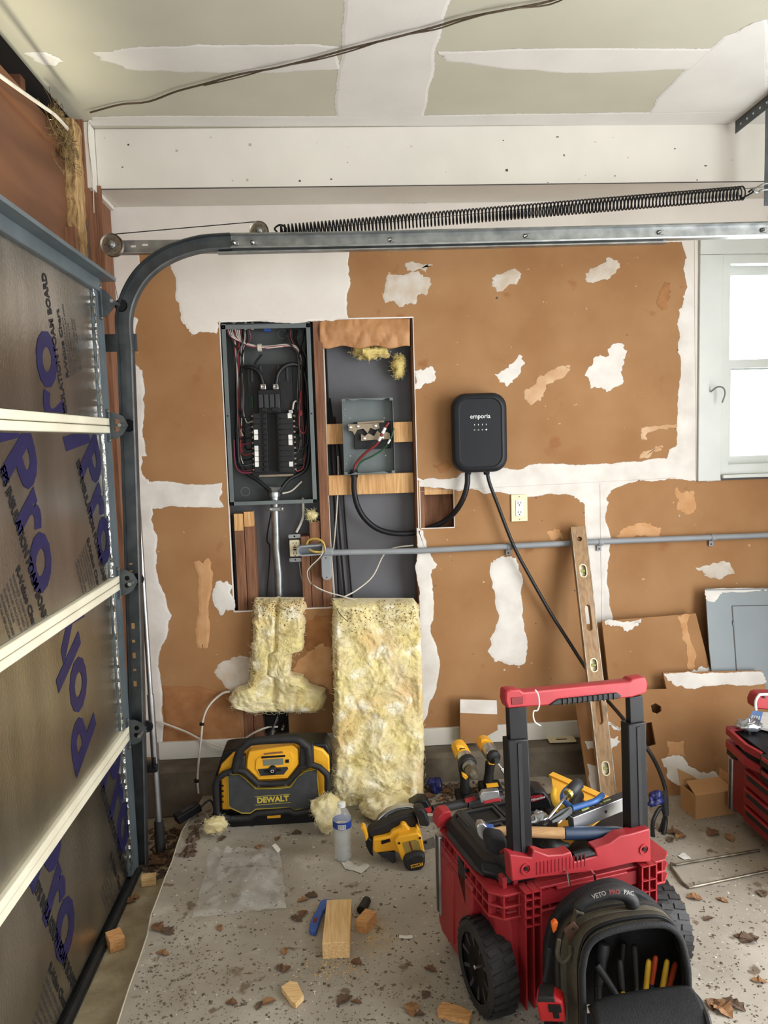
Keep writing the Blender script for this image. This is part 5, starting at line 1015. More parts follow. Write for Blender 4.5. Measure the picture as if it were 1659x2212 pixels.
# ---- paper scraps
def scrap(pxs, z, name, m, label, cat, h=.0012, curl=.006, seed=0):
    mb = zp(jag(pxs, 1.2, 1, seed), z, h)
    for v in mb.v: v.z += curl*abs(noise.noise(Vector((v.x*30, v.y*30, seed))))
    return mb.build(name, m, label=label, cat=cat)
scrap([(738, 1864), (752, 1860), (765, 1868), (775, 1872), (786, 1866), (799, 1870), (790, 1880), (780, 1886), (764, 1880), (745, 1876)], .003, 'paper_scrap', 'paper_grey', 'torn grey paper scrap in front of the bottle', 'paper')
scrap([(1464, 1848), (1472, 1843), (1484, 1847), (1493, 1856), (1478, 1857)], .003, 'paper_scrap', 'paper', 'bright white paper scrap beside the red cart by the bent rod', 'paper')
scrap([(862, 2020), (890, 2020), (890, 2027), (862, 2026)], .003, 'paper_scrap', 'paper', 'tiny white paper scrap left of the red cart', 'paper')
scrap([(588, 1828), (594, 1822), (606, 1836), (600, 1842)], .03, 'bag_tie', 'paper', 'white torn strip on the top corner of the plastic bag', 'paper')
# ---- wood blocks
a0, a1 = at(697, 2072, z=0), at(756, 2070, z=0); U = (a1-a0).normalized(); V = Vector((-U.y, U.x, 0)); hz_ = at(697, 2037, y=a0.y).z; ln = (at(726, 1943, z=hz_)-a0).dot(V)
MB().mm(0, (a1-a0).length, 0, ln, 0, hz_, basis(a0, U, V)).build('wood_block', 'pine', bev=.0015, label='long pale lumber offcut lying flat on the floor', cat='wood block', group='lumber offcuts on the floor')
def block(px, py, dims, rz, rx, m, label, z0=0, oz=0):
    c = at(px, py, z=z0+dims[2]/2); M = Matrix.Translation(c+Vector((0, 0, oz))) @ Matrix.Rotation(R(rz), 4, 'Z') @ Matrix.Rotation(R(rx), 4, 'X'); d = Vector(dims)/2
    return MB().mm(-d.x, d.x, -d.y, d.y, -d.z, d.z, M).build('wood_block', m, bev=.001, label=label, cat='wood block', group='lumber offcuts on the floor')
block(791, 1990, (.038, .062, .036), -32, 0, 'offcut', 'small brown wood block standing in sawdust beside the long offcut')
block(322, 1900, (.05, .026, .034), 8, 0, 'pine_v', 'pale wood block at the foot of the door track', -.085); block(249, 2031, (.045, .055, .04), 30, 0, 'offcut', 'brown wood block on the apron nearest the garage door', -.085)
zp([(607, 2131), (626, 2118), (642, 2121), (656, 2150), (639, 2168), (630, 2163)], .016, .015).build('wood_block', 'pine_v', bev=.001, label='thin hexagonal wood offcut at the front of the floor', cat='wood block', group='lumber offcuts on the floor')
zp([(944, 2180), (956, 2163), (994, 2173), (1020, 2186), (1012, 2206), (946, 2190)], .012, .011).build('wood_block', 'offcut', label='flat tan wood scrap left of the cart wheel', cat='wood block', group='lumber offcuts on the floor')
q = at(785, 1958, z=.014); MB().cyl(q+Vector((-.008, -.02, 0)), q+Vector((.012, .03, 0)), .014, n=14).build('black_tube', 'black_rubber', smooth=40, label='short black tube behind the small wood block', cat='tube')
kn = T('utility_knife', 'bright blue utility knife under the long wood offcut', 'knife', at(690, 1975, z=0))
zp([(667, 2005), (672, 1985), (684, 1965), (692, 1946), (700, 1941), (716, 1942), (712, 1952), (698, 1966), (690, 1988), (683, 2010), (673, 2011)], .018, .017).build('handle', 'blue_paint', kn, bev=.003); zp([(678, 1984), (686, 1982), (684, 1990), (676, 1992)], .0195, .002).build('slider', 'wire_red', kn)
sd = MB(); rnd = random.Random(12)
for k in range(900):
    a = rnd.random(); cxp, cyp, sx_, sy_ = [(800, 2005, 22, 20), (815, 2030, 30, 18), (720, 2090, 40, 12), (680, 1985, 30, 25)][min(3, int(a*5)) if a < .8 else rnd.randrange(4)]
    p = at(rnd.gauss(cxp, sx_), rnd.gauss(cyp, sy_), z=.001); r = rnd.uniform(.0008, .003); an = rnd.uniform(0, 3); u = Vector((math.cos(an), math.sin(an), rnd.uniform(-.3, .3)))*r; v = Vector((-math.sin(an), math.cos(an), rnd.uniform(-.3, .3)))*r*.5
    sd.add([p-u-v, p+u-v, p+u+v, p-u+v, p+Vector((0, 0, r*.8))], [(0, 1, 4), (1, 2, 4), (2, 3, 4), (3, 0, 4), (3, 2, 1, 0)])
sd.build('sawdust', 'sawdust', kind='stuff', recalc=False, label='pale sawdust and shavings scattered round the wood blocks', cat='sawdust')
db = MB()
for k in range(2600):
    px, py = rnd.uniform(260, 1659), 1800+420*math.sqrt(rnd.random())
    if rnd.random() < .1: px, py = rnd.gauss(380, 60), rnd.gauss(2100, 60)
    p = at(px, py, z=.0008)
    if p.x < -.59 or p.y < -1.9: continue
    r = rnd.uniform(.0008, .0026) if rnd.random() < .85 else rnd.uniform(.003, .006); an = rnd.uniform(0, 3); u = Vector((math.cos(an), math.sin(an), rnd.uniform(-.2, .2)))*r; v = Vector((-math.sin(an), math.cos(an), rnd.uniform(-.2, .2)))*r*rnd.uniform(.3, .8)
    db.add([p-u-v, p+u-v, p+u+v, p-u+v, p+Vector((0, 0, r*.6))], [(0, 1, 4), (1, 2, 4), (2, 3, 4), (3, 0, 4), (3, 2, 1, 0)])
db.build('floor_debris', 'debris', kind='stuff', recalc=False, label='dark grit and crumbs scattered over the concrete floor', cat='debris')
# ---- dry leaves
def leaf_mesh(seed):
    rnd = random.Random(seed); mb = MB(); L = 1.0; rows = []
    lob = 1 if seed % 2 else 0
    for i in range(9):
        t = i/8; wdt = .42*math.sin(math.pi*min(1, t*1.02+.02))**.8*(1-.45*lob*(i % 2))+.01; wdt *= rnd.uniform(.75, 1.15)
        cz = .18*math.sin(t*3)*rnd.uniform(.5, 1.3)
        rows.append([Vector((-wdt, t-.5, cz+.35*wdt*rnd.uniform(.2, 1.4))), Vector((0, t-.5, cz*.6)), Vector((wdt, t-.5, cz+.35*wdt*rnd.uniform(.2, 1.4)))])
    vs = [v for r in rows for v in r]; fs = []
    for i in range(8):
        for j in range(2): q = i*3+j; fs.append((q, q+1, q+4, q+3))
    mb.add(vs, fs); me = bpy.data.meshes.new('leaf'); zmin = min(v.z for v in mb.v); me.from_pydata([(v.x, v.y, v.z-zmin) for v in mb.v], [], mb.f); return me
LM = []
for s in range(6):
    me = leaf_mesh(s); me.materials.append(MT[['leaf_a', 'leaf_b', 'leaf_c'][s % 3]]); LM.append(me)
leaf_spots = [(340, 2005, 34), (352, 2060, 26), (362, 2012, 30), (275, 1950, 30), (290, 1940, 22), (640, 1985, 26), (655, 1975, 22), (615, 2055, 22), (605, 2090, 22), (618, 2095, 20), (580, 2165, 26), (560, 2172, 22), (500, 2167, 22), (475, 2005, 20), (745, 2160, 26), (770, 2165, 20), (890, 2180, 30), (905, 2192, 26), (770, 2080, 20), (655, 1945, 24), (672, 1935, 22), (1455, 1800, 30), (1470, 1808, 28), (1448, 1815, 24), (1540, 1800, 26), (1575, 1810, 24), (1620, 2030, 30), (1602, 2025, 26), (1560, 2180, 40), (1585, 2170, 34), (1540, 2170, 30), (1640, 2120, 24), (920, 2150, 24), (930, 2095, 22), (1500, 1940, 22), (1530, 1985, 20), (1465, 1955, 26), (1560, 1945, 20), (1645, 1930, 24),
  (945, 1705, 26), (965, 1712, 24), (985, 1700, 22), (930, 1722, 22), (955, 1728, 24), (1000, 1712, 20), (1100, 1700, 24), (1120, 1690, 22), (860, 1755, 20), (335, 1868, 34), (350, 1862, 30), (320, 1875, 28), (365, 1850, 26), (340, 1850, 24), (372, 1830, 24), (385, 1800, 24), (330, 1855, 30), (640, 1800, 18), (600, 1812, 18), (560, 1830, 16), (480, 1812, 18), (540, 1870, 16)]
rnd = random.Random(31)
for i, (px, py, s) in enumerate(leaf_spots):
    ap = px < 400 and py < 1990 and at(px, py, z=0).x < -.6; z = -.085 if ap else .001
    p = at(px, py, z=z); sz = s*(p-CAM).length/1661*rnd.uniform(.8, 1.1)
    if p.y > -.11: p.y = -.125
    o = bpy.data.objects.new('dry_leaf', LM[i % 6]); COL.objects.link(o); o.location = p; o.scale = (sz, sz*1.2, sz*.7); o.rotation_euler = (0, 0, rnd.uniform(0, 6.28))
    zone = 'on the apron at the foot of the door track' if ap else 'along the concrete curb behind the cart' if p.y > -.35 and p.x > .2 else 'on the floor beside the cardboard box and bent rod' if p.x > .85 and p.y > -.8 else 'at the front right corner of the floor' if p.x > .85 else 'near the raised slab edge by the garage door' if p.x < -.45 else 'round the plastic bag and long wood offcut' if p.y > -1.1 and p.x < .0 else 'on the open floor in front of the radio' if p.y > -.8 else 'on the front floor left of the cart wheel'
    tag(o, ['curled dark brown', 'flat tan', 'crushed grey brown'][i % 3]+' '+['oval', 'lobed'][i % 2]+' leaf '+zone, 'leaf', 'dry leaves on the floor')
by = {}
for o in COL.objects:
    if o.name.startswith('dry_leaf'): by.setdefault(o['label'], []).append(o)
for lb, os_ in by.items():
    if len(os_) > 1:
        os_.sort(key=lambda o: o.location.x)
        for k, o in enumerate(os_): o['label'] = ('leftmost ' if k == 0 else 'rightmost ' if k == len(os_)-1 else 'middle ')+lb
# ---- drills
d8 = lambda a, b: (900+a/4.608, 1560+b/4.608)
def axis_parts(root, A, B, segs):
    for nm, m, prof in segs: MB().lathe([(r, h) for r, h in prof], A, B-A, 18).build(nm, m, root, smooth=35)
A, B = at(*d8(435, 275), y=-.245), at(*d8(575, 545), y=-.40); Ld = (B-A).length
d1 = T('cordless_drill', 'yellow and black drill with large chuck nearer the insulation batt', 'drill', at(*d8(480, 790), y=-.27)-Vector((0, 0, 0)), group='cordless drills by the wall')
axis_parts(d1, A, B, [('motor_housing', 'yellow_tool', [(.018, -.035), (.029, -.028), (.032, 0), (.032, .05*Ld/.2)]), ('gear_case', 'alu', [(.030, .25*Ld), (.031, .28*Ld), (.029, .5*Ld)]), ('clutch_ring', 'black_rubber', [(.034, .42*Ld), (.035, .45*Ld), (.035, .58*Ld), (.031, .6*Ld)]), ('chuck_collar', 'galv', [(.028, .6*Ld), (.027, .7*Ld)]), ('chuck', 'old_steel', [(.023, .7*Ld), (.023, .85*Ld), (.018, .95*Ld), (.014, 1.0*Ld), (.006, 1.0*Ld)])])
MB().pp([d8(*q) for q in ((385, 235), (450, 232), (500, 262), (540, 300), (500, 318), (440, 330), (400, 300))], -.285, .03).build('motor_cap', 'yellow_tool', d1, bev=.006)
MB().pp([d8(*q) for q in ((428, 262), (480, 258), (485, 282), (432, 286))], -.287, .004).build('cap_mark', 'black_plastic', d1)
MB().tube([at(*d8(460, 420), y=-.255), at(*d8(478, 560), y=-.25), at(*d8(480, 700), y=-.25)], [.02, .0185, .022], 12).build('grip', 'black_rubber', d1, smooth=50); MB().pp([d8(*q) for q in ((448, 500), (520, 540), (490, 580), (455, 545))], -.28, .02).build('trigger', 'yellow_tool', d1, bev=.003)
q = at(*d8(480, 760), y=-.25); MB().box(q+Vector((0, -.01, 0)), (.075, .10, .055)).build('battery', 'black_plastic', d1, bev=.006)
A, B = at(*d8(675, 215), y=-.215), at(*d8(780, 365), y=-.32); Ld = (B-A).length
d2 = T('cordless_drill', 'compact impact driver with a long bit right of the larger drill', 'drill', at(*d8(720, 780), y=-.25), group='cordless drills by the wall')
axis_parts(d2, A, B, [('motor_housing', 'yellow_tool', [(.016, -.03), (.027, -.022), (.030, 0), (.030, .35*Ld)]), ('nose_case', 'alu', [(.030, .35*Ld), (.029, .75*Ld), (.025, .8*Ld)]), ('bumper', 'black_rubber', [(.0265, .78*Ld), (.0265, .95*Ld), (.02, 1.0*Ld), (.012, 1.02*Ld)]), ('collet', 'galv_dark', [(.011, 1.0*Ld), (.010, 1.2*Ld)])])
bt = [at(*d8(785, 375), y=-.32), at(*d8(860, 480), y=-.345), at(*d8(915, 560), y=-.36)]
MB().tube(bt, [.004, .004, .0045], 8).build('bit', 'chrome', d2, smooth=40); MB().tube([at(*d8(850, 465), y=-.34), at(*d8(905, 545), y=-.358)], .008, 8).build('bit_holder', 'chrome', d2)
MB().pp([d8(*q) for q in ((640, 180), (690, 170), (750, 195), (740, 215), (660, 235), (635, 260))], -.245, .03).build('motor_cap', 'yellow_tool', d2, bev=.005)
MB().tube([at(*d8(735, 400), y=-.235), at(*d8(722, 500), y=-.23), at(*d8(712, 610), y=-.23)], [.021, .018, .022], 12).build('grip', 'black_rubber', d2, smooth=50); MB().pp([d8(*q) for q in ((715, 395), (780, 400), (775, 425), (720, 420))], -.262, .02).build('trigger', 'yellow_tool', d2)
q = at(*d8(735, 690), y=-.23); bb_ = MB().box(q, (.088, .095, .06)).build('battery', 'black_plastic', d2, bev=.006)
MB().pp([d8(*q) for q in ((690, 615), (805, 605), (818, 640), (700, 655))], -.282, .004).build('battery_latch', 'yellow_tool', bb_)
for r_ in (d1, d2): r_.location.z = 0; M0 = FR[r_.name].copy(); M0.translation.z = 0; dz = FR[r_.name].translation.z; FR[r_.name] = M0; [setattr(c_, 'location', Vector((0, 0, dz))) for c_ in r_.children]
bc = T('blade_case', 'clear red blade case lying in front of the impact driver', 'case', at(1065, 1740, z=0))
MB().pp([(1036, 1722), (1042, 1712), (1078, 1708), (1081, 1728), (1040, 1735)], -.45, .03).build('case_lid', 'foil_bag', bc, bev=.003); MB().pp([(1044, 1732), (1081, 1724), (1083, 1738), (1046, 1742)], -.455, .03).build('case_base', 'red_bright', bc, bev=.002)
# ---- small things on the left and by the wall
pa_ = T('power_adapter', 'black power adapter with pale label on dark litter by the door', 'adapter', at(405, 1775, z=0))
c = at(405, 1755, z=.03); M = Matrix.Rotation(R(35), 3, 'Z') @ Matrix.Rotation(R(-14), 3, 'Y'); MB().box(c, (.10, .045, .032), M).build('brick', 'black_plastic', pa_, bev=.004); MB().box(c+Vector((0, -.004, .0175)), (.05, .022, .001), M).build('sticker', 'dark_grey', pa_)
MB().tube(cat_rom([c+Vector((.04, .03, 0)), c+Vector((.08, .05, .02)), c+Vector((.1, .0, -.01)), c+Vector((.06, -.06, -.025))], 5), .004, 6).build('cord', 'wire_black', pa_)
lt = MB(); rnd = random.Random(77)
for k in range(220):
    px, py = rnd.uniform(318, 430), rnd.uniform(1745, 1850)
    p = at(px, py, z=.002); p.z = .002 if p.x > -.6 else -.084
    if p.y > -.12: continue
    r = rnd.uniform(.006, .02); an = rnd.uniform(0, 3); u = Vector((math.cos(an), math.sin(an), rnd.uniform(-.3, .3)))*r; v = Vector((-math.sin(an), math.cos(an), rnd.uniform(-.3, .3)))*r*.4; lt.add([p-u-v, p+u-v, p+u+v, p-u+v, p+Vector((0, 0, r*.7))], [(0, 1, 4), (1, 2, 4), (2, 3, 4), (3, 0, 4), (3, 2, 1, 0)])
for k in range(260):
    px, py = rnd.uniform(920, 1180), rnd.uniform(1690, 1735)
    p = at(px, py, z=.002)
    if p.y > -.12: p.y = rnd.uniform(-.2, -.12)
    r = rnd.uniform(.003, .012); an = rnd.uniform(0, 3); u = Vector((math.cos(an), math.sin(an), rnd.uniform(-.3, .3)))*r; v = Vector((-math.sin(an), math.cos(an), rnd.uniform(-.3, .3)))*r*.5; lt.add([p-u-v, p+u-v, p+u+v, p-u+v, p+Vector((0, 0, r*.7))], [(0, 1, 4), (1, 2, 4), (2, 3, 4), (3, 0, 4), (3, 2, 1, 0)])
lt.build('leaf_litter', 'leaf_c', kind='stuff', recalc=False, label='crushed brown leaf litter along the foot of the wall', cat='leaf litter')
lump('blue_bag', [(at(939, 1690, y=-.2)+Vector((0, 0, -.01)), (.026, .02, .034))], 'blue_bag', 'crumpled dark blue plastic bag behind the batt foot', 'bag', 9, amp=.012, fr=40)
rk = T('bent_rod', 'bent bare steel rod frame lying on the floor at right', 'metal rod', at(1480, 1915, z=0))
MB().tube([at(1640, 1836, z=.006), at(1459, 1868, z=.006), at(1450, 1865, z=.006), at(1450, 1874, z=.006), at(1475, 1908, z=.006), at(1489, 1917, z=.006), at(1505, 1914, z=.006), at(1720, 1868, z=.006)], .0045, 8).build('rod', 'old_steel', rk, smooth=50)
# ================================================================== red rolling tool cart
CO = Vector((.333, -1.44, 0)); CA = R(14); CX = Vector((math.cos(CA), math.sin(CA), 0)); CY = Vector((-math.sin(CA), math.cos(CA), 0)); CM = basis(CO, CX, CY)
ct = T('tool_cart', 'red rolling toolbox with black wheels and tall extended handle', 'tool cart', CO, CM.to_3x3().to_4x4())
def ky(px, py, l): return CM.inverted() @ onplane(px, py, CO+CY*l, CY)
def kp(pxs, l, d): a = [ky(p[0], p[1], l) for p in pxs]; return MB().loft([a, [p+Vector((0, d, 0)) for p in a]])
L_ = dict(local=True)
# lower body with bevelled corners
def oct_(x0, x1, y0, y1, c, z): return [Vector(v) for v in ((x0+c, y0, z), (x1-c, y0, z), (x1, y0+c, z), (x1, y1-c, z), (x1-c, y1, z), (x0+c, y1, z), (x0, y1-c, z), (x0, y0+c, z))]
body = MB().loft([oct_(.03, .475, .0, .30, .03, .035), oct_(.02, .485, -.008, .325, .03, .08), oct_(.018, .488, -.012, .34, .028, .24), oct_(.01, .495, -.016, .345, .026, .29)]).build('body', 'red_plastic', ct, bev=.004, **L_)
MB().prism([(.16, .04), (.32, .035), (.345, .06), (.345, .3), (.10, .3), (.10, .235)], (-.008, 0, 0), (0, 1, 0), (0, 0, 1), .04).build('side_panel', 'red_plastic', body, bev=.006, **L_); MB().mm(-.012, .0, .22, .27, .06, .27).build('side_rib', 'red_plastic', body, bev=.004, **L_)
for k, z in enumerate((.278, .308, .338)): MB().loft([oct_(-.008, .51, -.03, .35, .03, z), oct_(-.008, .51, -.03, .35, .03, z+.006)]).build('flange', 'red_plastic', body, bev=.0015, **L_)
MB().loft([oct_(.012, .49, -.012, .335, .03, .28), oct_(.012, .49, -.012, .335, .03, .345)]).build('collar', 'red_plastic', body, **L_)
for i in range(9):
    y = .0+.036*i; MB().mm(-.006, .014, y, y+.004, .28, .34).build('rib', 'red_plastic', body, **L_)
for i in range(12):
    x = .02+.041*i; MB().mm(x, x+.004, -.028, -.01, .28, .34).build('rib', 'red_plastic', body, **L_)
for x0 in (.066, .395):       # ribbed rear columns
    zb = .05 if x0 < .2 else .20
    for dx in (0, .021, .042): MB().mm(x0+dx, x0+dx+.004, -.05, -.008, zb, .352).build('column_rib', 'red_plastic', body, **L_)
    MB().mm(x0+.002, x0+.044, -.018, -.008, zb, .352).build('column_back', 'red_dark', body, **L_)
    for z in ([.262, .285, .308, .33, .348] if x0 < .2 else [.22, .25, .28, .31, .348]): MB().mm(x0, x0+.046, -.05, -.01, z, z+.003).build('column_web', 'red_plastic', body, **L_)
br = kp([(1101, 1846), (1149, 1853), (1152, 1836), (1185, 1848), (1215, 1846), (1234, 1840), (1241, 1862), (1290, 1850), (1284, 1833), (1318, 1822), (1340, 1806), (1362, 1802), (1404, 1790), (1407, 1862), (1370, 1864), (1290, 1882), (1165, 1896), (1106, 1905)], -.045, .035).build('rear_crossbar', 'red_plastic', ct, bev=.003, **L_)
MB().cyl(ky(1238, 1851, -.03), ky(1291, 1838, -.03), .012, n=12).build('crossbar_pin', 'black_plastic', br, **L_)
for px, py in ((1136, 1876), (1391, 1834)):
    c = ky(px, py, -.045); MB().lathe([(.014, 0), (.014, .003), (.010, .003), (.010, .001)], c, (0, -1, 0), 18, False).build('boss', 'red_plastic', br, **L_); MB().lathe([(.005, 0), (.005, .0035)], c, (0, -1, 0), 10).build('boss_hole', 'black_plastic', br, **L_)
for k in range(14): a = ky(1160+k*8, 1880-k*1.4, -.046); MB().mm(a.x-.001, a.x+.001, a.y, a.y+.003, a.z-.012, a.z+.02).build('crossbar_rib', 'red_dark', br, **L_)
MB().mm(.12, .39, -.035, -.005, .30, .335).build('rear_recess', 'red_dark', ct, **L_); MB().mm(.16, .36, -.04, -.03, .335, .34).build('rear_shelf', 'red_plastic', ct, bev=.001, **L_)
for px in (1223, 1280): a = ky(px, 1893, -.05); MB().tube([a+Vector((0, .01, .012)), a+Vector((0, -.008, .01)), a+Vector((.004, -.01, -.018))], .003, 6).build('hook', 'chrome', ct, **L_)
# handle
hd = kp([(1093, 1493), (1104, 1490), (1124, 1490), (1130, 1496), (1360, 1473), (1366, 1467), (1395, 1463), (1400, 1478), (1397, 1497), (1365, 1507), (1210, 1523), (1130, 1528), (1097, 1531), (1092, 1515)], -.022, .034).build('handle', 'red_bright', ct, bev=.004, **L_)
kp([(1186, 1525), (1206, 1511), (1335, 1497), (1345, 1504), (1335, 1510)], -.027, .04).build('grip', 'black_rubber', hd, bev=.003, **L_)
for k in range(11): a = ky(1216+k*11, 1516-k*1.15, -.0275); MB().mm(a.x-.0012, a.x+.0012, a.y-.002, a.y+.002, a.z-.008, a.z+.008).build('grip_rib', 'black_matte', hd, **L_)
kp([(1104, 1507), (1131, 1505), (1130, 1521), (1106, 1523)], -.0235, .004).build('end_pocket', 'red_dark', hd, bev=.001, **L_)
for pts in ([(1099, 1529), (1138, 1526), (1141, 1605), (1102, 1607)], [(1360, 1506), (1389, 1503), (1392, 1568), (1362, 1572)]): kp(pts, -.014, .02).build('inner_post', 'black_plastic', ct, bev=.002, **L_)
for pts in ([(1098, 1600), (1142, 1597), (1152, 1846), (1108, 1856)], [(1357, 1566), (1396, 1560), (1401, 1792), (1362, 1806)]): kp(pts, -.022, .034).build('outer_post', 'black_plastic', ct, bev=.003, **L_)
for a, b in (((1122, 1605), (1131, 1850)), ((1379, 1570), (1385, 1798))): MB().bar(ky(*a, -.0225), ky(*b, -.0225), .010, .003, up=(0, 1, 0)).build('post_groove', 'black_matte', ct, **L_)
# lid with trays
lid = MB().loft([oct_(.01, .495, .02, .345, .035, .344), oct_(.004, .50, .018, .352, .04, .36), oct_(.012, .49, .03, .342, .045, .378)]).build('lid', 'black_plastic', ct, bev=.004, **L_)
for (x0, x1, y0, y1) in ((.05, .15, .24, .31), (.17, .27, .25, .32), (.055, .13, .17, .215)):
    MB().plate([(x0-.008, y0-.008), (x1+.008, y0-.008), (x1+.008, y1+.008), (x0-.008, y1+.008)], [[(x0, y0+.01), (x0+.01, y0), (x1-.01, y0), (x1, y0+.01), (x1, y1), (x0, y1)]], (0, 0, .378), (1, 0, 0), (0, 1, 0), .008).build('tray_rim', 'dark_grey', lid, bev=.0015, **L_)
    MB().mm(x0, x1, y0, y1, .3781, .3788).build('tray_floor', 'black_matte', lid, **L_)
MB().mm(.10, .19, .328, .338, .378, .384).build('lid_slot', 'black_matte', lid, **L_)
MB().prism([(-.012, .346), (.03, .346), (.03, .39), (.004, .39), (-.01, .376)], (0, .366, 0), (1, 0, 0), (0, 0, 1), .045).build('corner_latch', 'red_bright', ct, bev=.003, **L_)
MB().loft([[Vector(v) for v in ((.004, .05, .352), (-.004, .10, .346), (-.004, .28, .346), (.006, .3, .352))], [Vector(v) for v in ((.07, .08, .388), (.05, .12, .388), (.05, .3, .388), (.07, .325, .388))]]).build('lid_shoulder', 'dark_grey', lid, bev=.002, **L_)
for x in (.03, .06): MB().mm(x, x+.012, -.005, .02, .338, .372).build('lid_catch', 'red_plastic', ct, bev=.002, **L_)
MB().loft([[Vector(v) for v in ((.03, .0, .345), (.13, .0, .345), (.13, .09, .345), (.02, .09, .345))], [Vector(v) for v in ((.045, .01, .376), (.12, .01, .376), (.12, .08, .38), (.035, .08, .38))]]).build('lid_hump', 'black_plastic', lid, bev=.008, **L_)
MB().mm(-.014, .006, .31, .345, .09, .325).build('corner_strip', 'alu', ct, bev=.003, **L_); MB().mm(-.0155, -.013, .322, .334, .095, .32).build('strip_groove', 'grey_print', ct, **L_)
MB().lathe([(.02, 0), (.02, .006), (.006, .008)], (.002, .20, .315), (-1, 0, 0), 12).build('latch_knob', 'red_dark', ct, **L_); MB().prism([(.14, .32), (.19, .34), (.19, .28), (.14, .22)], (-.008, 0, 0), (0, 1, 0), (0, 0, 1), .012).build('side_grip', 'black_matte', ct, bev=.002, **L_)
MB().box((.555, .11, .05), (.05, .1, .03)).build('foot', 'red_plastic', ct, bev=.005, **L_); MB().box((.50, .25, .02), (.03, .1, .04)).build('foot', 'red_plastic', ct, bev=.005, **L_); MB().box((.05, .29, .018), (.05, .06, .036)).build('foot', 'red_plastic', ct, bev=.005, **L_)
def wheel(lx, out):
    c = Vector((lx, .055, .113)); r = .113; ax = Vector((out, 0, 0))
    wh = MB().lathe([(r*.72, .036), (r*.86, .04), (r*.97, .034), (r, .02), (r, -.02), (r*.97, -.034), (r*.86, -.038), (r*.72, -.036)], c, ax, 40, False).build('wheel', 'black_rubber', ct, smooth=40, **L_)
    tm = MB()
    MB().lathe([(r*.74, .03), (r*.74, -.03), (.02, -.03), (.02, .0), (r*.6, .0), (r*.68, .03)], c, ax, 32).build('rim', 'black_plastic', wh, smooth=30, **L_)
    for k in range(10): a = 2*math.pi*k/10; MB().bar(c+ax*.016+Vector((0, math.cos(a), math.sin(a)))*.018, c+ax*.024+Vector((0, math.cos(a+.12), math.sin(a+.12)))*r*.71, .009, .02, up=(1, 0, 0)).build('spoke', 'dark_grey', wh, **L_)
    MB().lathe([(.02, -.01), (.02, .026), (.012, .03)], c, ax, 16).build('hub', 'black_plastic', wh, smooth=30, **L_); MB().lathe([(.006, .03), (.006, .035), (.003, .037)], c, ax, 8).build('axle_nut', 'chrome', wh, **L_)
    for k in range(28):
        a = 2*math.pi*k/28; n = Vector((0, math.cos(a), math.sin(a))); t = Vector((0, -math.sin(a), math.cos(a)))
        for s, o in ((-1, 0), (1, .5)): p = c+ax*(s*.018)+n*(r+.0008)+t*(o*.012); MB().bar(p-ax*.014-t*.004, p+ax*.014+t*.004, .014, .004, up=tuple(n)).build('tread_block', 'black_rubber', wh, **L_)
wheel(.012, -1); wheel(.515, 1)
# things lying on the cart
def zc(px, py, z): return at(px, py, z=z)
hm = T('hammer', 'wooden-handled hammer with dark blue grip lying across the red cart', 'hammer', zc(1200, 1797, .40))
MB().tube([zc(1066, 1796, .434), zc(1085, 1795, .434), zc(1110, 1796, .434), zc(1220, 1800, .436)], [.009, .012, .0135, .0145], 12).build('shaft', 'hickory', hm, smooth=40)
MB().tube([zc(1218, 1800, .435), zc(1260, 1800, .429), zc(1330, 1799, .419), zc(1352, 1799, .416)], [.0165, .017, .0165, .013], 12).build('grip', 'navy_grip', hm, smooth=40); MB().tube([zc(1350, 1799, .416), zc(1362, 1798, .415)], [.013, .015], 12).build('shaft_end', 'hickory', hm)
MB().pp([(1040, 1790), (1053, 1786), (1068, 1788), (1069, 1802), (1052, 1808), (1045, 1800)], zc(1055, 1797, .437).y, .02).build('head_collar', 'blue_paint', hm, bev=.002)
MB().pp([(1030, 1788), (1034, 1780), (1044, 1779), (1053, 1786), (1046, 1797), (1048, 1808), (1047, 1815), (1041, 1815), (1034, 1806), (1031, 1796)], zc(1040, 1800, .437).y+.002, .026).build('head', 'alu', hm, bev=.003)
sq = T('speed_square', 'bright yellow triangular speed square propped among the tools', 'square', zc(1212, 1836, .39))
P1, P2, P3 = zc(1190, 1673, .44), zc(1336, 1738, .425), zc(1212, 1838, .392); Us = (P2-P1); ls = Us.length; Us.normalize(); Ns = Us.cross(P3-P1).normalized(); Vs = Ns.cross(Us); c3_ = ((P3-P1).dot(Us), (P3-P1).dot(Vs))
tri = [(0, 0), (ls, 0), c3_]; lerp = lambda a, b, t: (a[0]*(1-t)+b[0]*t, a[1]*(1-t)+b[1]*t); cen = ((ls+c3_[0])/3, c3_[1]/3)
MB().plate(tri, [[lerp(cen, q, .5) for q in tri]], P1, Us, Vs, .005).build('blade', 'yellow_flat', sq, bev=.001); MB().bar(P1, P2, .022, .009, up=tuple(Ns)).build('fence', 'yellow_flat', sq, bev=.001)
tl = T('torpedo_level', 'short black and silver torpedo level resting on the yellow square', 'level', zc(1290, 1760, .42))
A, B = zc(1233, 1777, .452), zc(1357, 1728, .465); Ul = (B-A).normalized(); up = Vector((0, 0, 1)); up = (up-Ul*up.dot(Ul)).normalized(); Wl = Ul.cross(up)
MB().bar(A, B, .022, .038, up=tuple(up)).build('rail', 'alu', tl, bev=.002)
MB().plate(rrect((B-A).length-.004, .024, .004, 3, (B-A).length/2, 0), [rrect(.03, .012, .005, 3, .045, 0), circ(.006, 10, .078, 0), rrect(.018, .012, .005, 3, .105, 0), circ(.004, 8, .012, 0)], A+up*.0195, Ul, -Wl if (Ul.cross(-Wl)).z > 0 else Wl, .002).build('top_inlay', 'dark_grey', tl)
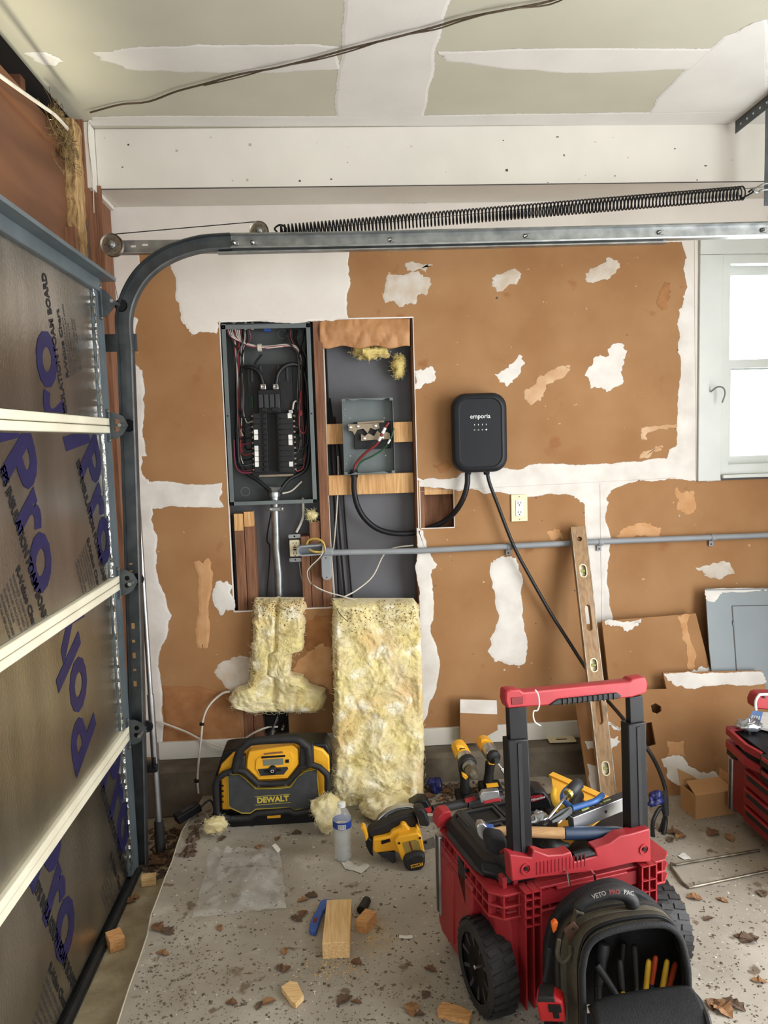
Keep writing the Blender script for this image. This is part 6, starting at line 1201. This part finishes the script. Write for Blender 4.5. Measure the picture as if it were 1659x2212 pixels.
for t in (.25, .62): q = A.lerp(B, t)+up*.0195; MB().cyl(q-Ul*.012, q+Ul*.012, .004, n=8).build('vial', 'vial', tl)
MB().lathe([(.004, 0), (.004, .001)], A.lerp(B, .55)+Wl*(.0112 if Wl.y < 0 else -.0112), Wl if Wl.y < 0 else -Wl, 10).build('rail_hole', 'black_plastic', tl); MB().lathe([(.005, 0), (.005, .001)], A.lerp(B, .93)+Wl*(.0112 if Wl.y < 0 else -.0112), Wl if Wl.y < 0 else -Wl, 10).build('rail_hole', 'black_plastic', tl)
def screwdriver(p, label, m, name='screwdriver', r=.012):
    o = T(name, label, 'screwdriver', p[0], group='hand tools on the cart'); a, b, c = p
    MB().tube([a, a.lerp(b, .08), b], [.0015, .0032, .0032], 8).build('shank', 'chrome', o, smooth=40); MB().tube([b, b.lerp(c, .15), b.lerp(c, .3), b.lerp(c, .9), c], [r*.6, r*.8, r, r, r*.8], 12).build('handle', m, o, smooth=45); MB().tube([b.lerp(c, -.08), b.lerp(c, .16)], [r*.75, r*.75], 10).build('collar', 'brass', o); return o
screwdriver((zc(1184, 1768, .515), zc(1228, 1714, .53), zc(1252, 1690, .545)), 'screwdriver with fat grey handle on top of the tool pile', 'dark_grey', r=.016)
screwdriver((zc(1206, 1778, .462), zc(1230, 1752, .468), zc(1252, 1716, .472)), 'screwdriver with dark handle half under the blue pliers', 'black_plastic', r=.015)
def pliers(px, label, m, zz=.45, r=.0075, name='pliers'):
    o = T(name, label, 'pliers', zc(*px['pivot'], zz), group='hand tools on the cart')
    for k in ('h1', 'h2'):
        MB().tube(cat_rom([zc(x, y, zz+.004*i) for i, (x, y) in enumerate(px[k])], 4), r, 8).build('grip', m, o, smooth=50)
    for k in ('j1', 'j2'): MB().tube([zc(x, y, zz) for x, y in px[k]], [.008]+[.007]*(len(px[k])-2)+[.003], 7).build('jaw', 'galv_dark', o, smooth=40)
    return o
pliers(dict(pivot=(1232, 1748), h1=[(1236, 1746), (1262, 1738), (1285, 1730), (1302, 1717)], h2=[(1232, 1742), (1216, 1728), (1218, 1712), (1228, 1702)], j1=[(1232, 1748), (1212, 1755), (1186, 1772)], j2=[(1230, 1752), (1215, 1765), (1192, 1776)]), 'blue-gripped pliers lying open on the tool pile', 'blue_grip', .498)
pliers(dict(pivot=(1222, 1752), h1=[(1218, 1748), (1202, 1738), (1196, 1722), (1197, 1706)], h2=[(1226, 1746), (1232, 1728), (1236, 1710)], j1=[(1222, 1752), (1218, 1768)], j2=[(1226, 1752), (1224, 1770)]), 'yellow-gripped pliers standing behind the screwdrivers', 'yellow_grip', .447, .0085)
q = [zc(1262, 1756, .43), zc(1284, 1738, .44)]; MB().tube(q, [.013, .011], 10).build('red_grip_tool', 'red_bright', smooth=40, label='short red tool grip beneath the torpedo level', cat='hand tool')
ba = T('battery_pack', 'black battery pack with red label on the cart lid', 'battery', zc(1165, 1745, .385))
MB().pp([(1140, 1718), (1152, 1708), (1176, 1710), (1190, 1728), (1194, 1748), (1140, 1752)], zc(1165, 1752, .385).y, .07).build('case', 'black_plastic', ba, bev=.006); MB().pp([(1146, 1720), (1170, 1716), (1178, 1724), (1150, 1733)], zc(1165, 1752, .385).y-.001, .004).build('label_plate', 'red_bright', ba)
yb_ = zc(1165, 1752, .385).y-.0016; q = at(1162, 1725, y=yb_); text('Milwaukee', .0095, 'white_print', ba, frame(ba).inverted() @ basis(q, (.97, 0, .22), (-.22, 0, .97)), bold=.0002, shear=.2)
lump('foil_bag', [(zc(1165, 1772, .415), (.024, .026, .02))], 'foil_bag', 'crumpled silver bag behind the hammer shaft', 'bag', 14, amp=.012, fr=45)
po_ = T('tool_pouch', 'black belt pouch with red tab under the hammer head', 'pouch', zc(1075, 1845, .385))
MB().pp([(1052, 1814), (1062, 1806), (1090, 1812), (1096, 1820), (1097, 1842), (1076, 1850), (1060, 1845), (1050, 1832)], zc(1075, 1848, .40).y, .05).build('pocket', 'bag_black', po_, bev=.006); MB().pp([(1079, 1838), (1094, 1830), (1095, 1836), (1080, 1845)], zc(1075, 1848, .40).y-.002, .004).build('tab', 'wire_red', po_)
lump('tool_glove', [(zc(1195, 1826, .405), (.04, .02, .01))], 'black_matte', 'dark crumpled glove by the crossbar under the hammer shaft', 'glove', 17, amp=.01, fr=30)
lump('tool_glove', [(zc(1300, 1816, .394), (.04, .014, .008))], 'bag_black', 'black glove lying beneath the yellow square near the right post', 'glove', 19, amp=.01, fr=30)
st_ = [at(px, py, y=-1.47) for px, py in ((1156, 1490), (1162, 1500), (1165, 1520), (1161, 1534), (1153, 1536), (1152, 1548), (1156, 1560), (1168, 1568))]
MB().tube(cat_rom(st_, 5), .0018, 5).build('white_string', 'white_plastic', label='white string tied round the red cart handle', cat='string')
lump('blue_cloth', [(at(1412, 1728, y=-.66), (.026, .02, .03))], 'blue_bag', 'dark blue cloth bundle beside the right cart post', 'cloth', 22, amp=.016, fr=24)
# ================================================================== backpack tool bag
bp_ = T('tool_backpack', 'open olive and black tool backpack standing before the red cart', 'bag', (.62, -1.60, 0))
YF, YB = -1.655, -1.50
def fl(pts, y): 
    P = [at(px, py, y=y) for px, py in pts]; P[0].z = P[-1].z = .004; return P
Fp = fl([(1264, 2180), (1258, 2130), (1260, 2085), (1268, 2050), (1286, 2028), (1320, 2012), (1370, 2001), (1425, 1997), (1452, 2006), (1470, 2028), (1482, 2070), (1488, 2130), (1490, 2180)], YF)
Bp = fl([(1205, 2160), (1200, 2110), (1200, 2050), (1208, 2010), (1228, 1980), (1262, 1960), (1320, 1947), (1385, 1945), (1424, 1958), (1446, 1985), (1462, 2025), (1472, 2080), (1476, 2140)], YB)
F2, B2 = cat_rom(Fp, 3), cat_rom(Bp, 3)
Mid = [a.lerp(b, .5)+Vector((-.004 if i < len(F2)/2 else .004, 0, .004)) for i, (a, b) in enumerate(zip(F2, B2))]
sh = MB(); ns = len(F2)
for A, B in ((F2, Mid), (Mid, B2)): sh.add(A+B, [(i, i+1, ns+i+1, ns+i) for i in range(ns-1)])
so = sh.build('shell', 'bag_olive', bp_, smooth=60, recalc=False); so.modifiers.new('thickness', 'SOLIDIFY').thickness = .006
MB().tube(F2, .0075, 7).build('front_piping', 'bag_black', bp_, smooth=60); MB().tube([p+Vector((0, .022, .004)) for p in F2], .005, 6).build('zipper', 'black_plastic', bp_, smooth=60); MB().tube([p+(Mid[i]-p)*.42 for i, p in enumerate(B2)], .004, 6).build('seam', 'bag_black', bp_)
MB().loft([B2, [p+Vector((0, .01, 0)) for p in B2]]).build('inner_panel', 'bag_black', bp_)
bpd = fl([(1180, 2150), (1178, 2080), (1185, 2020), (1205, 1975), (1235, 1945), (1275, 1922), (1325, 1908), (1368, 1922), (1415, 1950), (1452, 1995), (1472, 2050), (1482, 2120), (1485, 2150)], -1.49)
MB().loft([cat_rom(bpd, 3), [p+Vector((0, .028, 0)) for p in cat_rom(bpd, 3)]]).build('back_pad', 'bag_black', bp_, bev=.004)
MB().tube(cat_rom([at(px, py, y=-1.56) for px, py in ((1248, 1962), (1264, 1945), (1300, 1930), (1340, 1928), (1362, 1942), (1366, 1958))], 5), [.014]+[.0165]*24+[.013], 10).build('carry_handle', 'black_rubber', bp_, smooth=60)
Fb = frame(bp_).inverted(); q = at(1312, 1944, y=-1.578)
for s, dx, m in (('VETO', -.036, 'cable_grey'), ('PRO', 0, 'wire_red'), ('PAC', .033, 'cable_grey')): text(s, .013, m, bp_, Fb @ basis(at(1322, 1930, y=-1.56)+Vector((dx, -.017, .0135-abs(dx)*.12)), (1, 0, -.22*dx/.03), (.22*dx/.03, .66, .75)), bold=.0003)
MB().loft([[a, a+Vector((0, -.03, -.004)), a+Vector((.0, -.03, -.008)), a+Vector((0, 0, -.004))] for a in [at(px, py, y=-1.54) for px, py in ((1362, 1945), (1395, 1958), (1425, 1980), (1450, 2012), (1466, 2060))]]).build('right_strap', 'bag_black', bp_)
MB().loft([[a, a+Vector((0, -.02, 0)), a+Vector((.0, -.02, -.003)), a+Vector((0, 0, -.003))] for a in [at(px, py, y=-1.56) for px, py in ((1256, 1962), (1240, 1958), (1238, 1974), (1232, 1990))]]).build('left_tab', 'bag_olive', bp_)
MB().pp([(1218, 2010), (1240, 1992), (1256, 2012), (1238, 2046), (1228, 2035)], -1.585, .006).build('leather_patch', 'leather', bp_, bev=.001)
for px, py in ((1238, 2006), (1250, 2021)): MB().lathe([(.0035, 0), (.0035, .002)], at(px, py, y=-1.586), (0, -1, 0), 10).build('rivet', 'chrome', bp_)
MB().tube(cat_rom([at(px, py, y=-1.60) for px, py in ((1208, 2030), (1204, 2062), (1216, 2078), (1232, 2062), (1230, 2045))], 4), .005, 6).build('side_loop', 'bag_olive', bp_)
MB().tube([at(px, py, y=-1.59) for px, py in ((1186, 2050), (1182, 2090), (1176, 2120))], .005, 6).build('side_strap', 'bag_black', bp_)
def flp(px, py, y, z=None): return at(px, py, y=y)
R0 = [at(px, py, y=YF-.005) for px, py in ((1275, 2175), (1330, 2160), (1400, 2148), (1470, 2140), (1490, 2140))]
R1 = [at(px, py, y=YF-.06)+Vector((0, 0, .004)) for px, py in ((1285, 2208), (1340, 2195), (1410, 2182), (1480, 2172), (1512, 2170))]
R2 = [at(px, py, y=YF-.12) for px, py in ((1290, 2260), (1350, 2250), (1430, 2238), (1500, 2222), (1532, 2215))]
R3 = [p+Vector((0, -.015, -.06)) for p in R2]
fs_ = MB(); allr = [R0, R1, R2, R3]; vs = [v for r in allr for v in r]; fs = [(j*5+i, j*5+i+1, j*5+i+6, j*5+i+5) for j in range(3) for i in range(4)]
fs_.add(vs, fs); fo = fs_.build('front_flap', 'bag_black', bp_, smooth=60, recalc=False); s2 = fo.modifiers.new('subdivision', 'SUBSURF'); s2.levels = s2.render_levels = 2; fo.modifiers.new('thickness', 'SOLIDIFY').thickness = .012
MB().tube(cat_rom([R0[-1], R1[-1], R2[-1], R3[-1]], 4), .007, 7).build('flap_piping', 'black_rubber', bp_); MB().tube(cat_rom([R0[0], R1[0], R2[0], R3[0]], 4), .006, 7).build('flap_piping', 'black_rubber', bp_)
MB().box(at(1270, 2178, y=YF-.012), (.006, .006, .02)).build('zipper_pull', 'chrome', bp_, bev=.001)
# tools in the bag
def grip(p0, p1, m, label, r=.0075, y=-1.585, cat='pliers'):
    a, b = at(*p0, y=y), at(*p1, y=y+.006); o = T('pliers' if cat == 'pliers' else 'hand_tool', label, cat, a-Vector((0, 0, .12)), group='hand tools in the backpack'); c = a+(a-b).normalized()*.06
    MB().tube([b, b.lerp(a, .08), b.lerp(a, .5), a, c], [r*.5, r*.9, r, r*.95, r*.7], 8).build('grip', m, o, smooth=50); MB().tube([c, c+Vector((0, 0, -.05))], [r*.6, r*.5], 7).build('shank', 'galv_dark', o)
for p0, p1, m, lb in (((1396, 2130), (1402, 2072), 'yellow_grip', 'leftmost yellow plier handle in the open backpack'), ((1408, 2122), (1417, 2064), 'orange_grip', 'shorter orange plier handle between the yellow ones'), ((1430, 2142), (1442, 2072), 'yellow_grip', 'right yellow plier handle in the open backpack'), ((1444, 2136), (1460, 2078), 'orange_grip', 'rightmost orange plier handle in the open backpack'), ((1346, 2168), (1346, 2142), 'yellow_grip', 'small yellow handle tip low in the backpack')): grip(p0, p1, m, lb, .0068, -1.585 if m == 'yellow_grip' else -1.56)
for p0, p1, m, lb, r in (((1402, 2150), (1408, 2125), 'navy_grip', 'dark blue handle in front of the plier grips', .013), ((1300, 2100), (1288, 2082), 'black_rubber', 'short black handle at the backpack left pocket', .01), ((1342, 2130), (1338, 2072), 'black_rubber', 'long black handle in the middle of the backpack', .009), ((1372, 2075), (1370, 2040), 'black_rubber', 'dark handle standing high in the backpack right of the others', .008), ((1345, 2060), (1348, 2035), 'black_rubber', 'dark handle behind the long black one in the backpack', .009), ((1300, 2070), (1305, 2035), 'dark_grey', 'flat grey tester at the upper left of the backpack', .016)): grip(p0, p1, m, lb, r, -1.53 if 'tester' in lb or 'behind' in lb else -1.565, 'hand tool')
tm_ = T('tape_measure', 'red and black tape measure clipped to the backpack side', 'tape measure', at(1190, 2205, y=-1.63))
c = at(1190, 2168, y=-1.615); Mt = Matrix.Rotation(R(-18), 4, 'Z') @ Matrix.Rotation(R(-8), 4, 'Y')
def tbx(poly, d0, d1, name, m, bev=.003, parent=tm_): return MB().prism(poly, (0, d0, 0), (1, 0, 0), (0, 0, 1), d0-d1).xf(Matrix.Translation(c) @ Mt).build(name, m, parent, bev=bev)
cs_ = tbx([(-.028, -.03), (.03, -.03), (.03, .018), (.012, .03), (-.022, .03), (-.03, .02)], .02, -.02, 'case', 'tape_red', .006); tbx([(.004, -.018), (.017, -.018), (.017, -.004), (.024, -.004), (.024, .014), (-.004, .014), (-.004, -.004), (.004, -.004)], -.0195, -.0225, 'face_panel', 'black_plastic', .001); tbx([(-.027, .018), (.014, .018), (.012, .031), (-.022, .031)], .022, -.0215, 'rubber_top', 'black_rubber', .003)

MB().pp([(1192, 1998), (1200, 1990), (1207, 1994), (1203, 2010), (1196, 2018)], -1.56, .015).build('orange_tool', 'orange_bright', bev=.003, label='orange handle peeking from behind the backpack side', cat='hand tool')
# ================================================================== red drawer box at the right edge
rt = T('drawer_toolbox', 'dark red stacked toolbox with drawers at the right edge', 'toolbox', (1.62, -.78, 0))
X0 = 1.40
MB().loft([oct_(X0+.03, 1.86, -1.03, -.58, .02, .03), oct_(X0, 1.88, -1.05, -.545, .015, .06), oct_(X0, 1.88, -1.05, -.545, .015, .262)]).build('cabinet', 'red_dark', rt, bev=.003)
for i in range(3):
    z0 = .062+.066*i; dr = MB().mm(X0-.012, X0+.01, -1.04, -.665, z0, z0+.058).build('drawer', 'red_dark', rt, bev=.004)
    MB().mm(X0-.016, X0-.011, -1.04, -.69, z0+.030, z0+.05).build('drawer_pull', 'black_matte', dr, bev=.002)
    MB().mm(X0-.018, X0-.008, -1.04, -.68, z0+.05, z0+.058).build('drawer_lip', 'red_plastic', dr, bev=.002)
MB().mm(X0-.006, X0+.012, -.575, -.545, .045, .245).build('corner_strip', 'alu', rt, bev=.003); MB().mm(X0-.0075, X0-.005, -.567, -.556, .05, .24).build('strip_groove', 'grey_print', rt)
MB().mm(X0-.008, X0+.03, -.60, -.535, .25, .298).build('corner_block', 'black_plastic', rt, bev=.004)
for k, z in enumerate((.275, .325)):
    fr = MB().loft([oct_(X0-.005, 1.86, -1.03, -.545, .02, z), oct_(X0, 1.86, -1.03, -.55, .02, z+.018)]).build('organizer_tray', 'black_plastic', rt, bev=.002)
    MB().bar((X0-.012, -.55, z+.02), (X0-.022, -.70, z+.016), .014, .026).build('side_handle', 'red_plastic', fr, bev=.002); MB().bar((X0-.022, -.695, z+.016), (X0, -.76, z+.01), .014, .026).build('side_handle', 'red_plastic', fr, bev=.002); MB().mm(X0-.012, 1.6, -.575, -.54, z+.012, z+.034).build('rim', 'red_plastic', fr, bev=.002)
    MB().mm(X0-.02, X0+.05, -.86, -.78, z-.01, z+.028).build('latch', 'black_plastic', fr, bev=.004); MB().mm(X0-.022, X0+.0, -.85, -.79, z+.012, z+.026).build('latch_face', 'red_bright', fr, bev=.002)
MB().loft([oct_(X0+.005, 1.86, -1.03, -.55, .02, .343), oct_(X0+.005, 1.86, -1.03, -.55, .02, .352)]).build('top_lid', 'black_plastic', rt, bev=.002)
bk_ = T('booklet', 'blue and white instruction booklet on the right toolbox', 'booklet', (1.50, -.72, .355))
A = [at(px, py, z=.368) for px, py in ((1612, 1564), (1626, 1536), (1700, 1542), (1700, 1584))]
MB().loft([[p+Vector((0, 0, -.008)) for p in A], A]).build('pages', 'paper', bk_)
C4 = [A[0].lerp(A[3], 0), A[1].lerp(A[2], 0), A[1].lerp(A[2], .3), A[0].lerp(A[3], .33)]; MB().loft([[p+Vector((0, 0, .0003)) for p in C4], [p+Vector((0, 0, .001)) for p in C4]]).build('cover_band', 'booklet_blue', bk_)
for k in range(4): a, b = C4[0].lerp(C4[1], .2+.0*k), C4[3].lerp(C4[2], .2); p = C4[0].lerp(C4[1], .25).lerp(C4[3].lerp(C4[2], .25), .2+.2*k); MB().bar(p+Vector((0, 0, .0014)), p.lerp(C4[1].lerp(C4[2], .2+.2*k), .55)+Vector((0, 0, .0014)), .004, .0004).build('print_line', 'paper', bk_)
lump('blister_pack', [((1.455, -.585, .375), (.045, .03, .02))], 'foil_bag', 'crinkled clear blister pack on the toolbox corner', 'packaging', 31, amp=.012, fr=40)
rc_ = T('red_case', 'bright red rounded case with white edge on the right toolbox', 'case', at(1660, 1540, y=-.70)); MB().pp([(1633, 1532), (1632, 1518), (1638, 1504), (1646, 1500), (1720, 1500), (1720, 1540)], -.70, .06).build('shell', 'red_bright', rc_, bev=.006)
MB().tube(cat_rom([at(px, py, y=-.702) for px, py in ((1633, 1534), (1632, 1517), (1639, 1503), (1650, 1500), (1720, 1500))], 4), .005, 7).build('edge_trim', 'white_plastic', rc_, smooth=60); MB().lathe([(.004, 0), (.004, .003)], at(1650, 1506, y=-.704), (0, -1, 0), 10).build('button', 'black_plastic', rc_)
